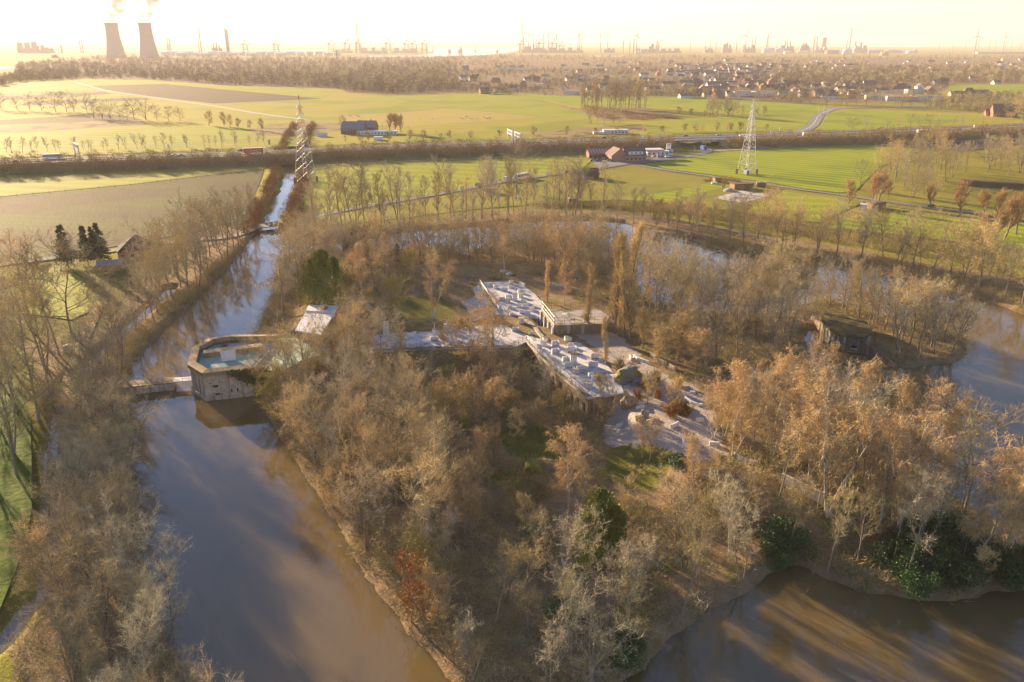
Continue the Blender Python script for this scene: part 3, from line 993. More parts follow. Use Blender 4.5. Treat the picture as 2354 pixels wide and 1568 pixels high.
def leafy(name, seed, h, kind, mat_, bark, n=2600, rad=.22, leaf=.35):
    """evergreens: trunk and a crown of many small sprays"""
    rng = np.random.default_rng(seed)
    P = path(rng, (0, 0, -.5), (0, 0, 1), h * .97 + .5, 8, .015, .05)
    tb = [(P, h * .014 * np.linspace(1, .08, 9), 6)]
    pts, dirs = [], []
    if kind == 'spruce':
        tiers = int(h * 1.5)
        for k in range(tiers):
            u = .16 + .84 * k / tiers
            r = h * rad * (1 - u) ** .8 + .15
            for b in range(7):
                az = rng.uniform(0, 6.283)
                rr = r * rng.uniform(.6, 1.15)
                z = h * u + rng.uniform(-.3, .3)
                B = np.array([[0, 0, z], [math.cos(az) * rr * .5, math.sin(az) * rr * .5, z - .05 * rr], [math.cos(az) * rr, math.sin(az) * rr, z - .35 * rr]])
                tb.append((B, np.array([.05, .03, .01]), 3))
                m_ = max(3, int(n / tiers / 7))
                t = rng.uniform(.1, 1, m_)
                q = np.stack([math.cos(az) * rr * t, math.sin(az) * rr * t, z - .35 * rr * t ** 1.6], 1) + rng.normal(size=(m_, 3)) * .12 * rr
                pts.append(q)
                dirs.append(norm(np.stack([np.full(m_, math.cos(az)), np.full(m_, math.sin(az)), np.full(m_, -.35)], 1) + rng.normal(size=(m_, 3)) * .6))
    elif kind == 'yew':
        lob = []
        for k in range(16):
            u = rng.uniform(.08, .9)
            r = h * rad * (1 - u) ** .6
            az = rng.uniform(0, 6.283)
            lob.append((np.array([math.cos(az) * r * .55, math.sin(az) * r * .55, h * u]), r * rng.uniform(.45, .7) + .3))
        lob.append((np.array([0, 0, h * .93]), .5))
        for c, r in lob:
            m_ = int(n / len(lob))
            v = norm(rng.normal(size=(m_, 3)))
            q = c + v * np.array([1, 1, 1.5]) * r * (rng.uniform(.4, 1.05, (m_, 1)))
            pts.append(q); dirs.append(norm(v + rng.normal(size=v.shape) * .5 + np.array([0, 0, .6])))
    else:  # rounded evergreen bush
        for k in range(18):
            az = rng.uniform(0, 6.283); r = h * rad * rng.uniform(0, 1) ** .5
            c = np.array([math.cos(az) * r, math.sin(az) * r, h * rng.uniform(.25, .8) * (1 - .4 * (r / (h * rad)))])
            rr = h * .28 * rng.uniform(.6, 1.2)
            m_ = int(n / 18)
            v = norm(rng.normal(size=(m_, 3)))
            pts.append(c + v * rr * rng.uniform(.5, 1.05, (m_, 1))); dirs.append(norm(v + rng.normal(size=v.shape) * .8))
            tb.append((np.array([[0, 0, -.2], c * .6, c]), np.array([.08, .05, .02]), 3))
    P_ = np.concatenate(pts); D_ = np.concatenate(dirs)
    P_[:, 2] = np.maximum(P_[:, 2], .1)
    tm = tubes_mesh('trunk', tb, bark)
    cm = twig_mesh('crown', P_, D_, leaf * rng.uniform(.5, 1.4, len(P_)) * 1.3, leaf * .75, mat_, rng)
    return (name, h, tm, cm)


def bush(name, seed, h, mat_, n=1500, rad=.55, wid=.035, stems=14):
    rng = np.random.default_rng(seed)
    tb, pp, dd = [], [], []
    for k in range(stems):
        az = rng.uniform(0, 6.283); el = rng.uniform(.05, .95)
        d = np.array([math.cos(az) * math.sin(el), math.sin(az) * math.sin(el), math.cos(el)])
        B = path(rng, (rng.normal() * h * .08, rng.normal() * h * .08, -.2), d, h * rng.uniform(.7, 1.1), 4, .12, .05)
        tb.append((B, np.linspace(.05, .015, 5) * h / 3, 3))
        m_ = n // stems
        u = rng.uniform(.2, 1, m_) * 4
        i = np.minimum(u.astype(int), 3)
        pp.append(B[i] + (B[i + 1] - B[i]) * (u - i)[:, None]); dd.append(norm(B[i + 1] - B[i]))
    P_ = np.concatenate(pp); D_ = norm(np.concatenate(dd) * .7 + rng.normal(size=P_.shape) * .6 + np.array([0, 0, .15]))
    L_ = h * .28 * rng.uniform(.4, 1.2, len(P_))
    P2 = P_ + D_ * L_[:, None] * .5
    D2 = norm(D_ + rng.normal(size=P_.shape) * .7)
    tm = tubes_mesh('stems', tb, M['bark'])
    cm = twig_mesh('twigs', np.concatenate([P_, P2]), np.concatenate([D_, D2]), np.concatenate([L_, L_ * .6]), wid, mat_, rng)
    return (name, h, tm, cm)


PR = {}
PR['oak'] = [tree_proto('bare_tree', 10 + k, 13 + k % 3, M[b], M[t], spread=.56, limbs=18, sub=9, first=.2, up=.05, t1=9, t2=4, l1=1.05, forks=f, angle=1.1, tw=.026)
             for k, (b, t, f) in enumerate([('bark', 'twig', 1), ('bark_pale', 'twig_grey', 2), ('bark', 'twig_grey', 1), ('bark_pale', 'twig_gold', 1), ('bark', 'twig', 2), ('bark', 'twig_gold', 3)])]
PR['tall'] = [tree_proto('slender_tree', 30 + k, 15 + k % 3, M[b], M[t], spread=.36, limbs=19, sub=8, first=.3, up=.12, angle=.95, t1=8, t2=4, l1=.95, forks=f, tw=.026)
              for k, (b, t, f) in enumerate([('bark_pale', 'twig_grey', 1), ('bark', 'twig', 1), ('bark_pale', 'twig', 1), ('bark', 'twig_grey', 2), ('bark_pale', 'twig_gold', 1)])]
PR['thin'] = [tree_proto('thin_tree', 50 + k, 12 + k % 3, M['bark_pale'], M[t], spread=.29, limbs=15, sub=6, first=.35, up=.12, angle=.9, t1=8, t2=4, l1=.9, tw=.032, r0=.13)
              for k, t in enumerate(['twig_grey', 'twig', 'twig_grey', 'twig_gold'])]
PR['row'] = [tree_proto('poplar_tree', 70 + k, 15 + k % 2, M['bark'], M[t], spread=.27, limbs=22, sub=5, first=.28, up=.16, angle=.9, t1=7, t2=4, l1=.85, shape='vase', tw=.03, r0=.2)
             for k, t in enumerate(['twig', 'twig_grey', 'twig_gold'])]
PR['lombardy'] = [tree_proto('lombardy_poplar', 80 + k, 15, M['bark_pale'], M['twig_gold'], spread=.27, limbs=44, sub=6, first=.06, up=.32, angle=.55, t1=7, t2=4, l1=1.0, shape='col', tw=.03, wig=.12)
                  for k in range(2)]
PR['birch'] = [tree_proto('birch_tree', 90 + k, 12.5, M['bark_birch'], M['twig_birch'], spread=.30, limbs=20, sub=8, first=.22, up=.05, angle=.7, t1=13, t2=6, l1=.7, droop=.75, tw=.02, forks=f, r0=.15)
               for k, f in enumerate([1, 2, 1, 3])]
PR['willow'] = [tree_proto('willow_tree', 100 + k, 8, M['bark'], M['twig_willow'], spread=.6, limbs=26, sub=6, first=.28, up=.25, angle=.9, t1=10, t2=4, l1=.9, tw=.04, forks=1, r0=.28) for k in range(3)]
PR['weeping'] = [tree_proto('weeping_tree', 110, 13, M['bark'], M['twig_grey'], spread=.4, limbs=22, sub=8, first=.4, up=-.12, angle=.9, t1=10, t2=4, l1=1.2, droop=.9, r0=.32)]
PR['round'] = [tree_proto('round_tree', 120 + k, 6.5 + .5 * k, M['bark'], M[t], spread=.5, limbs=18, sub=8, first=.15, up=.12, angle=.95, t1=9, t2=4, l1=.65, forks=2, tw=.035)
               for k, t in enumerate(['twig_gold', 'shrub_olive', 'twig', 'twig_gold'])]
PR['sapling'] = [tree_proto('sapling', 130 + k, 5.5, M['bark_pale'], M[t], spread=.35, limbs=12, sub=5, first=.2, up=.25, angle=.7, t1=7, t2=3, l1=.6, tw=.035, r0=.06)
                 for k, t in enumerate(['twig_gold', 'twig_grey'])]
PR['beech'] = [tree_proto('beech_tree', 140, 12, M['bark'], M['leaf_brown'], spread=.42, limbs=15, sub=7, first=.25, t1=8, t2=3, l1=.45, tw=.16)]
PR['spruce'] = [leafy('spruce_tree', 150 + k, 13, 'spruce', M['needle'], M['bark'], n=3000, rad=.23, leaf=.45) for k in range(2)]
PR['yew'] = [leafy('conifer_tree', 160 + k, 11, 'yew', M['yew'], M['bark'], n=7500, rad=.30, leaf=.24) for k in range(2)]
PR['ever'] = [leafy('evergreen_bush', 170 + k, 4.5, 'bush', M['evergreen'], M['bark'], n=7500, rad=.55, leaf=.17) for k in range(2)]
PR['bush'] = [bush('shrub', 180 + k, 3.0, M[m_], n=1300) for k, m_ in enumerate(['shrub', 'shrub_olive', 'shrub', 'bracken'])]


def plant(kind, x, y, z, h, label=None, cat=None, group=None, rng=random, k=None, base=None):
    pr = PR[kind][(rng.randrange(len(PR[kind])) if k is None else k) % len(PR[kind])]
    nm, ph, tm, cm = pr
    s = h / ph
    r = bpy.data.objects.new(base or nm, None)
    C.objects.link(r)
    r.location = (x, y, z)
    r.rotation_euler = (0, 0, rng.uniform(0, 6.283))
    w = s * rng.uniform(.95, 1.2)
    r.scale = (w, w, s)
    r.empty_display_size = .3
    for me in (tm, cm):
        o = bpy.data.objects.new(me.name.split('.')[0], me)
        C.objects.link(o)
        o.parent = r
    tag(r, label, cat or nm.replace('_', ' '), group)
    return r


placed = []


def poisson(poly_w, spacing, rng, tries=9000, avoid=None, maxn=9999, against=True):
    xs_ = [p[0] for p in poly_w]; ys_ = [p[1] for p in poly_w]
    area = (max(xs_) - min(xs_)) * (max(ys_) - min(ys_))
    n_ = min(tries, int(area / spacing ** 2 * 6) + 30)
    X = np.array([rng.uniform(min(xs_), max(xs_)) for _ in range(n_)])
    Y = np.array([rng.uniform(min(ys_), max(ys_)) for _ in range(n_)])
    ok = inside(X, Y, poly_w)
    X, Y = X[ok], Y[ok]
    if avoid is not None:
        ok = ~avoid(X, Y)
        X, Y = X[ok], Y[ok]
    out = []
    for x, y in zip(X, Y):
        s2 = (spacing * rng.uniform(.75, 1.25)) ** 2
        if all((x - a) ** 2 + (y - b) ** 2 > s2 for a, b in (placed if against else [])) and all((x - a) ** 2 + (y - b) ** 2 > s2 for a, b in out):
            out.append((x, y))
            if len(out) >= maxn: break
    placed.extend(out)
    return out


def wet(X, Y):
    d, _ = land(X, Y)
    return d < 1.0


ROOFED = []      # world polygons trees must stay out of


def blocked(X, Y):
    b = wet(X, Y)
    for p in ROOFED:
        b |= inside(X, Y, p)
    return b

# ------------------------------------------------------------------ where the fort stands, so that trees keep clear of it
TER_Z = 6.0
TERRACE = GA([(842, 772), (1020, 759), (1100, 749), (1143, 745), (1146, 720), (1124, 675), (1100, 650), (1185, 645), (1228, 676), (1250, 700), (1240, 728), (1203, 731),
              (1252, 779), (1290, 775), (1335, 790), (1372, 815), (1420, 870), (1432, 903), (1352, 914), (1278, 853), (1210, 784), (1181, 797), (978, 802), (853, 808)], TER_Z)
BODY = GA([(572, 838), (545, 774), (576, 769), (690, 773), (760, 778), (762, 800), (700, 822), (650, 846), (604, 846)], 6.2)
PLAT = GA([(1245, 709), (1290, 713), (1375, 712), (1400, 727), (1390, 743), (1274, 747)], 8.8)
ROOFED += [TERRACE, BODY, PLAT, GA([(1325, 1235), (1432, 1235), (1450, 1420), (1320, 1420)], 2.0), GA([(1270, 1060), (1345, 1060), (1340, 1240), (1270, 1240)], 3.0),
           GA([(1380, 900), (1640, 900), (1680, 1060), (1620, 1110), (1540, 1130), (1400, 1110), (1380, 1000)], 4.5)]

# ------------------------------------------------------------------ the woods
rg = random.Random(7)
# (polygon of trunk positions, kinds, spacing, height range, label, category, group)
WOODS = [
    # left bank of the moat, near to far
    ([(165, 1380), (150, 1160), (180, 960), (230, 930), (285, 960), (295, 1150), (318, 1340), (370, 1450), (460, 1640), (540, 1800), (250, 1800), (170, 1600), (150, 1450)],
     ['oak', 'oak', 'oak', 'tall'], 4.6, (7.5, 11), 'bare twiggy tree on the near left bank of the moat', 'left bank wood'),
    ([(170, 935), (235, 850), (285, 800), (282, 900), (288, 955)], ['oak', 'tall'], 5.5, (11, 14), 'bare tree beside the bridge end on the left bank', 'left bank wood'),
    ([(290, 850), (345, 790), (470, 665), (585, 545), (560, 520), (470, 570), (330, 690), (240, 790)], ['oak', 'tall', 'tall'], 6.2, (10, 14), 'bare tree in the belt between the narrow ditch and the left moat arm', 'far left bank wood'),
    ([(330, 640), (440, 560), (560, 510), (600, 500), (590, 530), (470, 600), (360, 680)], ['oak', 'tall'], 7.0, (10, 14), 'bare tree in the wood above the far end of the left moat', 'far left bank wood'),
    ([(-60, 760), (110, 720), (200, 770), (160, 860), (110, 930), (90, 1080), (40, 1100), (-100, 1000)], ['tall', 'oak', 'thin'], 8.5, (14, 19), 'tall slender bare tree by the left edge field', 'left edge trees'),
    # island, west belt
    ([(600, 915), (700, 925), (850, 915), (930, 960), (990, 1060), (1060, 1170), (1080, 1280), (1060, 1420), (1000, 1500), (925, 1425), (850, 1320), (770, 1190), (700, 1090), (640, 990)],
     ['oak', 'oak', 'tall', 'round'], 4.9, (8.5, 12.5), 'bare twiggy tree in the dense wood on the west shore of the island', 'west island wood'),
    ([(820, 812), (870, 815), (900, 900), (850, 915), (815, 880)], ['oak', 'round'], 5.0, (7, 10), 'bare tree between the green roof and the courtyard', 'west island wood'),
    ([(596, 880), (650, 868), (700, 835), (765, 810), (800, 790), (826, 782), (835, 800), (815, 880), (800, 915), (700, 925), (610, 920)], ['oak', 'tall', 'round'], 4.6, (9, 12), 'bare tree crowding round the green roofed barracks', 'west island wood'),
    # island, south belt
    ([(1100, 1390), (1250, 1370), (1400, 1330), (1600, 1270), (1750, 1240), (1800, 1290), (1670, 1375), (1535, 1470), (1435, 1555), (1330, 1640), (1200, 1670), (1034, 1560), (1060, 1430)],
     ['tall', 'thin', 'tall', 'oak'], 5.8, (8, 11), 'thin pale stemmed bare tree on the southern point of the island', 'south island wood'),
    ([(1370, 1180), (1560, 1140), (1700, 1170), (1780, 1220), (1600, 1250), (1400, 1270)], ['oak', 'tall', 'round'], 5.0, (6, 8), 'golden brown bare tree south of the sandy yard', 'south island wood'),
    ([(1440, 1545), (1550, 1455), (1680, 1370), (1800, 1290), (1850, 1288), (1920, 1325), (2010, 1358), (2110, 1368), (2240, 1368), (2354, 1346), (2354, 1320), (2000, 1330), (1900, 1295), (1840, 1262), (1780, 1275), (1660, 1345), (1530, 1435), (1420, 1525)], ['round', 'round', 'tall'], 4.2, (6, 9), 'bushy tree along the southern shore of the island', 'southern shore trees'),
    # island, south east
    ([(1720, 1060), (1850, 1060), (2000, 1090), (2140, 1120), (2240, 1195), (2354, 1245), (2420, 1290), (2354, 1345), (2200, 1360), (2000, 1350), (1900, 1315), (1830, 1280), (1760, 1200)],
     ['tall', 'thin', 'oak', 'thin'], 6.0, (9, 13), 'pale bare tree on the southeast tip of the island', 'southeast island wood'),
    # island, north east dense
    ([(1470, 740), (1560, 720), (1700, 730), (1820, 730), (1820, 770), (1800, 810), (1790, 860), (1760, 880), (1700, 860), (1600, 800), (1500, 780)],
     ['oak', 'tall', 'tall'], 5.8, (10, 14), 'bare tree in the dense northeast wood of the island', 'northeast island wood'),
    ([(1650, 870), (1800, 900), (1920, 910), (1980, 965), (2040, 1020), (1980, 1040), (1850, 1000), (1700, 920)], ['round', 'thin', 'tall'], 5.6, (5.5, 7.5), 'bare tree on the east shore of the island', 'east island wood'),
    ([(1440, 640), (1470, 675), (1515, 708), (1575, 718), (1640, 727), (1850, 712), (1850, 728), (1640, 742), (1560, 735), (1480, 710)],
     ['tall', 'oak', 'tall', 'thin'], 3.5, (11, 15), 'upright bare tree lining the back moat on the island side', 'island trees lining the back moat'),
    ([(880, 850), (1000, 872), (1190, 862), (1285, 905), (1350, 965), (1300, 1005), (1000, 1005), (900, 945)], ['round', 'round', 'oak'], 5.6, (5, 8), 'tree in the hollow south of the terrace', 'hollow trees'),
    ([(1100, 1130), (1260, 1120), (1400, 1110), (1400, 1180), (1380, 1320), (1110, 1370)], ['round', 'tall', 'thin'], 9.0, (5, 7.5), 'tree on the brown slope above the southern point', 'slope trees'),
    ([(1440, 790), (1500, 800), (1600, 820), (1650, 870), (1600, 900), (1500, 870), (1450, 840)], ['round', 'oak', 'round'], 5.0, (7, 10), 'tree among the trenches east of the terrace', 'trench trees'),
    # bastion
    ([(1900, 694), (1963, 712), (2010, 726), (2080, 747), (2160, 763), (2208, 788), (2215, 812), (2190, 832), (2103, 838), (2060, 815), (2040, 790), (1990, 750), (1930, 715)],
     ['oak', 'tall', 'tall'], 4.0, (9, 13), 'bare tree on the concrete walled eastern bastion', 'bastion wood'),
    # island, north belt
    ([(650, 600), (720, 585), (930, 585), (1000, 575), (1060, 590), (1185, 570), (1385, 566), (1420, 610), (1330, 625), (1180, 605), (1080, 615), (950, 612), (760, 640), (660, 640)],
     ['oak', 'tall', 'oak'], 5.2, (9, 13), 'bare tree along the north shore of the island', 'north island wood'),
    ([(1180, 610), (1330, 630), (1400, 640), (1440, 690), (1380, 700), (1260, 640)], ['oak', 'tall'], 6.5, (8, 12), 'bare tree north of the fenced platform', 'north island wood'),
    ([(760, 650), (860, 630), (980, 625), (1000, 660), (880, 700), (800, 740)], ['oak', 'round'], 8, (7, 10), 'bare tree beside the island lawn', 'north island wood'),
    # far bank of the back moat
    ([(700, 535), (840, 525), (1200, 495), (1340, 492), (1480, 512), (1480, 505), (1340, 484), (1200, 486), (840, 513), (700, 525)], ['row', 'row', 'tall', 'thin'], 4.0, (8, 17),
     'tall bare poplar in the row behind the back moat', 'poplars behind the back moat'),
    ([(1500, 520), (1600, 545), (1750, 575), (1900, 590), (2080, 625), (2200, 655), (2354, 705), (2500, 745), (2500, 700), (2354, 650), (2200, 610), (2050, 585), (1850, 560), (1650, 525)],
     ['row', 'oak', 'tall'], 5.6, (8, 13), 'bare tree on the grassy bank east of the back moat', 'trees on the outer east bank'),
    ([(1390, 478), (1500, 484), (1640, 495), (1640, 525), (1500, 515), (1420, 505)], ['round', 'oak'], 6.5, (6, 9), 'low bushy bare tree on the outer north bank', 'trees on the outer east bank'),
]
FORM = {'oak': 'wide crowned', 'tall': 'upright', 'thin': 'thin stemmed', 'row': 'slim', 'round': 'low bushy'}
TONE = {'oak': ['brown', 'forked grey', 'grey', 'golden', 'forked brown', 'many stemmed golden'], 'tall': ['grey', 'brown', 'pale stemmed brown', 'forked grey', 'golden'],
        'thin': ['grey', 'brown', 'light grey', 'golden'], 'row': ['brown', 'grey', 'golden'], 'round': ['golden', 'olive', 'brown', 'bright golden']}
KIND = {'row': 'poplar_tree', 'oak': 'bare_tree', 'tall': 'slender_tree', 'thin': 'thin_tree', 'round': 'round_tree'}
count = {}
for poly, kinds, sp, (h0, h1), label, grp in WOODS:
    hm_, sm_ = (1.5, 1.15) if 'row' in kinds[:1] else (1.32, 1.08)
    pts = poisson(GA(poly, 2.5), sp * sm_, rg, avoid=blocked)
    if not pts: continue
    PX, PY = np.array([p[0] for p in pts]), np.array([p[1] for p in pts])
    zz = terrain(PX, PY)
    dw, _ = land(PX, PY)
    order = np.argsort(np.argsort(PY)) / max(1, len(PY) - 1)
    place = label[label.index('tree') + 5:] if 'tree ' in label else label[label.index('poplar') + 7:]
    for (x, y), z, dw_, od in zip(pts, zz, dw, order):
        kd = rg.choice(kinds)
        k = rg.randrange(len(PR[kd]))
        lab = '%s %s tree%s %s%s' % (TONE[kd][k], FORM[kd], ' overhanging the water' if dw_ < 3.5 else '', place, ', nearest part' if od < .33 else ', farthest part' if od > .67 else '')
        if len(lab.split()) > 16: lab = ' '.join(lab.replace(' overhanging the water', '').split()[:16])
        plant(kd, x, y, float(z), rg.uniform(h0, h1) * hm_ * (.7 if kd == 'round' else 1), lab, {'row': 'poplar'}.get(kd, 'tree'), grp, rg, k, base=KIND[kd])
        count[kd] = count.get(kd, 0) + 1
print('WOOD TREES', count)

# ------------------------------------------------------------------ trees and shrubs that stand out
def single(kind, dx, dy, dtop, label, cat=None, group=None, k=None, base=None):
    x, y, z = PT(dx, dy)
    h = max(1.5, height_at(dx, dtop, y) - z)
    placed.append((x, y))
    return plant(kind, x, y, z, h, label, cat, group, rg, k, base)


BIRCH = [
    (1305, 1165, 985, 'tall white stemmed birch alone on the bare slope south of the courtyard'), (995, 735, 603, 'golden birch standing alone on the island lawn'),
    (833, 690, 568, 'birch at the left edge of the island lawn'), (1127, 830, 676, 'orange birch clump rising in front of the grey roof'),
    (1477, 1045, 970, 'left one of two slim birches beside the sandy yard'), (1494, 1050, 972, 'right one of two slim birches beside the sandy yard'),
    (1665, 1005, 835, 'large drooping orange birch east of the sandy yard, highest of its clump'), (1640, 1010, 880, 'orange birch at the edge of the sandy yard, leftmost of the clump'),
    (1705, 1020, 860, 'orange birch at the right end of the clump east of the sandy yard'), (1685, 1050, 900, 'orange birch in front of the clump east of the sandy yard'),
    (1968, 1060, 848, 'broad orange birch in front of the bastion reflection'), (1905, 1170, 880, 'leaning white stemmed birch left of the broad orange birch'),
    (2072, 1085, 890, 'slim orange birch against the brown water, left of its pair'), (2107, 1090, 897, 'slim orange birch against the brown water, right of its pair'),
    (2165, 1130, 950, 'small orange birch at the water side right of the pair'), (2060, 1240, 965, 'forked white stemmed birch on the southeast tip'),
    (2020, 1210, 970, 'pale birch behind the forked birch on the southeast tip'), (2232, 1290, 1030, 'slim orange birch at the east shore, nearer the wide dark tree'),
    (2312, 1300, 1040, 'slim orange birch nearest the right edge of the picture'), (1755, 960, 820, 'thin birch stem behind the large orange clump'),
    (1782, 985, 830, 'bent birch beside the gap with water behind the orange clump'), (1850, 960, 795, 'tall thin birch in front of the bay, left of the bastion wall'),
    (1820, 1060, 870, 'orange birch between the clump and the leaning white birch'), (1088, 1560, 1445, 'young white stemmed birch at the southern shore'),
    (1297, 700, 612, 'thin birch behind the fenced platform'), (950, 640, 560, 'white stemmed birch near the north shore'), (1160, 625, 520, 'tall birch between the island and the back moat'),
    (1325, 640, 505, 'pale birch in front of the back moat, tallest of the north side'), (1600, 1120, 1010, 'orange birch south of the sandy yard'), (1940, 1130, 955, 'orange birch low on the east slope'),
    (890, 640, 545, 'white stemmed birch right of the dark conifers'), (1780, 1040, 905, 'orange birch behind the long curved wall'), (1860, 1110, 930, 'pale orange birch beside the leaning white birch'),
    (2120, 1230, 1040, 'orange birch behind the evergreen bushes'), (1990, 1130, 960, 'orange birch below the broad orange birch')]
for k, (a, b, c, l) in enumerate(BIRCH):
    single('birch', a, b, c, l, 'birch', 'birches on the island', k % 4 if k not in (3, 6) else 3)
for k, (a, b, c, l) in enumerate([(1350, 765, 622, 'lombardy poplar standing beside the fenced platform'), (1432, 775, 533, 'tallest lombardy poplar of the golden cluster'),
                                  (1412, 765, 548, 'lombardy poplar on the left of the golden cluster'), (1450, 780, 560, 'lombardy poplar on the right of the golden cluster'),
                                  (1258, 695, 610, 'narrow lombardy poplar behind the terrace'), (1393, 840, 738, 'small pointed poplar on the earth slope below the platform'),
                                  (1422, 770, 690, 'short lombardy poplar at the foot of the golden cluster')]):
    single('lombardy', a, b, c, l, 'poplar', 'lombardy poplars', k % 2)
for a, b, c, l in [(1378, 1295, 1122, 'pointed yellow green conifer, tallest of the three on the south side'), (1350, 1320, 1180, 'dark conifer left of the pointed one'), (1410, 1305, 1165, 'bright green conifer right of the pointed one')]:
    single('yew', a, b, c, l, 'conifer', 'conifers on the south side')
for k, (a, b, c, l) in enumerate([(155, 612, 515, 'broad spruce at the left end of the roadside clump'), (203, 608, 517, 'spruce in the middle of the roadside clump'), (236, 606, 512, 'tall spruce at the right end of the roadside clump'),
                                  (222, 603, 520, 'thin spruce hidden between its neighbours at the roadside')]):
    single('spruce', a, b, c, l, 'spruce', 'roadside spruces')
for k, (a, b, c, l) in enumerate([(748, 712, 575, 'large dark conifer near the white roofed shed'), (722, 700, 595, 'dark conifer left of the large one near the white shed'), (775, 700, 590, 'dark conifer right of the large one near the white shed'),
                                  (818, 612, 525, 'dark pine near the north shore'), (800, 620, 545, 'small dark pine left of the one near the north shore'), (845, 615, 540, 'dark pine right of the one near the north shore'), (915, 608, 560, 'lone dark conifer before the back moat')]):
    single('yew' if k < 3 else 'spruce', a, b, c, l, 'conifer', 'dark conifers of the island')
single('weeping', 652, 722, 590, 'old weeping tree with hanging twigs on the west shore', 'tree')
single('oak', 690, 705, 553, 'wide dark bare tree behind the weeping tree on the west shore', 'tree', k=2)
single('oak', 2215, 1180, 958, 'wide dark round crowned tree over the east water', 'tree', k=0)
single('oak', 1977, 438, 380, 'lone dark oak at the corner of the bright green field', 'tree', k=2)
single('oak', 1187, 440, 345, 'tall two tiered bare tree beside the country road', 'tree', k=1)
single('beech', 985, 1470, 1300, 'beech with rusty orange dead leaves on the southwest shore', 'tree')
single('beech', 945, 1430, 1330, 'small beech with rusty leaves beside the larger one', 'tree')
for a, b, c, l in [(2130, 1210, 1140, 'highest up the slope'), (2175, 1245, 1175, 'second highest up the slope'), (2090, 1270, 1205, 'under the forked birch'), (2150, 1310, 1225, 'in the middle of the group'), (2205, 1320, 1235, 'right of the middle one'),
                (2270, 1325, 1235, 'below the slim orange birch'), (2330, 1335, 1250, 'at the right edge of the picture'), (2050, 1310, 1245, 'at the left end of the group'), (2110, 1345, 1275, 'lowest at the water')]:
    single('ever', a, b, c, 'dark green evergreen bush on the southeast shore, ' + l, 'bush', 'evergreen bushes on the southeast shore')
for a, b, c, l in [(1797, 1265, 1190, 'dark evergreen bush beside the notch of the south shore'), (1775, 1300, 1245, 'evergreen bush low at the notch of the south shore'), (1565, 1075, 1040, 'green bush at the lower edge of the sandy yard'),
                   (1290, 1410, 1360, 'dark evergreen bush under the thin trees of the southern point'), (1430, 1510, 1450, 'dark green bush at the shore of the southern point')]:
    single('ever', a, b, c, l, 'bush')
single('willow', 1965, 1375, 1335, 'low willow with twigs hanging into the south water', 'willow')
WIL = [(2003, 468, 418), (2020, 462, 415), (2040, 458, 425), (1950, 475, 430), (2137, 478, 440), (2207, 497, 440), (2262, 498, 455), (2290, 500, 452), (2255, 560, 510), (2285, 555, 500), (2310, 548, 480), (2335, 540, 470), (2360, 530, 460), (1660, 440, 418)]
for k, (a, b, c) in enumerate(WIL):
    single('willow', a, b, c, 'pollard willow with orange twigs beside the lane right of the arena' if k < 8 else ('pollard willow in the slanting row at the right edge' if k < 13 else 'small pollard willow beside the horse arena'), 'willow', 'pollard willows')
for a, b, c, l in [(1080, 990, 888, 'middle one'), (1130, 985, 890, 'tallest at the right'), (1030, 1000, 900, 'lower left one'), (1305, 985, 910, 'alone beneath the southeast wing'), (1010, 960, 885, 'upper left one'), (1160, 960, 905, 'upper right one')]:
    single('round', a, b, c, 'round golden brown tree in the hollow below the terrace, ' + l, 'tree', 'round trees in the hollow')
for a, b, c, l in [(1228, 990, 925, 'small bright sapling left of the round tree on the slope'), (1385, 985, 880, 'dark gnarled tree at the south end of the terrace'), (1140, 1090, 1000, 'olive bushy tree on the mossy ground'), (1100, 1110, 1010, 'brown bushy tree left of the olive one on the mossy ground'),
                   (1205, 1230, 1150, 'small bushy tree above the southern wood'), (1490, 930, 870, 'twisted olive tree by the ruined wall'), (1545, 945, 880, 'mossy twisted tree above the orange bushes'), (1560, 830, 740, 'round tree east of the earth slope'),
                   (1600, 860, 770, 'round tree behind the broken walls'), (1530, 800, 700, 'bare tree above the broken walls'), (905, 720, 640, 'round pale tree on the island lawn'), (930, 815, 755, 'small tree growing at the foot of the west wing'),
                   (1040, 815, 750, 'small tree in front of the west wing'), (1075, 820, 745, 'bare tree before the middle of the terrace')]:
    single('sapling' if 'sapling' in l else 'round', a, b, c, l, 'tree')

# rows between the fields
def row(kind, pts, n, top, label, cat, group, jit=4, hh=None):
    for i in range(n):
        t = (i + rg.uniform(-.3, .3)) / max(1, n - 1)
        t = min(max(t, 0), 1)
        s_ = t * (len(pts) - 1)
        j = min(int(s_), len(pts) - 2)
        f = s_ - j
        a = pts[j][0] + (pts[j + 1][0] - pts[j][0]) * f + rg.uniform(-jit, jit)
        b = pts[j][1] + (pts[j + 1][1] - pts[j][1]) * f + rg.uniform(-.6, .6)
        x, y = G(a, b, 1.2)
        o_ = plant(kind, x, y, 1.1, rg.uniform(.7, 1.2) * top, label, cat, group, rg)
        q_ = 1.3 if kind in ('oak', 'round') else 1.1
        o_.scale = (o_.scale[0] * q_, o_.scale[1] * q_, o_.scale[2])


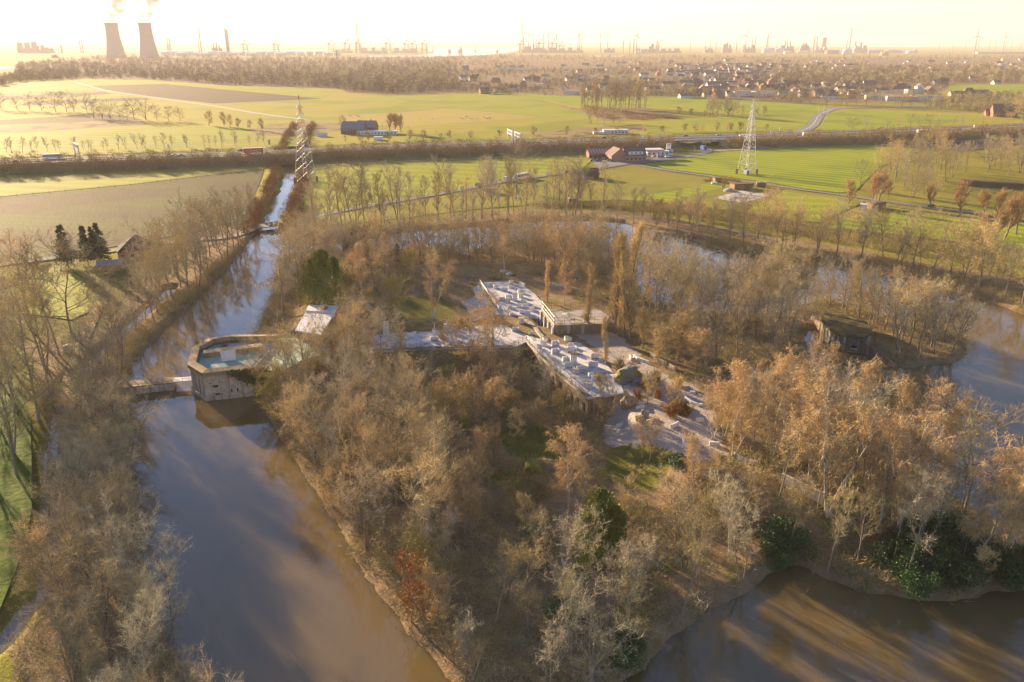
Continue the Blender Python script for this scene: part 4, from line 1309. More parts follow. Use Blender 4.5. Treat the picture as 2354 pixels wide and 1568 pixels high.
row('oak', [(5, 252), (110, 256), (200, 258)], 8, 17, 'bare tree in the row across the hazy fields at far left', 'tree', 'field row at far left')
row('oak', [(215, 272), (300, 276), (413, 278)], 10, 15, 'bare tree in the middle field row left of the pylon', 'tree', 'middle field row')
for a, b, c, l in [(480, 289, 260, 'round bare tree, first of the sparse row left of the pylon'), (515, 291, 263, 'round bare tree, second of the sparse row left of the pylon'), (528, 292, 268, 'smaller tree touching the second of the sparse row'),
                   (550, 294, 275, 'small tree in the sparse row left of the pylon'), (576, 297, 279, 'thin small tree near the end of the sparse row'), (602, 301, 277, 'last bare tree of the sparse row left of the pylon')]:
    single('round', a, b, c, l, 'tree', k=0)
row('row', [(1334, 252), (1384, 252)], 12, 27, 'slim poplar in the smaller left plantation beyond the motorway', 'poplar', 'left poplar plantation', 2)
row('row', [(1396, 250), (1440, 250), (1484, 248)], 22, 30, 'slim poplar in the larger right plantation beyond the motorway', 'poplar', 'right poplar plantation', 2)
for a, b, c in [(896, 304, 272), (908, 305, 273), (922, 304, 274)]:
    single('willow', a, b, c, 'one of three round headed trees right of the farm', 'tree', 'round headed trees right of the farm')
single('round', 786, 298, 271, 'round tree at the left corner of the farm', 'tree', k=2)
row('tall', [(1352, 284), (1390, 284), (1425, 282)], 7, 14, 'bare tree in the small copse beyond the motorway gantries', 'tree', 'copse beyond the gantries')
row('tall', [(1620, 262), (1640, 266), (1660, 268), (1690, 268)], 12, 17, 'bare tree in the copse left of the lattice mast', 'tree', 'copse left of the lattice mast')
row('round', [(1560, 262), (1640, 272), (1700, 262), (1760, 264)], 9, 8, 'low bushy tree around the copse left of the lattice mast', 'tree', 'bushy trees left of the lattice mast')
row('tall', [(0, 352), (300, 343), (610, 334)], 34, 9, 'young bare tree in the strip behind the motorway at left', 'tree', 'young trees behind the motorway', 8)
row('round', [(790, 327), (1100, 317), (1570, 303), (1750, 300)], 26, 6, 'low bushy tree in the hedge behind the motorway', 'tree', 'hedge trees behind the motorway', 12)
row('oak', [(1960, 302), (2100, 293), (2200, 286), (2354, 280)], 14, 9, 'bushy tree behind the motorway at right', 'tree', 'trees behind the motorway at right', 8)
row('oak', [(1760, 232), (1900, 240), (2060, 244), (2230, 256), (2354, 262)], 26, 17, 'bare oak in the row before the villas', 'tree', 'oaks before the villas', 8)
row('oak', [(1540, 222), (1620, 226), (1750, 232)], 14, 15, 'bare tree hiding the white bungalows', 'tree', 'trees hiding the white bungalows', 8)
row('oak', [(2250, 262), (2300, 268), (2354, 274)], 7, 17, 'bare tree around the brick house at the right edge', 'tree', 'trees around the brick house at right', 8)
for poly, sp, grp, lab in [([(2000, 425), (2060, 430), (2150, 420), (2222, 410), (2226, 396), (2150, 375), (2090, 385), (2020, 402)], 11, 'dense copse right of the bright field', 'bare brown tree in the dense copse right of the bright field'),
                           ([(2250, 400), (2300, 405), (2354, 415), (2420, 430), (2420, 395), (2354, 375), (2270, 370)], 10, 'copse at the right edge', 'bare brown tree in the copse at the right edge'),
                           ([(2050, 455), (2120, 440), (2160, 448), (2100, 462)], 11, 'loose trees between copse and lane', 'bushy tree between the dense copse and the lane')]:
    for x, y in poisson(GA(poly, 1.2), sp, rg):
        plant('tall' if rg.random() < .6 else 'oak', x, y, 1.1, rg.uniform(15, 21) * (.6 if 'loose' in grp else 1), lab, 'tree', grp, rg)

for a, b, c, l in [(1480, 895, 872, 'round orange bramble bush beside the boulders'), (1512, 915, 890, 'orange bramble bush below the boulders'), (1545, 960, 920, 'orange bramble mound lit by the sun'), (1575, 955, 925, 'bramble mound at the right of the sunlit one'),
                   (1450, 855, 830, 'brown bramble mound on the earth slope'), (1470, 920, 895, 'small orange bush left of the ruined wall'), (1425, 850, 820, 'thorny bush at the edge of the terrace earth'), (1510, 880, 845, 'upright brown bush right of the boulders'),
                   (1225, 1090, 1065, 'mossy bramble over the small ruin on the slope'), (1190, 1110, 1085, 'orange bramble left of the small ruin'), (1240, 1130, 1105, 'brown bush below the small ruin')]:
    single('bush', a, b, c, l, 'shrub', k=3 if 'orange' in l or 'mound' in l else 0)

# ------------------------------------------------------------------ scrub, undergrowth and far woods (nobody could count them)
def tuft(seed, n, h, r, wd, up=.5):
    g = np.random.default_rng(seed)
    P = np.stack([g.normal(size=n) * r * .5, g.normal(size=n) * r * .5, g.uniform(0, 1, n) ** 1.4 * h * .6], 1)
    D = norm(np.stack([g.normal(size=n) * .7, g.normal(size=n) * .7, np.full(n, up)], 1) + P * [[.5 / r, .5 / r, 0]])
    L_ = h * .45 * g.uniform(.5, 1.3, n)
    s = norm(np.cross(D, g.normal(size=D.shape)))
    return np.stack([P - s * wd / 2, P + s * wd / 2, P + D * L_[:, None]], 1)      # (n,3,3)


def lump_tree(seed, n, h, wd):
    """far tree: stems and many coarse twigs"""
    g = np.random.default_rng(seed)
    u = g.uniform(.15, 1, n)
    r = h * .34 * np.sqrt(np.clip(1 - (u - .5) ** 2 / .3, .03, 1))
    az = g.uniform(0, 6.283, n)
    q = g.uniform(.3, 1, n)
    P = np.stack([np.cos(az) * r * q, np.sin(az) * r * q, u * h * .9], 1)
    D = norm(np.stack([np.cos(az) * .5, np.sin(az) * .5, np.full(n, .8)], 1) + g.normal(size=(n, 3)) * .45)
    L_ = h * .2 * g.uniform(.5, 1.4, n)
    s = norm(np.cross(D, g.normal(size=D.shape)))
    T = np.stack([P - s * wd / 2, P + s * wd / 2, P + D * L_[:, None]], 1)
    st = np.array([[[-.02 * h, 0, 0], [.02 * h, 0, 0], [0, 0, h * .8]], [[0, -.02 * h, 0], [0, .02 * h, 0], [0, 0, h * .8]]])
    return np.concatenate([T, st])


def scatter(name, protos, X, Y, Z, sc, m, label, seed=3):
    g = np.random.default_rng(seed)
    out = []
    pk = g.integers(0, len(protos), len(X))
    an = g.uniform(0, 6.283, len(X))
    for k, T in enumerate(protos):
        idx = np.where(pk == k)[0]
        if not len(idx): continue
        ca, sa = np.cos(an[idx]), np.sin(an[idx])
        V = T.reshape(-1, 3)
        vx = V[None, :, 0] * ca[:, None] - V[None, :, 1] * sa[:, None]
        vy = V[None, :, 0] * sa[:, None] + V[None, :, 1] * ca[:, None]
        vz = np.repeat(V[None, :, 2], len(idx), 0)
        A = np.stack([vx, vy, vz], -1) * sc[idx][:, None, None] + np.stack([X[idx], Y[idx], Z[idx]], -1)[:, None, :]
        out.append(A.reshape(-1, 3))
    V = np.concatenate(out)
    F = np.arange(len(V)).reshape(-1, 3)
    me = np_mesh(name, V, F)
    me.materials.append(m)
    o = bpy.data.objects.new(name, me)
    C.objects.link(o)
    tag(o, label, kind='stuff')
    return o


g0 = np.random.default_rng(5)


def rnd_in(poly_w, n):
    xs_ = [p[0] for p in poly_w]; ys_ = [p[1] for p in poly_w]
    X = g0.uniform(min(xs_), max(xs_), n); Y = g0.uniform(min(ys_), max(ys_), n)
    ok = inside(X, Y, poly_w)
    return X[ok], Y[ok]


SANDP = [GA(p, 4.2) for p, s in SANDY[:3]] + [GA(p, 4.2) for p, s in MOSSY[:3]] + [GA(SANDY[3][0], 1.2)]
X, Y = rnd_in([(-110, 60), (180, 60), (180, 345), (-110, 345)], 60000)
dd_, ii2 = land(X, Y)
keep = (dd_ > .3) & (ii2 | ((dd_ < 16) & inside(X, Y, LITTER)))
for p in SANDP + ROOFED: keep &= ~inside(X, Y, p)
keep &= ~inside(X, Y, GA([(1150, 640), (1250, 640), (1330, 700), (1420, 740), (1500, 830), (1400, 900), (1300, 860), (1150, 800)], 5))
dens = np.where(wob(X, Y, 7.0) + .9 * wob(X, Y, 21.0, 4.0) > .0, 1.0, .38)
keep &= (g0.uniform(size=len(X)) < dens)
X, Y, dd_ = X[keep], Y[keep], dd_[keep]
Z = terrain(X, Y) - .05
tufts = [tuft(k, 56, 1.9, 1.0, .04, .6) for k in range(5)]
sz = g0.uniform(.45, 1.5, len(X)) * np.where(dd_ < 4, 1.25, 1)
third = g0.uniform(size=len(X))
print('UNDERGROWTH', len(X))
for nm, m_, lo, hi, lab in (('undergrowth', 'shrub', 0, .45, 'brown thicket and bramble undergrowth on the wooded banks'), ('brushwood', 'twig_grey', .45, .75, 'pale dry brushwood between the trees'), ('bramble', 'shrub_olive', .75, 1.01, 'mossy green brown bramble under the trees')):
    q = (third >= lo) & (third < hi)
    scatter(nm, tufts, X[q], Y[q], Z[q], sz[q], M[m_], lab)

# scrub on the motorway slopes, along the stream and along field edges
def band(line_a, line_b, n, za=1.2, zb=1.2):
    t = g0.uniform(size=n); u = g0.uniform(size=n)
    A = np.array(line_a); B = np.array(line_b)
    s_ = t * (len(A) - 1); i = np.minimum(s_.astype(int), len(A) - 2); f = (s_ - i)[:, None]
    a = A[i] + (A[i + 1] - A[i]) * f
    s2 = t * (len(B) - 1); i2 = np.minimum(s2.astype(int), len(B) - 2); f2 = (s2 - i2)[:, None]
    b = B[i2] + (B[i2 + 1] - B[i2]) * f2
    p = a + (b - a) * u[:, None]
    return p[:, 0], p[:, 1], za + (zb - za) * u


nx_ = np.linspace(NEAE[1][0] - 60, NEAE[-2][0] + 120, 40)
la = [hw(x, 0) for x in nx_]
X, Y, Z = band([(p[0], p[1] - 19) for p in la], [(p[0], p[1] - 2.5) for p in la], 4200, 1.2, 5.5)
q = ~((X > ULA - 6) & (X < URA + 6))
X, Y, Z = X[q], Y[q], Z[q]
big = [tuft(20 + k, 60, 4.0, 2.2, .13, .8) for k in range(5)]
lt = [lump_tree(40 + k, 90, 6.0, .16) for k in range(4)]
q = g0.uniform(size=len(X)) < .55
scatter('embankment_scrub', big + lt, X[q], Y[q], Z[q], g0.uniform(.6, 1.6, q.sum()), M['shrub'], 'brown leafless scrub on the near slope of the motorway')
q = ~q
scatter('embankment_thicket', big, X[q], Y[q], Z[q], g0.uniform(.5, 1.1, q.sum()), M['twig'], 'greyish thicket among the scrub on the near slope of the motorway')
lb = [hw(x, 1) for x in nx_]
X, Y, Z = band([(p[0], p[1] + 5) for p in lb], [(p[0], p[1] + 24) for p in lb], 1500, 4.0, 1.0)
scatter('verge_scrub', big, X, Y, Z, g0.uniform(.3, .95, len(X)), M['shrub'], 'low brown scrub on the far slope of the motorway')
X, Y = [], []
for i in range(len(str_w) - 1):
    a, b = str_w[i], str_w[i + 1]
    if a[1] < 330: continue
    for _ in range(110):
        t = rg.random(); sd_ = rg.choice([-1, 1]); off = rg.uniform(5.0, 12) * sd_
        X.append(a[0] + (b[0] - a[0]) * t + off); Y.append(a[1] + (b[1] - a[1]) * t + rg.uniform(-2, 2))
X, Y = np.array(X), np.array(Y)
scatter('stream_scrub', big + lt, X, Y, np.full(len(X), 1.1), g0.uniform(.4, 1.0, len(X)), M['bracken'], 'tan and brown scrub lining the stream')
X, Y, Z = band(GA([(1340, 240), (1400, 250), (1480, 262), (1560, 276)]), GA([(1350, 262), (1400, 276), (1480, 276), (1560, 270)]), 500)
scatter('reed_bed', big, X, Y, Z, g0.uniform(.4, 1.0, len(X)), M['bracken'], 'reddish reed and scrub beyond the motorway')
X, Y, Z = band(GA([(1620, 416), (1660, 410), (1700, 414)]), GA([(1620, 420), (1660, 416), (1700, 420)]), 70)
scatter('tall_grass', big, X, Y, Z, g0.uniform(.3, .5, len(X)), M['bracken'], 'tall straw coloured grass beside the lane near the arena')
X, Y, Z = band(GA([(1235, 470), (1400, 470), (1570, 474), (1720, 494), (1903, 530), (2170, 558), (2354, 584)]), GA([(1235, 478), (1400, 482), (1570, 492), (1720, 520), (1903, 556), (2170, 600), (2354, 650)]), 1300)
scatter('bank_scrub', tufts, X, Y, Z, g0.uniform(.7, 2.2, len(X)), M['shrub_olive'], 'thin brown scrub on the outer north bank')

# far woods: points sampled where the picture shows wood, coarser with distance
WOODFAR = [
    [(30, 190), (45, 150), (130, 141), (250, 129), (380, 131), (560, 131), (780, 133), (1000, 134), (1180, 128), (1350, 131), (1650, 131), (1900, 133), (2354, 131), (2354, 170), (2354, 192),
     (2180, 190), (1900, 195), (1780, 200), (1560, 195), (1300, 205), (1060, 210), (900, 216), (800, 211), (770, 203), (525, 196), (380, 185), (310, 182), (180, 182)],
    [(1300, 205), (1060, 211), (1080, 216), (1300, 222), (1420, 225), (1560, 222), (1560, 196)],
    [(1560, 200), (1780, 200), (1900, 196), (2150, 192), (2180, 205), (2160, 228), (1960, 232), (1750, 232), (1560, 222)],
    [(2200, 222), (2354, 216), (2354, 262), (2280, 258), (2120, 245)],
    [(-100, 215), (0, 180), (60, 172), (150, 172), (180, 182), (60, 188), (0, 200)]]
WP, WS = [], []
for poly in WOODFAR:
    A = np.array(poly)
    n_ = int((A[:, 0].max() - A[:, 0].min()) * (A[:, 1].max() - A[:, 1].min()) / 9.0)
    X = g0.uniform(A[:, 0].min(), A[:, 0].max(), n_); Y = A[:, 1].min() + (A[:, 1].max() - A[:, 1].min()) * g0.uniform(size=n_)
    ok = inside(X, Y, poly)
    X, Y = X[ok], Y[ok]
    # the village and meadows leave gaps
    vill = (X > 1050) & (Y > 140)
    gap = (np.sin(X / 61.0 + 2 * np.sin(Y / 9.0)) + np.sin(Y / 5.0 + X / 140.0)) > .1
    dense = (X > 1780) & (Y > 158) & (Y < 196)
    ok = ~(vill & gap & ~dense & (g0.uniform(size=len(X)) < .93))
    WP.append(np.stack([X[ok], Y[ok]], 1))
WP = np.concatenate(WP)
yy = (784 - WP[:, 1]) / FPX
tt = (CAM_H - 1.2) / (SP - CP * yy)
X = tt * (WP[:, 0] - 1177) / FPX
Y = tt * (CP + SP * yy)
ltf = [lump_tree(60 + k, 90, 9.5, .34) for k in range(6)]
sc = g0.uniform(.55, 1.45, len(X)) * np.clip(.9 + Y / 6000, 1, 1.35) * np.where((WP[:, 0] > 1050) & (WP[:, 1] > 136) & ~((WP[:, 0] > 1780) & (WP[:, 1] > 158) & (WP[:, 1] < 196)), .62, 1.0)
print('FAR TREES', len(X))
q = g0.uniform(size=len(X))
for nm, m_, lo, hi, lab in (('far_wood', 'wood_far', 0, .62, 'hazy brown winter woods beyond the fields'), ('far_grove', 'twig', .62, .88, 'warmer brown trees between the village houses and in the far woods'), ('far_pines', 'needle', .88, 1.01, 'dark evergreens scattered in the far woods')):
    k = (q >= lo) & (q < hi)
    if nm == 'far_pines': k &= (WP[:, 0] > 700)
    scatter(nm, ltf, X[k], Y[k], np.full(k.sum(), 1.0), sc[k] * (.8 if nm == 'far_pines' else 1), M[m_], lab)

# ------------------------------------------------------------------ the fort
def fence(name, label, cat, pts, h, spacing, mrail, mpost, rails=(1.0, .5), wire=False, group=None, rr=.04, pr=.05):
    root = empty(name, pts[0])
    tag(root, label, cat, group)
    o0 = Vector(pts[0])
    b = MB()
    P = [Vector(p) - o0 for p in pts]
    for i in range(len(P) - 1):
        for r in rails:
            b.tube([P[i] + Vector((0, 0, h * r)), P[i + 1] + Vector((0, 0, h * r))], rr, 4)
    b.build('rail', mrail, root)
    pm = MB(); pm.tube([(0, 0, -.3), (0, 0, h)], pr, 5)
    first = None
    cnt = 0
    for i in range(len(P) - 1):
        L_ = (P[i + 1] - P[i]).length
        n_ = max(1, int(L_ / spacing))
        for k in range(n_ + (1 if i == len(P) - 2 else 0)):
            if cnt >= 98: break
            q = P[i].lerp(P[i + 1], k / n_)
            if first is None:
                first = pm.build('post', mpost, root, loc=q)
            else:
                c = first.copy(); C.objects.link(c); c.parent = root; c.location = q
            cnt += 1
    if wire:
        w = MB()
        for i in range(len(P) - 1):
            n_ = int((P[i + 1] - P[i]).length / .6)
            for k in range(n_):
                q = P[i].lerp(P[i + 1], k / n_)
                w.tube([q, q + Vector((0, 0, h))], .012, 3, cap=False)
        w.build('mesh_wire', mrail, root)
    return root


def centre(P):
    return (sum(p[0] for p in P) / len(P), sum(p[1] for p in P) / len(P))


def loc(P, c):
    return [(p[0] - c[0], p[1] - c[1]) for p in P]


# main building with the white terrace on top
c0 = centre(TERRACE)
fort = empty('fort_building', (c0[0], c0[1], 1.2))
tag(fort, 'long fort building with a whitewashed flat roof terrace shaped like a bent cross', 'fort')
TL = loc(TERRACE, c0)
b = MB(); b.prism(TL, -.6, TER_Z - 1.2 - .35, cap=False); wall = b.build('wall', M['old_brick'], fort)


def inset(P, d):
    n_ = len(P)
    a = sum(P[i][0] * P[(i + 1) % n_][1] - P[(i + 1) % n_][0] * P[i][1] for i in range(n_))
    if a < 0: P = P[::-1]
    out = []
    for i in range(n_):
        p0, p1, p2 = Vector(P[i - 1]), Vector(P[i]), Vector(P[(i + 1) % n_])
        e1, e2 = (p1 - p0).normalized(), (p2 - p1).normalized()
        n1, n2 = Vector((-e1.y, e1.x)), Vector((-e2.y, e2.x))
        m_ = (n1 + n2)
        m_ = m_ / max(.5, m_.length_squared) * 2 if m_.length > .01 else n1
        q = p1 + m_ * d / max(.6, 1)
        out.append((q.x, q.y))
    return out


b = MB(); b.prism(inset(TL, -.25), TER_Z - 1.2 - .35, TER_Z - 1.2); b.build('roof_terrace', M['terrace'], fort)
# arched windows along the courtyard faces
def arch_mb(w, h, dpt=.12):
    m_ = MB()
    pts = [(-w / 2, 0), (w / 2, 0), (w / 2, h - w / 2)] + [(w / 2 * math.cos(a), h - w / 2 + w / 2 * math.sin(a)) for a in [R(k * 30) for k in range(1, 6)]] + [(-w / 2, h - w / 2)]
    n_ = len(pts)
    vs = [(p[0], -dpt, p[1]) for p in pts] + [(p[0], 0, p[1]) for p in pts]
    m_.raw(vs, [tuple(range(n_))] + [(i, i + n_, (i + 1) % n_ + n_, (i + 1) % n_) for i in range(n_)])
    return m_


am = arch_mb(1.1, 1.9)
win0 = None
for a, b_, n_ in ((G(1211, 786, TER_Z), G(1277, 853, TER_Z), 6), (G(1281, 856, TER_Z), G(1350, 912, TER_Z), 5)):
    d = Vector((b_[0] - a[0], b_[1] - a[1]))
    ang = math.atan2(d.y, d.x)
    for k in range(n_):
        t = (k + .5) / n_
        p = (a[0] + d.x * t - c0[0], a[1] + d.y * t - c0[1], 1.0)
        out = Vector((math.sin(ang), -math.cos(ang)))
        p = (p[0] + out.x * .02, p[1] + out.y * .02, p[2])
        if win0 is None:
            win0 = am.build('arched_window', M['dark'], fort, loc=p, rz=ang)
        else:
            w = win0.copy(); C.objects.link(w); w.parent = fort; w.location = p; w.rotation_euler = (0, 0, ang)
# low kerbs and steps of the terrace
kb = MB()
for a, b_, w, h in ((G(1204, 731, 6), G(1226, 752, 6), 1.3, .45), (G(1227, 754, 6), G(1249, 781, 6), 1.0, .7), (G(1104, 652, 6), G(1146, 712, 6), .5, .5), (G(1211, 782, 6), G(1279, 852, 6), .9, .35), (G(1281, 855, 6), G(1351, 912, 6), .9, .35),
                    (G(853, 806, 6), G(978, 800, 6), .6, .3), (G(980, 800, 6), G(1180, 796, 6), .6, .3)):
    d = Vector((b_[0] - a[0], b_[1] - a[1]))
    kb.box(((a[0] + b_[0]) / 2 - c0[0], (a[1] + b_[1]) / 2 - c0[1], TER_Z - 1.2 + .004), (d.length, w, h), math.atan2(d.y, d.x))
kb.build('parapet', M['terrace_old'], fort)
# roof joints and cracks: thin raised asphalt patches
jt = MB()
for _ in range(46):
    a = rg.uniform(850, 1400); b_ = rg.uniform(650, 900)
    x, y = G(a, b_, TER_Z)
    if not bool(inside(np.array([x]), np.array([y]), inset(TERRACE, 1.2))[0]): continue
    ang = rg.choice([.05, 1.6, -.8])
    jt.box((x - c0[0], y - c0[1], TER_Z - 1.2 + .003), (rg.uniform(2, 7), rg.uniform(.06, .12), .02), ang)
jt.build('roof_joint', M['rust'], fort)
fence('railing', 'pale handrail along the courtyard edge of the white terrace', 'railing', [(*G(1212, 782, 6.35), 6.35), (*G(1280, 852, 6.35), 6.35), (*G(1350, 910, 6.35), 6.35)], 1.1, 1.8, M['steel_warm'], M['rust'], (1.0, .5), rr=.045)
fence('railing', 'short thin railing at the inner corner of the white terrace', 'railing', [(*G(1183, 795, 6.31), 6.31), (*G(1210, 779, 6.31), 6.31)], 1.1, 1.8, M['rust'], M['rust'])
fence('railing', 'thin railing above the grey roofed timber building', 'railing', [(*G(1103, 650, 6.5), 6.5), (*G(1147, 713, 6.5), 6.5)], 1.0, 1.8, M['steel_warm'], M['steel_warm'])

# barricades: whitewashed panels and boxes left on the terrace
def barricade(kind, w, h, d, m_):
    root = empty('barricade')
    pn = MB()
    pn.box((0, 0, 0), (w, .16, h))
    pn.build('back_panel', m_, root)
    if kind in ('U', 'L'):
        for sx in ((-1, 1) if kind == 'U' else (-1,)):
            s_ = MB(); s_.box((0, 0, 0), (.14, d, h * 1.06)); s_.build('side_panel', m_, root, loc=(sx * (w / 2 + .075), -d / 2 + .05, 0), rz=sx * .18)
    if kind == 'box':
        for sx in (-1, 1):
            s_ = MB(); s_.box((0, 0, 0), (.14, d, h)); s_.build('side_panel', m_, root, loc=(sx * (w / 2 + .075), -d / 2, 0))
        s_ = MB(); s_.box((0, -d, 0), (w, .14, h)); s_.build('front_panel', m_, root)
        s_ = MB(); s_.box((0, -d / 2, h + .003), (w * 1.22, d * 1.3, .1)); s_.build('lid', M['terrace_old'], root)
    return root


BAR = {}
for kd, w, h, d in (('U', 1.7, 1.15, 1.1), ('L', 1.5, 1.15, 1.3), ('box', 1.35, 1.1, 1.1), ('P', 1.6, 1.1, 0)):
    BAR[kd] = (w, h, d)
fa = lambda z: [((a / 3.0) + 784.8, (b_ / 3.0) + 613) for a, b_ in z]
N_W = [(1027, 135, 'box', 1, 'box with two small posts at the far left corner of the north wing'), (1060, 150, 'box', .9, 'low box beside the far left corner box'), (1130, 168, 'U', .9, 'open U shaped barricade left of centre at the far end of the north wing'),
       (1170, 122, 'box', 1, 'farthest whitewashed box at the tip of the north wing'), (1167, 144, 'box', 1.05, 'box directly in front of the farthest one'), (1228, 180, 'box', .9, 'box at the right rim of the north wing beside the thin pole'),
       (1233, 210, 'box', .9, 'box in front of the right rim box'), (1150, 218, 'U', .9, 'open barricade left of the tall white block'), (1153, 245, 'box', 1, 'box touching the front of the open barricade'), (1112, 235, 'U', .9, 'small barricade behind the birch top'),
       (1258, 247, 'L', .9, 'small L shaped barricade right of the tall white block'), (1225, 278, 'P', 1.1, 'left panel of the long folded screen on the north wing'), (1268, 280, 'P', 1.1, 'right panel of the long folded screen on the north wing'),
       (1160, 288, 'box', .8, 'small pale box left of the folded screens'), (1318, 305, 'box', .95, 'box near the gap to the platform'), (1245, 322, 'P', 1.2, 'left half of the second folded screen'), (1283, 326, 'P', 1.1, 'right half of the second folded screen'),
       (1170, 338, 'box', .8, 'yellowish box behind the birch crown'), (1203, 445, 'U', .95, 'barricade near the middle of the terrace'), (1308, 470, 'P', .9, 'single upright panel near the middle of the terrace')]
fb = lambda a, b_: (a / 6.394 + 1165, b_ / 6.394 + 662.2)
S_E = [(560, 772, 'box', 1.0, 'box at the end of the parapet beam'), (545, 838, 'box', 1.15, 'box with bright left side just below the parapet beam'), (482, 895, 'L', 1.0, 'L shaped barricade close to the handrail corner'),
       (705, 852, 'U', 1.1, 'wide open U shaped barricade at the top of the southeast wing'), (598, 1018, 'L', 1.0, 'barricade beside the handrail halfway down'), (705, 958, 'U', 1.15, 'U shaped barricade with bright left panel'),
       (892, 772, 'box', 1.2, 'dark grey topped box standing on the bare earth'), (958, 872, 'L', 1.0, 'angled barricade on the right rim of the southeast wing'), (960, 945, 'U', 1.15, 'U shaped barricade behind the tallest block of the southeast wing'),
       (1313, 1042, 'L', 1.25, 'bright sided barricade standing apart on the earth slope'), (862, 1080, 'U', 1.0, 'barricade left of the tallest block of the southeast wing'), (925, 1172, 'L', 1.15, 'L shaped barricade in front of the tallest block'),
       (1020, 1248, 'box', 1.0, 'pale box in front of the tallest block, nearer the handrail'), (1072, 1208, 'L', 1.0, 'low L shaped barricade right of the pale box'), (1285, 1172, 'L', 1.35, 'wide open barricade at the right rim of the southeast wing'),
       (1238, 1308, 'L', 1.0, 'rear one of two sunlit panels near the lower end'), (1282, 1352, 'P', .9, 'front one of two sunlit panels near the lower end'), (965, 1372, 'box', .9, 'small box half hidden by twigs at the handrail'), (1210, 1462, 'box', 1.25, 'large box at the very end of the southeast wing')]
W_B = [(850, 790, 'U', 1.1, 'barricade at the left end of the west wing'), (890, 794, 'box', .9, 'low box near the left end of the west wing'), (868, 806, 'L', 1.0, 'barricade on the lower left edge of the west wing'), (905, 806, 'box', .9, 'box below the tall chimney'),
       (952, 770, 'P', .9, 'panel on the rear edge of the west wing'), (966, 798, 'L', .9, 'barricade behind the small trees of the west wing'), (1040, 792, 'L', .9, 'barricade in the middle of the west wing'), (997, 783, 'U', 1.0, 'U shaped barricade right of the small chimney'),
       (1085, 790, 'box', .8, 'pale box behind the bare trees of the west wing'), (1120, 775, 'box', .9, 'pale box behind the birch stems')]


def put_bar(dx, dy, kd, s, label, grp):
    x, y = G(dx, dy, TER_Z)
    z = TER_Z + .004
    if not bool(inside(np.array([x]), np.array([y]), TERRACE)[0]):
        x, y, z = PT(dx, dy)
    w, h, d = BAR[kd]
    r = barricade(kd, w * s * rg.uniform(.75, 1.0), h * s * rg.uniform(.8, 1.1), d * s * .85, M['concrete_pale'])
    r.location = (x, y + d * s * .4, z)
    r.rotation_euler = (0, 0, rg.uniform(-.35, .35))
    tag(r, 'whitewashed ' + label if not label.startswith(('dark', 'pale', 'yellowish', 'bright')) else label, 'barricade', grp)


for a, b_, kd, s, l in N_W:
    q = fa([(a, b_)])[0]; put_bar(q[0], q[1], kd, s, l, 'barricades on the north wing')
for a, b_, kd, s, l in S_E:
    q = fb(a, b_); put_bar(q[0], q[1], kd, s, l, 'barricades on the southeast wing')
for a, b_, kd, s, l in W_B: put_bar(a, b_, kd, s, l, 'barricades on the west wing')


def chimney(dx, dy, w, dtop, label, pipe=0.0, capm='rust', z=TER_Z):
    x, y = G(dx, dy, z)
    h = height_at(dx, dtop, y) - z
    r = empty('chimney', (x, y, z))
    tag(r, label, 'chimney')
    b = MB(); b.box((0, 0, 0), (w, w * .9, h)); b.build('shaft', M['concrete_pale'], r)
    b = MB(); b.box((0, 0, h + .002), (w * 1.15, w * 1.05, .14)); b.build('cap', M[capm], r)
    if pipe:
        b = MB(); b.tube([(0, 0, h + .1), (0, 0, h + pipe)], .09, 6); b.build('pipe', M['steel_warm'], r)
    return r


chimney(888, 772, 1.35, 736, 'tall square white chimney on the west wing', .7)
chimney(839, 786, .7, 752, 'slender white chimney at the left end of the west wing')
chimney(999, 769, .95, 757, 'small white chimney with a thin pole on the west wing', 1.6, 'terrace_old')
chimney(1027, 760, 1.4, 746, 'squat white chimney with a capped lid and pipe on the west wing', .8, 'terrace_old')
chimney(1042, 756, 1.1, 748, 'short white vent right of the squat chimney', 0, 'terrace_old')
chimney(1082, 753, 1.1, 744, 'short white vent near the grey roof', 0, 'terrace_old')
chimney(1183.5, 691, 1.3, 674, 'tall white block with a pole on the north wing', 1.6, 'terrace_old')
chimney(1198.5, 745, 1.4, 731.5, 'stacked white vent near the centre of the cross', 0, 'terrace_old')
chimney(1318, 835, 1.5, 813, 'tallest white block of the southeast wing, with a dark pipe', 1.5, 'rust')

# timber clad building with a grey metal roof
rb = GA([(1100, 660), (1148, 726), (1090, 736), (1061, 693), (1094, 683), (1087, 668)], 6.4)
cb = centre(rb)
tb_ = empty('timber_building', (cb[0], cb[1], 4.0))
tag(tb_, 'timber clad building with a low grey ribbed metal roof against the terrace', 'building')
b = MB(); b.prism(loc(inset(rb, .4), cb) if False else inset(loc(rb, cb), .35), -1.5, 2.2, cap=False); b.build('wall', M['timber'], tb_)
b = MB()
RL = loc(rb, cb)
hz_ = lambda p: 2.75 + .10 * (p[0] * .8 + p[1] * .3)
tri = tessellate_polygon([[Vector((p[0], p[1], 0)) for p in RL]])
for t in tri:
    q = [RL[k] for k in t]
    ar = (q[1][0] - q[0][0]) * (q[2][1] - q[0][1]) - (q[2][0] - q[0][0]) * (q[1][1] - q[0][1])
    if ar < 0: q = q[::-1]
    b.poly([(p[0], p[1], hz_(p)) for p in q])
for i in range(len(RL)):
    p, q = RL[i], RL[(i + 1) % len(RL)]
    b.poly([(p[0], p[1], hz_(p)), (q[0], q[1], hz_(q)), (q[0], q[1], hz_(q) - .3), (p[0], p[1], hz_(p) - .3)])
b.build('roof', M['roof_grey'], tb_)

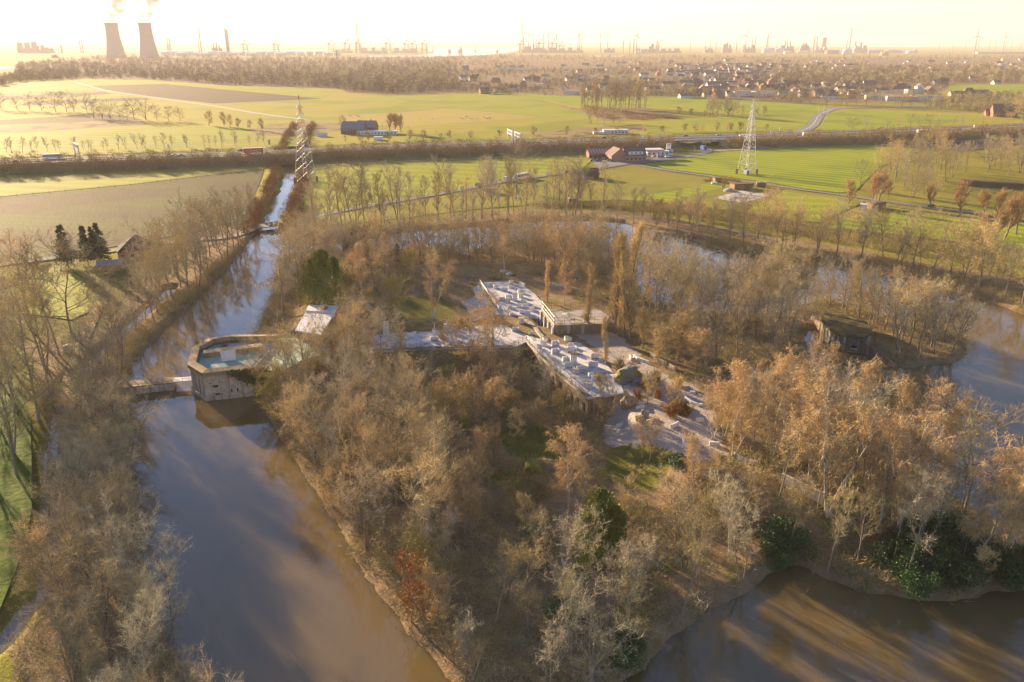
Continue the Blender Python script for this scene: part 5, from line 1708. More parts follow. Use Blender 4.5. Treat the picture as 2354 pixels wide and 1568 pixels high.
# fenced platform with arched wall
pc = centre(PLAT)
pl = empty('platform', (pc[0], pc[1], 4.3))
tag(pl, 'raised square concrete platform with arches along its left side', 'platform')
b = MB(); b.prism(loc(PLAT, pc), -.5, 4.3, cap=False); b.build('wall', M['old_brick'], pl)
b = MB(); b.prism(inset(loc(PLAT, pc), -.15), 4.3, 4.5); b.build('floor_slab', M['terrace_old'], pl)
a, b_ = PLAT[0], PLAT[5]
d = Vector((b_[0] - a[0], b_[1] - a[1])); ang = math.atan2(d.y, d.x)
am2 = arch_mb(d.length / 4.2, 2.9, .15)
for k in range(3):
    t = (k + .6) / 3.2
    am2.build('arch', M['dark'], pl, loc=(a[0] + d.x * t - pc[0] + math.sin(ang) * .03, a[1] + d.y * t - pc[1] - math.cos(ang) * .03, .4), rz=ang)
wb = MB()
for k in range(4):
    t = (k + .1) / 3.2
    wb.box((a[0] + d.x * t - pc[0] + math.sin(ang) * .3, a[1] + d.y * t - pc[1] - math.cos(ang) * .3, -.4), (.55, .5, 4.2), ang, top=.8)
wb.build('buttress', M['concrete_pale'], pl)
PF = [(*PLAT[k], 8.8) for k in (0, 5, 4, 3, 2, 1, 0)]
fence('platform_fence', 'tall wire fence round the raised platform', 'fence', PF[1:7], 2.0, 2.4, M['rust'], M['rust'], (1.0, .55, .1), rr=.03)
fence('platform_fence', 'sunlit tall fence along the arched side of the platform', 'fence', PF[0:2], 2.2, 1.6, M['steel_warm'], M['rust'], (1.0, .5, .08), rr=.05)
for q, lab in (((1297, 728), 'small white table on the fenced platform'),):
    x, y = G(q[0], q[1], 8.8)
    r = empty('table', (x, y, 8.804)); tag(r, lab, 'table')
    b = MB(); b.box((0, 0, .72), (1.2, .8, .05)); b.build('tabletop', M['white'], r)
    for sx in (-.5, .5):
        for sy in (-.3, .3):
            b = MB(); b.box((sx, sy, 0), (.06, .06, .715)); b.build('leg', M['white'], r)
x, y = G(1309, 729, 8.8)
r = empty('folding_chair', (x, y, 8.804), .5); tag(r, 'pale folding chair leaning back on the fenced platform', 'chair')
b = MB(); b.box((0, 0, .42), (.5, .5, .05)); b.build('seat', M['white'], r)
b = MB(); b.raw([(-.25, .2, .45), (.25, .2, .45), (.25, .55, 1.2), (-.25, .55, 1.2), (-.25, .25, .45), (.25, .25, .45), (.25, .6, 1.2), (-.25, .6, 1.2)], [(0, 1, 2, 3), (7, 6, 5, 4), (3, 2, 6, 7)]); b.build('backrest', M['white'], r)
for sx in (-.22, .22):
    for sy in (-.22, .22):
        b = MB(); b.box((sx, sy, 0), (.04, .04, .415)); b.build('leg', M['rust'], r)
sheet('cistern_water', POOL, M['water'], 3.6)

# white roofed shed
SH = GA([(710, 703), (778, 705), (738, 768), (678, 758)], 8.2)
sc_ = centre(SH)
sh = empty('white_shed', (sc_[0], sc_[1], 2.0)); tag(sh, 'shed with a stepped white roof behind the twigs near the west shore', 'building')
b = MB(); b.prism(inset(loc(SH, sc_), .4), -1.5, 5.9, cap=False); b.build('wall', M['old_brick'], sh)
SL = loc(SH, sc_)
b = MB()
m1, m2 = lerp2(SL[0], SL[3], .25), lerp2(SL[1], SL[2], .25)
b.prism([SL[0], SL[1], m2, m1], 5.9, 6.5); b.build('upper_roof', M['roof_white'], sh)
b = MB(); m1, m2 = lerp2(SL[0], SL[3], .255), lerp2(SL[1], SL[2], .255)
b.prism([m1, m2, SL[2], SL[3]], 5.7, 6.1); b.build('lower_roof', M['roof_white'], sh)
b = MB(); q = lerp2(SL[1], m2, .5); b.box((q[0] - 3.2, q[1], 6.503), (1.6, 1.1, .6)); b.build('roof_box', M['timber'], sh)

# gatehouse block standing in the water, with green roofing
CF = [G(444.5, 900, 0), G(476, 921, 0), G(585, 909, 0)]
CR = [(-78.9, 184.0), (-77.2, 190.5), (-72.7, 192.8), (-60.0, 193.2)]
GATE = [CR[3], CR[2], CR[1], CR[0], CF[0], CF[1], CF[2]]
gc = centre(GATE)
gt = empty('gatehouse', (gc[0], gc[1], 0)); tag(gt, 'blunt nosed gatehouse in the moat with flaking grey walls and green roofing', 'gatehouse')
GL = loc(GATE, gc)
b = MB(); b.prism(GL, -2.0, 6.2, cap=False); gw = b.build('wall', M['concrete'], gt)
b = MB(); b.prism(inset(GL, -.35), -2.0, .9, cap=True); b.build('plinth', M['concrete'], gt)
cop = MB()
ring_o = inset(GL, -.4); ring_i = inset(GL, 1.5)
aa = sum(GL[i][0] * GL[(i + 1) % 7][1] - GL[(i + 1) % 7][0] * GL[i][1] for i in range(7))
for i in range(7):
    j = (i + 1) % 7
    # leave the side that joins the body open
    po, qo, pi_, qi = ring_o[i], ring_o[j], ring_i[i], ring_i[j]
    if (po[0] + qo[0]) / 2 > 6.5 and abs(po[0] - qo[0]) < 6: continue
    cop.raw([(*po, 6.2), (*qo, 6.2), (*qi, 6.2), (*pi_, 6.2), (*po, 7.1), (*qo, 7.1), (*qi, 7.35), (*pi_, 7.35)], [(0, 1, 5, 4), (4, 5, 6, 7), (2, 3, 7, 6), (3, 2, 1, 0)])
cop.build('coping', M['moss_stone'], gt)
b = MB(); b.prism(ring_i, 5.0, 5.7); b.build('roof', M['roof_green'], gt)
ra, rb_ = G(463, 812, 7.0), G(600, 795, 7.0)
d = Vector((rb_[0] - ra[0], rb_[1] - ra[1])); ang = math.atan2(d.y, d.x)
b = MB(); b.box(((ra[0] + rb_[0]) / 2 - gc[0], (ra[1] + rb_[1]) / 2 - gc[1] + 1.2, 5.704), (d.length, 2.4, 1.2), ang); b.build('ridge_wall', M['moss_stone'], gt)
x, y = G(527, 829, 5.7)
b = MB(); b.raw([(-1.65, 0, 0), (1.55, .1, 0), (1.7, 1.0, 2.3), (-1.8, 1.0, 2.2), (-1.65, -.08, .0), (1.55, .02, .0), (1.7, .92, 2.35), (-1.8, .92, 2.25)], [(4, 5, 6, 7), (3, 2, 1, 0), (7, 6, 2, 3), (0, 4, 7, 3), (5, 1, 2, 6)])
pan = b.build('metal_panel', M['roof_white'], None, loc=(x, y, 5.72), rz=ang); tag(pan, 'white corrugated panel leaning against the ridge on the green roof', 'panel')
b = MB(); x, y = G(516, 795, 5.7); b.lathe([(0.0, 0), (.8, 0), (.75, .5), (.4, .75), (0, .8)], (x - gc[0], y - gc[1], 5.704), 10); b.build('roof_vent', M['rust'], gt)
# loopholes and relief on the moat faces
d = Vector((CF[2][0] - CF[1][0], CF[2][1] - CF[1][1])); Ld = d.length; ang = math.atan2(d.y, d.x); nrm = Vector((math.sin(ang), -math.cos(ang)))


def on_face(u, z, w, h, name, m_, dep=.06):
    p = Vector((CF[1][0] - gc[0], CF[1][1] - gc[1])) + d.normalized() * u + nrm * dep / 2
    b = MB(); b.box((p.x, p.y, z), (w, dep, h), ang); b.build(name, m_, gt)


for u, z, w, h in ((2.3, 3.1, 1.0, .55), (2.5, 1.2, 1.0, .35), (5.7, 1.5, .28, .8), (7.0, 1.5, .28, .8), (1.1, 4.1, .28, .25), (3.2, 4.1, .28, .25), (1.6, 3.4, .2, .2), (3.3, 2.7, .2, .2), (1.8, 1.5, .22, .18), (3.6, 1.2, .22, .18), (9.2, 2.6, .28, .8)):
    on_face(u, z, w, h, 'loophole', M['dark'], .08)
on_face(4.3, .95, .8, 4.2, 'stone_pier', M['concrete'], .25)
on_face(4.3, 5.0, .5, .9, 'stone_corbel', M['concrete'], .3)
pm = MB(); pm.tube([(0, 0, 0), (0, 0, 3.4)], .05, 5); x, y = G(440, 817, 7.2)
o = pm.build('flag_pole', M['steel'], None, loc=(x, y, 7.2)); tag(o, 'thin bare pole on the nose of the gatehouse', 'pole')
# ivy
gi = np.random.default_rng(11)
n_ = 5200
u = gi.uniform(5, 14.5, n_); v = gi.uniform(.6, 7.2, n_)
ok = v > 6.6 - (u - 4.6) * .62 + gi.normal(size=n_) * .35
ok &= (v > 1.2)
u, v = u[ok], v[ok]
dn = np.array([d.normalized().x, d.normalized().y]); nn = np.array([nrm.x, nrm.y])
Pv = np.stack([CF[1][0] + dn[0] * u + nn[0] * gi.uniform(.1, .75, len(u)), CF[1][1] + dn[1] * u + nn[1] * gi.uniform(.1, .75, len(u)), v], 1)
Dv = norm(gi.normal(size=Pv.shape) + np.array([nn[0], nn[1], -.3]))
me = twig_mesh('ivy', Pv, Dv, gi.uniform(.2, .45, len(u)), .3, M['ivy'], gi)
o = bpy.data.objects.new('ivy', me); C.objects.link(o); tag(o, 'dark green ivy hanging over the moat wall of the gatehouse', 'ivy')

# green roofed body behind the gatehouse
bc = centre(BODY)
bo = empty('fort_barracks', (bc[0], bc[1], 1.0)); tag(bo, 'low barracks with weathered green roofing hidden among the trees behind the gatehouse', 'building')
BLc = loc(BODY, bc)
b = MB(); b.prism(inset(BLc, .05), -1.0, 4.2, cap=False); b.build('wall', M['concrete'], bo)
b = MB(); b.prism(BLc, 4.2, 4.6); b.build('roof', M['roof_green'], bo)

# bridge
A_, B_, C_ = G(283, 884, 2.0), G(397, 873, 2.0), G(446, 869, 2.0)
br = empty('bridge', (A_[0], A_[1], 0)); tag(br, 'narrow bridge of a stone causeway and a steel span leading to the gatehouse', 'bridge')
d = Vector((B_[0] - A_[0], B_[1] - A_[1])); ang = math.atan2(d.y, d.x)
b = MB(); b.box((d.x / 2, d.y / 2, -1.8), (d.length, 3.4, 3.6), ang); b.build('causeway', M['concrete'], br)
b = MB(); b.box((d.x / 2, d.y / 2, 1.804), (d.length + .3, 3.8, .22), ang); b.build('deck', M['moss_stone'], br)
b = MB(); b.box((d.x - .6, d.y, -1.8), (1.6, 4.0, 3.55), ang); b.build('pier', M['concrete'], br)
d2 = Vector((C_[0] - B_[0], C_[1] - B_[1])); ang2 = math.atan2(d2.y, d2.x)
b = MB(); b.box((d.x + d2.x / 2 + .2, d.y + d2.y / 2, 1.75), (d2.length + .6, 2.6, .25), ang2); b.build('steel_span', M['steel'], br)
for off, lb in ((1.35, 'far'), (-1.35, 'near')):
    n1 = Vector((-math.sin(ang), math.cos(ang))) * off
    fence('bridge_railing', 'thin steel railing on the %s side of the bridge' % lb, 'railing', [(A_[0] + n1.x, A_[1] + n1.y, 2.0), (B_[0] + n1.x, B_[1] + n1.y, 2.0), (C_[0] + n1.x, C_[1] + n1.y, 2.0)], 1.1, 1.9, M['steel'], M['steel'], rr=.03)

# eastern bastion of concrete
EB = GA([(1886, 768), (1893, 781), (1922, 804), (1978, 811), (1998, 800), (1985, 775), (1935, 752), (1895, 752)], 0.0)
ec = centre(EB)
ROOFED_E = EB
eb = empty('concrete_bastion', (ec[0], ec[1], 0)); tag(eb, 'dark streaked concrete bastion with a flat roof standing in the bay', 'bastion')
b = MB(); b.prism(loc(EB, ec), -1.8, 4.0, cap=False); b.build('wall', mat('streaked_concrete', (.16, .145, .125), (.10, .09, .075), .5, rough=.9, streak=((.6, .58, .55), .8, .75)), eb)
b = MB(); b.prism(inset(loc(EB, ec), -.35), 4.0, 4.5); b.build('roof', mat('mossy_dark_roof', (.11, .09, .06), (.07, .06, .04), .6, wpos=True, spec=.05, rough=1, bump=.1, third=((.15, .15, .05), .4, .5, .6)), eb)
q0, q1 = EB[2], EB[3]
d = Vector((q1[0] - q0[0], q1[1] - q0[1])); ang = math.atan2(d.y, d.x); nr = Vector((math.sin(ang), -math.cos(ang)))
for t, z, w, h in ((.72, 1.1, 1.3, .7), (.72, .75, 1.7, .2), (.25, 1.6, .25, .7)):
    p = (q0[0] + d.x * t - ec[0] + nr.x * .05, q0[1] + d.y * t - ec[1] + nr.y * .05, z)
    b = MB(); b.box(p, (w, .15, h), ang); b.build('loophole' if h != .2 else 'ledge', M['dark'] if h != .2 else M['concrete_pale'], eb)
b = MB()
E1, E2 = G(1980, 812, 0), G(2062, 848, 0)
b.raw([(*E1, -1), (*E2, -1), (*E2, .9), (*E1, 3.4), (E1[0] + .3, E1[1] + 1, -1), (E2[0] + .3, E2[1] + 1, -1), (E2[0] + .3, E2[1] + 1, .9), (E1[0] + .3, E1[1] + 1, 3.4)], [(0, 1, 2, 3), (3, 2, 6, 7), (7, 6, 5, 4), (1, 5, 6, 2), (0, 3, 7, 4)])
o = b.build('retaining_wall', M['old_brick']); tag(o, 'dark concrete retaining wall stepping down to the water right of the bastion', 'wall')
b = MB()
E1, E2 = G(1862, 742, 0), G(1888, 768, 0)
b.raw([(*E1, -1), (*E2, -1), (*E2, 2.6), (*E1, 2.2), (E1[0] + .8, E1[1] + .8, -1), (E2[0] + .8, E2[1] + .8, -1), (E2[0] + .8, E2[1] + .8, 2.6), (E1[0] + .8, E1[1] + .8, 2.2)], [(0, 1, 2, 3), (3, 2, 6, 7), (7, 6, 5, 4), (1, 5, 6, 2), (0, 3, 7, 4)])
o = b.build('retaining_wall', M['old_brick']); tag(o, 'low concrete wall left of the bastion along the narrow bay', 'wall')

# low whitewashed walls of the sandy yard
fc = lambda a, b_: (a / 5.116 + 1379.5, b_ / 5.116 + 797)


def low_wall(zpts, h, th, label, m_='concrete_pale', conv=True, grp=None):
    P = [PT(*(fc(*p) if conv else p)) for p in zpts]
    b = MB()
    o0 = P[0]
    for i in range(len(P) - 1):
        p, q = Vector(P[i]), Vector(P[i + 1])
        dd = (q - p); dd.z = 0; e = dd.normalized(); nn_ = Vector((-e.y, e.x, 0)) * th / 2
        p = p - Vector(o0); q = q - Vector(o0)
        q = q + e * .02
        up = Vector((0, 0, h)); dn_ = Vector((0, 0, -.4))
        vs = [p - nn_ + dn_, q - nn_ + dn_, q + nn_ + dn_, p + nn_ + dn_, p - nn_ + up, q - nn_ + up, q + nn_ + up, p + nn_ + up]
        b.raw(vs, [(4, 5, 6, 7), (0, 1, 5, 4), (1, 2, 6, 5), (2, 3, 7, 6), (3, 0, 4, 7)])
    o = b.build('low_wall', M[m_], loc=o0)
    tag(o, label, 'wall', grp)


for pts, h, l in (([(185, 955), (268, 915)], .8, 'short white wall standing alone left of the sandy yard'), ([(835, 965), (915, 925)], .9, 'short slanting white wall at the top of the sandy yard'),
                  ([(985, 575), (1010, 620), (1070, 665), (1140, 695)], .6, 'curved white wall behind the sandy yard'), ([(930, 490), (1060, 490), (1078, 510)], .7, 'weathered wall above the curved one'), ([(1060, 545), (1115, 548)], .5, 'small white wall right of the curved one'),
                  ([(1142, 700), (1210, 690)], .5, 'short white wall at the end of the curved one'), ([(1125, 880), (1215, 880)], .8, 'straight white wall beside the orange birches'), ([(1283, 1160), (1400, 1165)], .8, 'grey white wall below the orange birches'),
                  ([(975, 1090), (987, 1170), (1060, 1200), (1120, 1200), (1172, 1215)], .8, 'bent U shaped white wall in the sandy yard'), ([(990, 1110), (1090, 1125)], .6, 'short wall closing the back of the U shaped one'), ([(1295, 1220), (1390, 1268)], .7, 'bluish white slanting wall at the lower right of the sandy yard'),
                  ([(1570, 1280), (1640, 1330), (1740, 1370), (1850, 1390)], .8, 'long curved wall under the golden trees'), ([(350, 120), (362, 165)], .7, 'first short white wall among the trenches'), ([(395, 125), (440, 160), (570, 205)], .8, 'long white wall among the trenches'),
                  ([(600, 105), (650, 145)], .9, 'short wall at the top of the trenches'), ([(670, 165), (780, 210)], .7, 'thin wall in the middle of the trenches'), ([(815, 235), (885, 285)], .9, 'brown white wall at the right end of the trenches'),
                  ([(640, 905), (860, 1000)], .25, 'low log edging between moss and sand'), ([(320, 690), (520, 690)], .7, 'upper curved step of the ruined circle'), ([(420, 735), (530, 725)], .7, 'lower curved step of the ruined circle'), ([(545, 900), (630, 880)], .7, 'mossy wall beside the two slim birches')):
    low_wall(pts, h, .35, l, 'terrace_old' if ('weathered' in l or 'mossy' in l or 'log' in l or 'brown' in l) else 'concrete_pale', grp='low walls of the sandy yard')
for pts, h, l in (([(1038, 579), (1068, 583)], .9, 'first white wall beside the north shore path'), ([(1060, 586), (1092, 589)], .7, 'second white wall beside the north shore path'), ([(1795, 1113), (1850, 1140), (1890, 1158)], 2.2, 'tall pale retaining wall among the southeast trees'), ([(1270, 655), (1330, 668)], .7, 'white wall behind the lombardy poplars'),
                  ([(1195, 653), (1206, 658)], .8, 'low white wall at the right of the far terrace end')):
    low_wall(pts, h, .4, l, 'concrete' if 'retaining' in l else 'concrete_pale', conv=False)

# boulders and ruin
def boulder(dx, dy, r, label, m_='stone', sq=.75):
    x, y, z = PT(dx, dy)
    bm = bmesh.new(); bmesh.ops.create_icosphere(bm, subdivisions=3, radius=1.0)
    s0 = rg.uniform(0, 99)
    for v in bm.verts:
        n_ = 1 + .28 * math.sin(v.co.x * 3.1 + s0) * math.sin(v.co.y * 2.7 + s0 * .7) + .14 * math.sin(v.co.z * 6 + s0) + .07 * math.sin(v.co.x * 11 + v.co.y * 9)
        v.co *= n_ * r
        v.co.z *= sq
    me = bpy.data.meshes.new('boulder'); bm.to_mesh(me); bm.free()
    me.materials.append(M[m_])
    o = bpy.data.objects.new('boulder', me); C.objects.link(o); o.location = (x, y, z + r * .25); o.rotation_euler = (0, 0, rg.uniform(0, 6))
    tag(o, label, 'boulder')


boulder(1442, 872, 2.6, 'largest grey boulder with yellow moss on top beside the terrace', 'stone', .8)
boulder(1448, 866, 2.2, 'yellow mossy mound on top of the boulders', 'moss', .7)
boulder(1464, 882, 1.3, 'round grey boulder at the right end of the rock group')
boulder(1430, 881, 1.1, 'dark boulder at the front of the rock group')
boulder(1424, 872, 1.5, 'pale rounded rock at the left end of the rock group', 'terrace_old')
boulder(1476, 884, .9, 'smallest boulder right of the round one')
boulder(1474, 965, 1.1, 'grey stone block below the ruined circle')
boulder(1446, 930, 1.6, 'sunlit upright stone left of the ruined circle', 'moss_stone', 1.2)
boulder(1482, 958, .8, 'pale upright stone beside the grey block', 'terrace_old', 1.6)
boulder(1226, 1085, 1.9, 'mossy ruined block on the slope above the southern wood', 'moss', .9)
boulder(1558, 940, 2.4, 'mossy green bank above the sunlit bramble', 'moss', .4)
boulder(1171, 632, 1.0, 'white rounded rock north of the terrace', 'concrete_pale')
boulder(1158, 627, 1.2, 'flat white rock farther north of the terrace', 'concrete_pale', .5)

# ------------------------------------------------------------------ pylons
def lattice_tower(name, label, cat, dx, dy, dtop, base, mats, rz, arms=(), bands=None, thin=1.0, cabin=False):
    x, y = G(dx, dy, 1.2)
    H = height_at(dx, dtop, y) - 1.2
    r = empty(name, (x, y, 1.3), rz)
    tag(r, label, cat)
    m0, m1 = mats

    def wid(z):
        u = z / H
        return max(.12, base * (1 - u / .8) + 1.6 * min(1, u / .8)) / 2 if u < .8 else max(.1, 1.6 * (1 - (u - .8) / .2) ** .9 * .9 + .1) / 2

    zs, z = [0.0], 0.0
    while z < H * .985:
        z = min(H, z + max(1.5, wid(z) * 2 * .75)); zs.append(z)
    for sx, sy in ((-1, -1), (1, -1), (1, 1), (-1, 1)):
        b = MB()
        for i in range(len(zs) - 1):
            u = zs[i] / H
            mi = 1 if bands and any(lo <= u < hi for lo, hi in bands) else 0
            b.tube([(sx * wid(zs[i]), sy * wid(zs[i]), zs[i]), (sx * wid(zs[i + 1]), sy * wid(zs[i + 1]), zs[i + 1])], (.23 - .1 * u) * thin, 4, mi, cap=False)
        b.build('leg', [m0, m1], r)
        f = MB(); f.box((sx * wid(0), sy * wid(0), -.3), (1.0, 1.0, 3.6), top=.85); f.build('foot', M['rust'], r)
    b = MB()
    for i in range(len(zs) - 1):
        z0, z1 = zs[i], zs[i + 1]
        u = z0 / H
        mi = 1 if bands and any(lo <= u < hi for lo, hi in bands) else 0
        w0, w1 = wid(z0), wid(z1)
        c = [(-1, -1), (1, -1), (1, 1), (-1, 1)]
        for k in range(4):
            p, q = c[k], c[(k + 1) % 4]
            rr = (.075 if u > .5 else .1) * thin
            b.tube([(p[0] * w0, p[1] * w0, z0), (q[0] * w1, q[1] * w1, z1)], rr, 3, mi, cap=False)
            if i % 2 == 0 or u < .35: b.tube([(q[0] * w0, q[1] * w0, z0), (p[0] * w1, p[1] * w1, z1)], rr, 3, mi, cap=False)
            b.tube([(p[0] * w1, p[1] * w1, z1), (q[0] * w1, q[1] * w1, z1)], rr, 3, mi, cap=False)
    b.build('bracing', [m0, m1], r)
    for u, L_ in arms:
        z = u * H
        for sx in (-1, 1):
            b = MB()
            w = wid(z)
            for sy in (-1, 1):
                b.tube([(sx * w, sy * w, z), (sx * (w + L_), 0, z - .1)], .09, 3)
                b.tube([(sx * w, sy * w, z + 1.6), (sx * (w + L_), 0, z)], .08, 3)
            b.tube([(sx * (w + L_), 0, z), (sx * (w + L_), 0, z - 1.6)], .07, 4)
            b.build('cross_arm', m0, r)
    if cabin:
        b = MB(); b.box((0, -.5, .0), (3.6, 2.4, 2.6)); b.build('cabinet', M['white'], r)
        for a in (0, 1.57, 3.14, 4.71):
            z = H * .47; w = wid(z) + .5
            b = MB(); b.box((w * math.cos(a), w * math.sin(a), z), (.45, .3, 2.6), a); b.build('antenna', M['steel'], r)
    return r


lattice_tower('pylon', 'lattice power pylon with red and white bands beside the stream', 'pylon', 704, 420, 219, 9.0, (M['steel'], M['red_steel']), R(70), [(.70, 2.6), (.78, 2.6), (.86, 2.6)], [(.62, .72), (.78, .86), (.94, 1.1)], .62)
lattice_tower('pylon', 'pale sunlit lattice mast with antennas in the bright green field', 'pylon', 1716, 401, 228, 8.5, (M['steel_warm'], M['steel_warm']), R(35), [(.73, 2.6), (.81, 2.6), (.89, 2.6)], cabin=True)


def pole(name, dx, dy, dtop, label, m_='rust', r0=.14, lamp=False, cat='pole', grp=None, z=1.2, arm=1.5):
    x, y = G(dx, dy, z)
    h = height_at(dx, dtop, y) - z
    r = empty(name, (x, y, z)); tag(r, label, cat, grp)
    b = MB(); b.tube([(0, 0, -.2), (0, 0, h)], [r0, r0 * .6], 5); b.build('shaft', M[m_], r)
    if lamp:
        b = MB(); b.tube([(0, 0, h), (-arm, 0, h + .2)], .06, 4); b.build('arm', M[m_], r)
        b = MB(); b.box((-arm, 0, h + .1), (.9, .35, .18)); b.build('lamp_head', M['white'], r)
    return r


for a, b_, c, l in ((1026, 440, 404, 'dark utility pole standing alone by the country road'), (1069, 312, 302, 'short dark pole at the motorway fence'), (511, 346, 292, 'tall thin mast behind the motorway at left'), (939, 306, 286, 'pole right of the farm trees'), (1003, 306, 294, 'thin pole in the pasture right of the farm'),
                    (880, 304, 280, 'pole behind the farm shed'), (1557, 414 - 20, 366, 'pale wooden pole at the lane junction'), (910, 445, 425, 'thin pole in the pasture left of the country road'), (1391, 367, 342, 'left one of two thin masts behind the barn'), (1395, 366, 342, 'right one of two thin masts behind the barn')):
    pole('utility_pole', a, b_, c, l, 'timber', .16)
for a, b_, c, l in ((1518, 369, 345, 'street lamp on the petrol station forecourt'), (1597, 347, 336, 'street lamp before the underpass'), (1621, 343, 327, 'street lamp beside the underpass')):
    pole('street_lamp', a, b_, c, l, 'steel', .1, True, 'lamp')
for k, (a, b_, c) in enumerate(((1880, 262, 240), (1893, 258, 240), (1902, 268, 250), (1905, 252, 238), (1940, 248, 236), (1912, 248, 238), (1898, 275, 262), (1880, 290, 274))):
    pole('street_lamp', a, b_, c, 'tall street lamp along the road to the village', 'steel', .12, True, 'lamp', 'street lamps on the village road')
for k, (a, b_, c) in enumerate(((485, 560, 525), (60, 600, 552))):
    pole('street_lamp', a, b_, c, ('street lamp beside the lane at the left house', 'street lamp by the lane near the left edge')[k], 'steel', .1, True, 'lamp')


# ------------------------------------------------------------------ vehicles
def wheels(root, xs_, half, r):
    wm_ = MB(); wm_.lathe([(r * .95, -.12), (r, -.08), (r, .08), (r * .95, .12)], n=12); wm_.poly([(r * .95 * math.cos(2 * math.pi * k / 12), r * .95 * math.sin(2 * math.pi * k / 12), -.12) for k in range(12)][::-1])
    first = None
    for x_ in xs_:
        for s_ in (-1, 1):
            if first is None:
                first = wm_.build('wheel', M['tyre'], root, loc=(x_, s_ * half, r)); first.rotation_euler = (R(90), 0, 0)
            else:
                c = first.copy(); C.objects.link(c); c.parent = root; c.location = (x_, s_ * half, r)


def profile(pts, w, wt, zt):
    """body from a side profile, narrowed above zt"""
    b = MB()
    n_ = len(pts)
    vs = []
    for s_ in (-1, 1):
        for x_, z_ in pts:
            k = w if z_ <= zt else wt
            vs.append((x_, s_ * k / 2, z_))
    fs = [tuple(range(n_))[::-1] if False else tuple(range(n_)), tuple(range(2 * n_ - 1, n_ - 1, -1))]
    fs += [(i, i + n_, (i + 1) % n_ + n_, (i + 1) % n_) for i in range(n_)]
    b.raw(vs, fs)
    return b


def car_proto(m_, name='car'):
    r = empty(name)
    b = profile([(-2.15, .35), (-2.15, .85), (-1.95, 1.0), (-1.2, 1.02), (1.15, .98), (2.0, .82), (2.15, .6), (2.15, .35)], 1.8, 1.7, .9)
    b.build('body', m_, r)
    b = profile([(-1.7, 1.0), (-1.25, 1.46), (.35, 1.48), (1.1, 1.0)], 1.62, 1.3, 1.1); b.build('window', M['glass'], r)
    b = MB(); b.box((-.45, 0, 1.475), (1.55, 1.28, .05)); b.build('roof', m_, r)
    for s_ in (-1, 1):
        b = MB(); b.box((2.12, s_ * .62, .62), (.1, .32, .16)); b.build('headlight', M['white'], r)
    wheels(r, (-1.35, 1.35), .82, .33)
    return r


def van_proto(m_, L_=6.0, h=2.6, name='van'):
    r = empty(name)
    b = profile([(-L_ / 2, .4), (-L_ / 2, h), (L_ / 2 - 1.4, h), (L_ / 2 - .7, 1.5), (L_ / 2, 1.25), (L_ / 2, .4)], 2.1, 2.0, 1.6); b.build('body', m_, r)
    b = MB(); b.raw([(L_ / 2 - .66, -.9, 1.6), (L_ / 2 - .66, .9, 1.6), (L_ / 2 - 1.3, .9, h - .1), (L_ / 2 - 1.3, -.9, h - .1)], [(0, 1, 2, 3)]); b.build('windscreen', M['glass'], r)
    b = MB(); b.box((L_ / 2 - 1.6, 0, 1.5), (.9, 2.12, .65)); b.build('side_window', M['glass'], r)
    wheels(r, (-L_ / 2 + 1.1, L_ / 2 - 1.1), .95, .36)
    return r


def bus_proto(m_, L_=12.0):
    r = empty('coach')
    b = profile([(-L_ / 2, .4), (-L_ / 2, 3.2), (L_ / 2 - .5, 3.2), (L_ / 2, 2.6), (L_ / 2, .4)], 2.5, 2.4, 2.4); b.build('body', m_, r)
    for s_ in (-1, 1):
        b = MB(); b.box((-.2, s_ * 1.24, 1.55), (L_ - 1.2, .06, 1.0)); b.build('window_band', M['glass'], r)
    wheels(r, (-L_ / 2 + 2.6, L_ / 2 - 2.4), 1.15, .48)
    return r


def truck_proto(mt, mc, side='red'):
    r = empty('lorry')
    b = MB(); b.box((-2.6, 0, 1.25), (13.2, 2.5, 2.75)); tr = b.build('trailer', mt, r)
    b = MB(); b.box((-2.6, 0, 4.004), (13.2, 2.5, .1)); b.build('roof', M['white'], r)
    b = profile([(4.6, .6), (4.6, 3.7), (5.3, 3.9), (6.7, 3.2), (6.9, 1.6), (6.9, .6)], 2.5, 2.4, 3.0); cb_ = b.build('cab', mc, r)
    b = MB(); b.raw([(6.9, -1.05, 2.1), (6.9, 1.05, 2.1), (6.76, 1.05, 3.1), (6.76, -1.05, 3.1)], [(0, 1, 2, 3)]); b.build('windscreen', M['glass'], cb_, loc=(.02, 0, 0))
    b = MB(); b.box((-2, 0, .8), (12, 1.0, .4)); b.build('chassis', M['rust'], r)
    wheels(r, (-7.8, -6.5, -5.2, 3.2, 5.9), 1.15, .5)
    return r


VP = {'white': car_proto(M['car_white']), 'dark': car_proto(M['car_dark']), 'grey': car_proto(M['car_grey']), 'van': van_proto(M['car_white']), 'camper': van_proto(M['car_white'], 7.0, 3.0, 'camper_van'), 'coach': bus_proto(M['car_white'])}
VP_used = set()


def vehicle(kind, dx, dy, z, yaw, label, cat='car', grp=None):
    if kind in VP_used: o = copy_tree(VP[kind])
    else:
        o = VP[kind]; VP_used.add(kind)
    x, y = G(dx, dy, z)
    o.location = (x, y, z + .01); o.rotation_euler = (0, 0, yaw)
    tag(o, label, cat, grp)
    return o


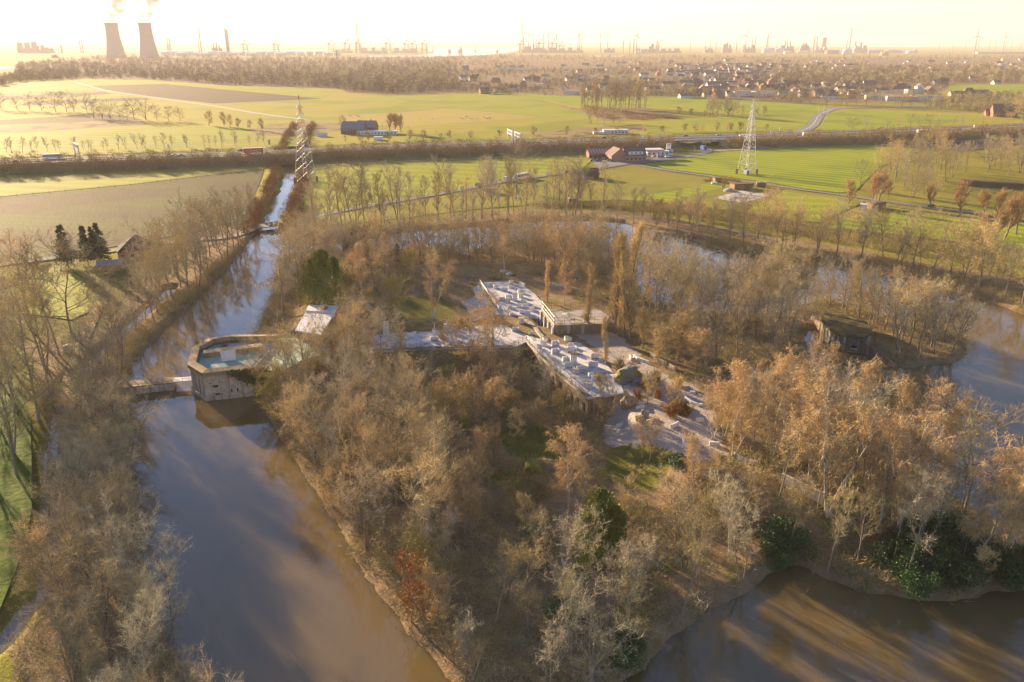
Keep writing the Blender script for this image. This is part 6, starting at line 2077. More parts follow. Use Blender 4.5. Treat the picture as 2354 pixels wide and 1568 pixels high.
ry = math.atan2(NEAE[4][1] - NEAE[2][1], NEAE[4][0] - NEAE[2][0])
ry2 = math.atan2(NEAE[8][1] - NEAE[6][1], NEAE[8][0] - NEAE[6][0])
mz = HZ + .03
for kd, a, b_, yaw, l, c in (('white', 547, 353.5, ry, 'white car just behind the red lorry', 'car'), ('dark', 552, 347.5, ry + math.pi, 'dark car on the far carriageway behind the red lorry', 'car'), ('white', 403, 358, ry, 'pale car on the motorway left of the signs', 'car'), ('grey', 418, 359, ry, 'grey car close behind the pale one at left', 'car'),
                             ('coach', 122, 365, ry, 'long white coach half hidden at the far left of the motorway', 'coach'), ('dark', 37, 374, ry, 'dark car nearest the left end of the motorway', 'car'), ('white', 1138, 333.5, ry, 'white car below the gantries, first of two', 'car'), ('grey', 1150, 333.2, ry, 'grey car directly behind the white one below the gantries', 'car'),
                             ('dark', 1238, 330, ry2, 'dark car right of the gantries', 'car'), ('grey', 1267, 329.5, ry2, 'grey car following right of the gantries', 'car'), ('white', 1423, 325.5, ry2, 'white car above the petrol station house', 'car'), ('dark', 1387, 318.5, ry2 + math.pi, 'dark car on the far carriageway above the station', 'car'),
                             ('grey', 1652, 311.5, ry2 + math.pi, 'grey car on the far carriageway over the underpass', 'car'), ('dark', 1673, 318, ry2, 'dark car right of the underpass', 'car'), ('van', 1707, 317, ry2, 'white van behind the top of the lattice mast', 'van'), ('dark', 1575, 314, ry2 + math.pi, 'dark car on the far side left of the underpass', 'car'),
                             ('camper', 1854, 313, ry2, 'white camper van with a yellow nose on the motorway', 'camper van'), ('white', 1911, 312, ry2, 'silver white car right of the camper van', 'car'), ('dark', 2031, 301.5, ry2 + math.pi, 'dark car before the coach on the motorway', 'car'), ('coach', 2122, 307, ry2, 'white coach on the motorway at right', 'coach'),
                             ('van', 2245, 294.5, ry2, 'white van near the right end of the motorway', 'van'), ('grey', 2263, 295, ry2, 'grey car right behind the white van at right', 'car'), ('white', 2160, 305, ry2, 'pale car just behind the coach', 'car')):
    vehicle(kd, a, b_, mz, yaw, l, c)
lor = truck_proto(M['red_paint'], M['car_white'])
x, y = G(592, 353.5, mz); lor.location = (x, y, mz); lor.rotation_euler = (0, 0, ry); tag(lor, 'white cab lorry with a long red trailer on the motorway', 'lorry')
tc = bpy.data.curves.new('lettering', 'FONT'); tc.body = 'K LINE'; tc.size = 1.7; tc.extrude = .01
to = bpy.data.objects.new('lettering', tc); C.objects.link(to); to.parent = [c for c in lor.children if c.name.startswith('trailer')][0]
to.location = (-4.6, -1.27, 1.9); to.rotation_euler = (R(90), 0, 0)
tme = bpy.data.meshes.new_from_object(to); tme.materials.clear(); tme.materials.append(M['white'])
tm_ = bpy.data.objects.new('lettering', tme); C.objects.link(tm_); tm_.parent = to.parent; tm_.location = to.location; tm_.rotation_euler = to.rotation_euler
bpy.data.objects.remove(to); bpy.data.curves.remove(tc)
bl = van_proto(M['car_blue'], 6.5, 3.0, 'lorry'); x, y = G(1617, 345, 1.52); bl.location = (x, y, 1.54); bl.rotation_euler = (0, 0, R(-75)); tag(bl, 'small blue lorry coming out of the underpass', 'lorry')
rr1 = math.atan2(ROAD1[8][1] - ROAD1[6][1], ROAD1[8][0] - ROAD1[6][0])
for kd, a, b_, yaw, l, c in (('white', 1262, 401.5, rr1, 'white car on the country road nearest the station', 'car'), ('grey', 1100, 427, rr1, 'silver car lowest on the country road', 'car'), ('coach', 1200, 410.5, rr1, 'coach with white roof on the country road behind the twigs', 'coach'), ('van', 1168, 415.5, rr1, 'white van following the coach on the country road', 'van'),
                             ('dark', 1305, 397, rr1, 'dark car on the country road near the station', 'car'), ('white', 1535, 362, .25, 'white car leaving the petrol station', 'car'), ('grey', 1483, 360, 1.2, 'car filling up under the canopy', 'car'), ('grey', 1363, 370, .2, 'silver car parked left of the barn', 'car'), ('dark', 1377, 371, .2, 'dark car parked beside the silver one at the barn', 'car'),
                             ('dark', 1401, 370.5, .3, 'dark car parked in front of the barn', 'car'), ('grey', 1389, 367, .9, 'grey car parked at the barn wall', 'car'), ('dark', 2143, 476, -.25, 'dark car driving on the lane among the willows', 'car'), ('white', 1890, 264, .9, 'white car on the road to the village', 'car'),
                             ('grey', 172, 945, 1.75, 'silver car parked under the trees on the left bank', 'car'), ('grey', 150, 582, .25, 'silver car parked behind the spruces', 'car'), ('dark', 166, 582, .25, 'dark car parked behind the spruces', 'car'), ('white', 139, 588, 1.4, 'white car parked left of the spruces', 'car')):
    zz = 1.95 if kd != 'grey' or a != 172 else TH(*G(172, 945, 1.2)) + .15
    vehicle(kd, a, b_, 1.62 if a != 172 else max(1.6, zz), yaw, l, c)

# ------------------------------------------------------------------ motorway furniture
def gantry(dx0, dx1, dyb, dyt, label):
    x0, y0 = G(dx0, dyb - 6, HZ); x1, y1 = G(dx1, dyb, HZ)
    r = empty('sign_gantry', (x0, y0, HZ)); tag(r, label, 'gantry')
    d = Vector((x1 - x0, y1 - y0)); ang = math.atan2(d.y, d.x); h = height_at(dx1, dyt, y1) - HZ
    for t in (0, 1):
        b = MB(); b.box((d.x * t, d.y * t, 0), (.7, .7, h), ang); b.build('column', M['steel'], r)
    b = MB(); b.box((d.x / 2, d.y / 2, h), (d.length + .6, .8, .5), ang)
    b.box((d.x / 2, d.y / 2, h - 2.8), (d.length + .6, .8, .4), ang)
    for k in range(5): b.box((d.x * (k + .5) / 5, d.y * (k + .5) / 5, h - 2.4), (.35, .6, 2.4), ang)
    b.build('sign_frame', M['white'], r)


gantry(1167, 1178, 326, 303, 'left white sign gantry over the motorway')
gantry(1184, 1196, 327, 309, 'right white sign gantry over the motorway')
gantry(174, 184, 365, 334, 'sign gantry in the sun haze at the left of the motorway')
for k, (a, b_, w, h, lab) in enumerate(((1151, 324, 1.6, 2.6, 'small white sign left of the gantries'), (1211, 335, 1.8, 3.4, 'white box sign right of the gantries'), (1216, 335, .9, 1.5, 'little white post right of the box sign'), (1773, 314, 2.4, 5.2, 'tall white sign board above the bright field'), (1793, 303, 1.6, 3.6, 'white sign on the far verge right of the tall one'),
                                        (389, 346, 1.8, 4.2, 'white sign board behind the young trees at left'), (620, 339, 1.4, 5.5, 'blue grey sign right of the red lorry'), (1478, 319, 1.0, 4.2, 'upright sign post above the petrol station'), (1487, 322, 1.0, 2.0, 'short sign post beside the upright one'), (1523, 317, 1.0, 4.2, 'upright sign post left of the underpass'), (1815, 307, 3.2, 3.6, 'dark sign back beside the white one'))):
    x, y = G(a, b_, HZ)
    r = empty('road_sign', (x, y, HZ)); tag(r, lab, 'road sign')
    b = MB(); b.box((0, 0, h * .35), (w, .2, h * .65)); b.build('sign_board', M['white'] if 'dark' not in lab and 'blue' not in lab else M['car_grey'], r)
    b = MB(); b.tube([(0, .15, -4.5), (0, .15, h * .9)], .1, 4); b.build('post', M['steel'], r)

# underpass
ub = empty('motorway_bridge', (0, 0, 0)); tag(ub, 'concrete bridge carrying the motorway over the country road', 'bridge')
p0, p1 = hw(ULA, 0), hw(URA, 0)
q0, q1 = hw(ULA, 1), hw(URA, 1)
b = MB(); b.raw([(p0[0] - 1, p0[1] - .5, 4.6), (p1[0] + 1, p1[1] - .5, 4.6), (p1[0] + 1, p1[1] - .5, 6.3), (p0[0] - 1, p0[1] - .5, 6.3), (p0[0] - 1, p0[1] + .3, 4.6), (p1[0] + 1, p1[1] + .3, 4.6), (p1[0] + 1, p1[1] + .3, 6.3), (p0[0] - 1, p0[1] + .3, 6.3)],
               [(0, 1, 2, 3), (3, 2, 6, 7), (1, 5, 6, 2), (4, 0, 3, 7), (5, 4, 7, 6)]); b.build('parapet', M['concrete'], ub)
b = MB(); b.raw([(*p0, 4.7), (*p1, 4.7), (*q1, 4.7), (*q0, 4.7), (*p0, 5.9), (*p1, 5.9), (*q1, 5.9), (*q0, 5.9)], [(3, 2, 1, 0), (4, 5, 6, 7), (2, 3, 7, 6)]); b.build('deck', M['concrete'], ub)
for px_, sx in ((ULA, -1), (URA, 1)):
    a, c = hw(px_, 0), hw(px_, 1)
    b = MB(); b.raw([(a[0], a[1] - .3, 0), (c[0], c[1], 0), (c[0], c[1], 4.7), (a[0], a[1] - .3, 4.7), (a[0] + sx * .8, a[1] - .3, 0), (a[0] + sx * 14, a[1] - 13, 0), (a[0] + sx * .8, a[1] - .3, 6.0), (a[0] + sx * 14, a[1] - 13, 1.5)],
                   [(0, 1, 2, 3), (3, 2, 1, 0), (0, 5, 7, 6), (6, 7, 5, 0)]); b.build('abutment', M['concrete'], ub)
for k in range(9):
    t = (k + .5) / 9
    a = hw(ULA + (URA - ULA) * .62, t)
    b = MB(); b.box((a[0], a[1], 0), (.6, .8, 4.7)); b.build('pillar', M['concrete'], ub)
b = MB()
x, y = G(600, 519, 1.2)
for k, (a, b_) in enumerate(((652, 507), (612, 519))):
    x, y = G(a, b_, 1.9)
xa, xb = G(612, 518, 1.9), G(645, 513, 1.9)
sb = empty('stream_bridge', (xa[0], xa[1], 0)); tag(sb, 'small concrete bridge where the lane crosses the stream', 'bridge')
d = Vector((xb[0] - xa[0], xb[1] - xa[1])); ang = math.atan2(d.y, d.x)
b.box((d.x / 2, d.y / 2, 1.3), (d.length + 4, 5.0, .5), ang); b.build('deck', M['concrete'], sb)
for k, off in enumerate((-2.4, 2.4)):
    b = MB(); n1 = Vector((-math.sin(ang), math.cos(ang))) * off
    for j in range(3): b.box((d.x * (j + .5) / 3 + n1.x, d.y * (j + .5) / 3 + n1.y, 1.8), (1.6, .4, .75), ang)
    b.build('parapet', M['moss_stone'], sb)


# ------------------------------------------------------------------ houses
def house(name, L_, D_, h, rh, wm_, rm, roof='gable', ov=.4, chim=True, win=True, dorm=False):
    r = empty(name)
    b = MB(); b.box((0, 0, -.3), (L_, D_, h + .3))
    if roof == 'gable':
        b.poly([(-L_ / 2, -D_ / 2, h), (-L_ / 2, D_ / 2, h), (-L_ / 2, 0, h + rh)][::-1]); b.poly([(L_ / 2, -D_ / 2, h), (L_ / 2, D_ / 2, h), (L_ / 2, 0, h + rh)])
    b.build('wall', wm_, r)
    b = MB()
    k = 1 + ov / (D_ / 2)
    if roof == 'gable':
        e = L_ / 2 + ov; y_ = D_ / 2 + ov; z0 = h + .05 - rh * (k - 1); z1 = h + rh + .08; t = .18
        b.raw([(-e, -y_, z0), (e, -y_, z0), (e, 0, z1), (-e, 0, z1), (e, y_, z0), (-e, y_, z0), (-e, -y_, z0 - t), (e, -y_, z0 - t), (e, 0, z1 - t), (-e, 0, z1 - t), (e, y_, z0 - t), (-e, y_, z0 - t)],
              [(0, 1, 2, 3), (3, 2, 4, 5), (6, 7, 1, 0), (10, 11, 5, 4), (0, 3, 9, 6), (3, 5, 11, 9), (1, 7, 8, 2), (2, 8, 10, 4), (9, 8, 7, 6), (11, 10, 8, 9)])
    elif roof == 'hip':
        e = L_ / 2 + ov; y_ = D_ / 2 + ov; q = max(0, L_ / 2 - D_ / 2)
        b.raw([(-e, -y_, h), (e, -y_, h), (e, y_, h), (-e, y_, h), (-q, 0, h + rh), (q, 0, h + rh)], [(0, 1, 5, 4), (1, 2, 5), (2, 3, 4, 5), (3, 0, 4)])
    else:
        b.box((0, 0, h + .003), (L_ + ov, D_ + ov, .3))
    ro = b.build('roof', rm, r)
    if chim:
        b = MB(); b.box((L_ * .22, .3, h + rh * .5), (.8, .6, rh * .5 + 1.0)); b.build('chimney', M['brick'], ro)
    if win:
        n_ = max(2, int(L_ / 2.8))
        wf = MB(); wf.box((0, 0, 0), (1.2, .08, 1.2)); first = None
        for s_ in (-1, 1):
            for i in range(n_):
                p = (-L_ / 2 + L_ * (i + .5) / n_, s_ * (D_ / 2 + .03), .9 if h < 4 else 1.0)
                for fl in range(1 if h < 4.4 else 2):
                    pp = (p[0], p[1], p[2] + fl * 2.7)
                    if first is None: first = wf.build('window', M['glass'], r, loc=pp)
                    else:
                        c = first.copy(); C.objects.link(c); c.parent = r; c.location = pp
    if dorm:
        b = MB(); b.box((0, -D_ * .28, h + .3), (L_ * .7, D_ * .42, 1.7)); d_ = b.build('dormer', M['white'], r)
        for k_ in (-1, 0, 1):
            b = MB(); b.box((k_ * L_ * .2, -D_ * .49 - .02, h + .75), (1.1, .06, .9)); b.build('window', M['glass'], d_)
    return r


def put(o, dx, dy, rz, label, cat='house', grp=None, z=1.25):
    x, y = G(dx, dy, z)
    o.location = (x, y, z); o.rotation_euler = (0, 0, rz)
    return tag(o, label, cat, grp)


put(house('house', 15, 11, 4.2, 5.0, M['brick_pale'], M['roof_var'], dorm=True), 1455, 368, R(12), 'brick house with a brown roof and white dormer beside the petrol station')
put(house('barn', 14, 12, 4.0, 4.5, M['brick_pale'], M['roof_var'], chim=False), 1417, 368, R(102), 'large brick barn left of the house with the dormer', 'barn')
put(house('barn', 18, 10, 3.5, 2.6, M['brick_var'], mat('red_sheet_roof', (.36, .15, .12), (.30, .12, .10), .5, rough=.6, stripes=(R(100), 2.2, (.75, .75, .75), .35)), chim=False), 1379, 362, R(8), 'low barn with a red and white striped roof at the left of the station', 'barn')
put(house('farmhouse', 20, 15, 4.5, 6.0, M['brick'], M['roof_grey'], chim=False), 815, 307, R(-8), 'brick farm barn with grey roofs beyond the motorway, left part', 'barn')
put(house('farmhouse', 17, 12, 4.5, 5.5, M['brick'], M['roof_grey'], chim=True), 845, 303, R(-8), 'brick farm barn with a grey roof, right and farther part', 'barn')
put(house('shed', 34, 9, 3.0, .5, M['white'], M['roof_white'], roof='flat', chim=False), 868, 309, R(6), 'long low white shed in front of the farm', 'shed')
put(house('shed', 22, 8, 3.2, .5, M['steel'], M['roof_white'], roof='flat', chim=False), 1414, 307, R(4), 'pale low shed in the rough field beyond the motorway', 'shed')
put(house('shed', 16, 4, 1.6, .3, M['steel'], M['roof_white'], roof='flat', chim=False, win=False), 1384, 308, R(6), 'flat white trough shed left of the pale shed', 'shed')
put(house('greenhouse', 8, 5, 2.2, .8, M['roof_white'], M['roof_white'], chim=False, win=False), 741, 314, R(5), 'small white greenhouse near the stream beyond the motorway', 'greenhouse')
put(house('shed', 7, 5, 2.4, .5, M['white'], M['roof_white'], roof='flat', chim=False, win=False), 870, 322, R(5), 'small white hut in the hedge below the farm', 'shed')
put(house('house', 13, 12, 3.0, 5.0, M['brick_pale'], mat('black_tiles', (.05, .05, .05), (.08, .075, .07), 1.0, rough=.95, spec=.1), roof='hip', chim=False), 318, 587, R(22), 'house with a black pyramid roof among the trees at left')
put(house('garden_shed', 8, 6, 2.2, 1.0, M['timber'], M['roof_grey'], chim=False, win=False), 258, 617, R(12), 'small garden shed below the pyramid roofed house', 'shed')
put(house('brick_house', 24, 16, 5.5, 8.0, M['brick'], M['roof_var']), 2305, 268, R(-15), 'large red brick house with brown roofs at the right edge')
put(house('brick_house', 12, 9, 3.5, 4.0, M['brick'], M['roof_var'], chim=False), 2277, 266, R(-15), 'low brick annex left of the large brick house')
put(house('stable', 11, 5.5, 2.9, .3, M['timber'], M['rust'], roof='flat', chim=False, win=False), 1703, 434, R(14), 'dark open horse stable behind the sand arena', 'stable')
put(house('shed', 5, 3.5, 2.6, .3, M['timber'], M['terrace_old'], roof='flat', chim=False, win=False), 1749, 430, R(-10), 'brown garden shed right of the horse stable', 'shed')
put(house('shed', 6, 4, 2.4, .3, M['timber'], M['rust'], roof='flat', chim=False, win=False), 1652, 419, R(8), 'dark field shelter left of the horse stable', 'shed')
put(house('stable', 8, 4.5, 2.8, .3, M['timber'], M['rust'], roof='flat', chim=False, win=False), 2013, 478, R(16), 'dark field stable beside the bright paddock', 'stable')
put(house('trailer', 4, 2.6, 2.6, .3, M['steel'], M['white'], roof='flat', chim=False, win=False), 1984, 482, R(60), 'bluish horse trailer left of the field stable', 'trailer')
put(house('stable', 34, 5, 2.6, .3, M['rust'], M['rust'], roof='flat', chim=False, win=False), 2292, 430, R(-24), 'long dark stable row under the right copse', 'stable')
put(house('field_hut', 5.5, 4, 2.6, .2, M['brick'], M['moss_stone'], roof='flat', chim=False, win=False), 1126, 444, R(12), 'small red brick hut beside the country road', 'hut')
put(house('field_hut', 5, 3.6, 2.4, .2, M['brick'], M['terrace_old'], roof='flat', chim=False, win=False), 1317, 467, R(5), 'small red brick hut in the pasture before the poplars', 'hut')
put(house('barn', 9, 7, 3.0, 3.2, M['rust'], M['rust'], chim=False, win=False), 1356, 410, R(12), 'dark wooden barn behind the poplars near the road', 'barn')
for k, (a, b_, l) in enumerate(((2199, 221, 'white villa with a dark roof, left of the three by the far meadow'), (2225, 221, 'white villa with a steep roof, middle of the three by the far meadow'), (2252, 221, 'white villa with a brown roof, right of the three by the far meadow'))):
    put(house('villa', 22, 14, 3.6, (4.0, 8.5, 5.5)[k], M['white'], M['roof_var'], 'hip' if k == 1 else 'gable'), a, b_, R(-5), l, grp=None)
for a, b_, w, l in ((2028, 229, 46, 'left two storey row of flat roofed white houses behind the oaks'), (2072, 232, 40, 'middle two storey row of flat roofed white houses behind the oaks'), (2128, 230, 40, 'right two storey row of flat roofed white houses behind the oaks')):
    put(house('terraced_houses', w, 12, 6.0, .5, M['white_var'], M['brick_var'], 'flat', chim=False), a, b_, R(-12), l)

# petrol station
cx_, cy_ = G(1490, 362, 1.6)
ps = empty('petrol_canopy', (cx_, cy_, 1.62), R(10)); tag(ps, 'flat petrol station canopy with a white and red edge', 'canopy')
b = MB(); b.box((0, 0, 5.0), (20, 9, .9)); b.build('roof', M['roof_white'], ps)
b = MB(); b.box((0, 0, 4.7), (20.3, 9.3, .45)); b.build('red_band', M['red_paint'], ps)
for sx in (-6, 6):
    b = MB(); b.box((sx, -2, 0), (.5, .5, 4.7)); b.build('column', M['steel'], ps)
for sx in (-3, 3):
    b = MB(); b.box((sx, -1, 0), (1.2, .7, 1.8)); b.build('fuel_pump', M['white'], ps)
put(house('kiosk', 16, 5, 3.0, .3, M['steel'], M['white'], 'flat', chim=False), 1511, 357, R(4), 'low white topped kiosk behind the forecourt', 'kiosk', z=1.6)
x, y = G(1536, 355, 1.5)
r = empty('price_sign', (x, y, 1.5)); tag(r, 'tall white price sign with red bars at the petrol station', 'sign')
b = MB(); b.box((0, 0, 4.0), (3.4, .4, 3.9)); b.build('sign_board', M['white'], r)
for zz in (6.1, 7.0):
    b = MB(); b.box((0, -.21, zz), (2.2, .05, .35)); b.build('red_bar', M['red_paint'], r)
for sx in (-1.5, 1.5):
    b = MB(); b.box((sx, 0, -.2), (.25, .25, 4.2)); b.build('post', M['steel'], r)
for k, (a, l) in enumerate(((1541, 'white and blue feather flag at the petrol station'), (1545, 'white and red feather flag at the petrol station'))):
    x, y = G(a, 357, 1.5)
    r = empty('feather_flag', (x, y, 1.5)); tag(r, l, 'flag')
    b = MB(); b.prism([(-.45, -.03), (.45, -.03), (.45, .03), (-.45, .03)], .4, 1.6); b.prism([(-.3, -.03), (.7, -.03), (.7, .03), (-.3, .03)], 2.6, 4.3); b.build('flag', M['white'], r)
    b = MB(); b.prism([(-.4, -.035), (.6, -.035), (.6, .035), (-.4, .035)], 1.603, 2.597); b.build('colour_band', M['red_paint'] if k else M['car_blue'], r)
    b = MB(); b.tube([(-.45, 0, -.1), (-.35, 0, 2.6), (.2, 0, 4.5)], .05, 4); b.build('pole', M['steel'], r)

# village: small houses by position, farther ones smaller in the picture
VPROTO = [house('village_house', 12, 9, 3.2, 3.8, M['white_var'], M['roof_var'], win=False), house('village_house', 14, 9, 5.4, 4.2, M['brick_var'], M['roof_var'], win=False),
          house('village_house', 18, 9, 3.2, 3.2, M['white_var'], M['roof_var'], win=False, chim=False), house('village_house', 24, 10, 5.8, .3, M['white_var'], M['brick_var'], 'flat', win=False, chim=False)]
VL = ['white dark roofed house', 'steep roofed brick house', 'long white bungalow', 'flat roofed pale block']
used_v = set()
vpts = []
tries = 0
while len(vpts) < 285 and tries < 9000:
    tries += 1
    if rg.random() < .62:
        a = rg.uniform(1560, 2000); b_ = rg.uniform(150, 226)
        if b_ < 150 + (2000 - a) * -.0: continue
    else:
        a = rg.uniform(1060, 2354); b_ = rg.uniform(138, 222)
    if a < 1560 and b_ > 218: continue
    if a > 1780 and 160 < b_ < 192 and rg.random() < .85: continue
    if a > 2150 and b_ > 195: continue
    if a < 1300 and b_ < 160 and rg.random() < .6: continue
    sc_d = (b_ - 97) / 11.0
    if any(abs(a - p[0]) < sc_d * 1.9 and abs(b_ - p[1]) < sc_d * .55 for p in vpts): continue
    vpts.append((a, b_))
for a, b_ in vpts:
    k = rg.choices(range(4), (7, 3, 5, 1))[0]
    o = VPROTO[k] if k not in used_v else copy_tree(VPROTO[k])
    used_v.add(k)
    where = ('on the near village edge' if b_ > 200 else 'amid the village' if b_ > 172 else 'in the hazy far village')
    side = 'left of the poplars' if a < 1350 else 'above the poplars' if a < 1560 else 'left of the mast' if a < 1715 else 'right of the mast' if a < 2000 else 'toward the right edge'
    put(o, a, b_, rg.choice([.2, -.2, .35, 1.4, -.5]) + rg.uniform(-.1, .1), '%s %s %s' % (VL[k], where, side), 'house', 'village houses')
    s_ = rg.uniform(1.0, 1.4)
    o.scale = (s_, s_, s_)
for k in range(4):
    if k not in used_v:
        for c in list(VPROTO[k].children_recursive): bpy.data.objects.remove(c)
        bpy.data.objects.remove(VPROTO[k])
put(house('school', 80, 14, 7, .5, M['white_var'], M['terrace_old'], 'flat', chim=False, win=False), 1180, 163, R(-22), 'long pale flat building in the hazy village', 'building')
put(house('church_tower', 6, 6, 26, 16, M['industry'], M['industry'], 'hip', ov=0, chim=False, win=False), 775, 136, 0, 'dark church spire poking out of the hazy woods', 'church')

# sheep
sp = empty('sheep')
bm = bmesh.new(); bmesh.ops.create_uvsphere(bm, u_segments=10, v_segments=7, radius=1)
for v in bm.verts: v.co = Vector((v.co.x * .62 * (1 + .06 * math.sin(v.co.z * 9)), v.co.y * .34, v.co.z * .36 + .72))
me = bpy.data.meshes.new('body'); bm.to_mesh(me); bm.free(); me.materials.append(M['sheep'])
o = bpy.data.objects.new('body', me); C.objects.link(o); o.parent = sp
b = MB(); b.tube([(.5, 0, .8), (.72, 0, .95), (.92, 0, .78)], [.16, .14, .07], 6); b.build('head', M['sheep'], sp)
for sx in (-.35, .35):
    for sy in (-.15, .15):
        b = MB(); b.tube([(sx, sy, .5), (sx, sy, 0)], [.07, .04], 4); b.build('leg', M['sheep'], sp)
first = True
for a, b_ in [(540, 88), (630, 90), (820, 85), (835, 87), (858, 78), (868, 74), (890, 88), (905, 88), (930, 85), (985, 83), (1000, 86), (1020, 80), (1025, 85), (1010, 88), (60, 70), (105, 68), (120, 78)]:
    o = sp if first else copy_tree(sp)
    first = False
    x, y = G(785 + a / 3, 245 + b_ / 3, 1.6)
    o.location = (x, y, 1.6); o.rotation_euler = (0, 0, rg.uniform(0, 6)); o.scale = (1.5, 1.5, 1.5)
    tag(o, 'sheep grazing in the pale green meadow beyond the motorway', 'sheep', 'grazing sheep')

# fences of the fields and paddocks
for pts, l in (([(0, 455), (150, 441), (300, 427), (450, 410), (606, 390)], 'post fence along the upper edge of the ploughed field'), ([(1650, 440), (1700, 434), (1760, 437), (1790, 448)], 'post and rail fence around the sand arena'),
               ([(2020, 483), (2120, 492), (2277, 508)], 'paddock fence beside the lane'), ([(1803, 506), (1870, 480), (1980, 470)], 'fence between the two paddocks')):
    P = [(*G(a, b_, 1.3), 1.3) for a, b_ in pts]
    fence('field_fence', l, 'fence', P, 1.3, 4.5 if 'plough' not in l else 7.0, M['rust'], M['timber'], (.9,), rr=.02, pr=.08)
x, y = G(1642, 423, 1.3); b = MB(); b.box((0, 0, 0), (3.2, 1.5, 1.1)); o = b.build('water_tank', M['white'], loc=(x, y, 1.3)); tag(o, 'white water container in the paddock left of the stable', 'water tank')
x, y = G(1728, 428, 1.3); b = MB(); b.box((0, 0, 0), (1.6, 1.2, 2.0), .4); o = b.build('water_tank', M['car_blue'], loc=(x, y, 1.3)); tag(o, 'blue container between the stable and the garden shed', 'water tank')
x, y = G(1676, 440, 1.3); b = MB(); b.lathe([(3.6, 0), (2.6, .9), (1.2, 1.7), (0, 1.9)], n=16); o = b.build('sand_heap', M['path'], loc=(x, y, 1.3)); tag(o, 'grey heap of sand left of the horse stable', 'heap')
x, y = G(1190, 451, 1.3)
for pts, l in (([(1187, 440), (1191, 440), (1192, 452), (1190, 462), (1186, 460)], 'pond'), ):
    sheet('pond_water', GA(pts, 1.52), M['water'], 1.52)
x, y, z = PT(208, 850)
b = MB(); b.box((0, 0, -.3), (5.5, 3.0, .55), .5); o = b.build('concrete_slab', M['concrete_pale'], loc=(x, y, z)); tag(o, 'pale concrete slab at the bridge head on the left bank', 'slab')
x, y, z = PT(155, 806)
b = MB(); b.box((0, 0, 0), (2.2, 2.0, 1.6), .5, top=.7); o = b.build('stone_block', M['concrete'], loc=(x, y, z)); tag(o, 'sunlit stone block in the clearing on the left bank', 'block')

# ------------------------------------------------------------------ the horizon: power station, harbour, refinery, turbines
def at_base(dx, dy): return G(dx, dy, 1.2)


for k, (dx, l) in enumerate(((268, 'left steaming cooling tower of the power station'), (344, 'right steaming cooling tower of the power station'))):
    Y = 4300; x = far(dx, Y); h = height_at(dx, 52, Y)
    r = empty('cooling_tower', (x, Y, 0)); tag(r, l, 'cooling tower')
    b = MB(); b.lathe([(48, 0), (42, h * .2), (36, h * .42), (32, h * .62), (30.5, h * .78), (31, h * .92), (32.5, h)], n=40, cap=False)
    b.lathe([(31.5, h), (29.5, h * .8), (31, h * .6)], n=40, cap=False)
    b.build('shell', M['tower_concrete'], r, smooth=True)
    b = MB()
    for j in range(36):
        a = j * math.pi / 18
        b.tube([(49 * math.cos(a), 49 * math.sin(a), -3), (47 * math.cos(a + .08), 47 * math.sin(a + .08), 9)], .8, 4)
    b.build('base_struts', M['tower_concrete'], r)
# steam
stm = bpy.data.materials.new('steam')
stm.use_nodes = True
nt = stm.node_tree; nt.nodes.clear()
so = nt.nodes.new('ShaderNodeOutputMaterial')
pv = nt.nodes.new('ShaderNodeVolumePrincipled')
pv.inputs['Color'].default_value = (.97, .96, .97, 1); pv.inputs['Anisotropy'].default_value = .1
tcn = nt.nodes.new('ShaderNodeNewGeometry')
nz = nt.nodes.new('ShaderNodeTexNoise'); nz.inputs['Scale'].default_value = .028; nz.inputs['Detail'].default_value = 4
nt.links.new(tcn.outputs['Position'], nz.inputs['Vector'])
mr = nt.nodes.new('ShaderNodeMapRange'); mr.inputs['From Min'].default_value = .42; mr.inputs['From Max'].default_value = .58; mr.inputs['To Max'].default_value = .06
nt.links.new(nz.outputs[0], mr.inputs[0]); nt.links.new(mr.outputs[0], pv.inputs['Density']); nt.links.new(pv.outputs[0], so.inputs['Volume'])
for dx, sd_, l in ((268, 3, 'white steam drifting up from the left cooling tower'), (344, 4, 'white steam drifting up from the right cooling tower')):
    Y = 4300; x = far(dx, Y); h = height_at(dx, 52, Y)
    bm = bmesh.new()
    rs = random.Random(sd_)
    bmesh.ops.create_icosphere(bm, subdivisions=4, radius=1.0)
    for v in bm.verts:
        p = v.co.copy()
        u = (p.z + 1) / 2
        wv = 1 + .25 * math.sin(p.z * 7 + sd_) + .15 * math.sin(p.x * 6 + p.z * 9)
        v.co = Vector(((p.x * (30 + 34 * u)) * wv + 95 * u ** 1.3, p.y * (30 + 25 * u) * wv, 2 + u * 155))
    me = bpy.data.meshes.new('steam_plume'); bm.to_mesh(me); bm.free(); me.materials.append(stm)
    o = bpy.data.objects.new('steam_plume', me); C.objects.link(o); o.location = (x, Y, h - 6); tag(o, l, 'steam')


def stack(dx, dyb, dyt, w, label, m_='industry', bands=False, grp=None, rt=.8):
    dyb = max(dyb, 121.5)
    x, y = at_base(dx, dyb); h = height_at(dx, dyt, y)
    r = empty('chimney_stack', (x, y, 0)); tag(r, label, 'smokestack', grp)
    b = MB(); n_ = 8
    for i in range(n_):
        z0, z1 = h * i / n_, h * (i + 1) / n_
        q0_, q1_ = 1 - (1 - rt) * i / n_, 1 - (1 - rt) * (i + 1) / n_
        b.lathe([(w / 2 * q0_, z0), (w / 2 * q1_, z1)], n=10, mi=(i % 2) if bands else 0, cap=(i == n_ - 1))
    b.build('shaft', [M[m_], M['red_steel']], r)
    b = MB(); b.lathe([(w / 2 * rt * 1.25, h * .97), (w / 2 * rt * 1.25, h * .985)], n=10); b.build('platform', M['industry'], r)
    return r


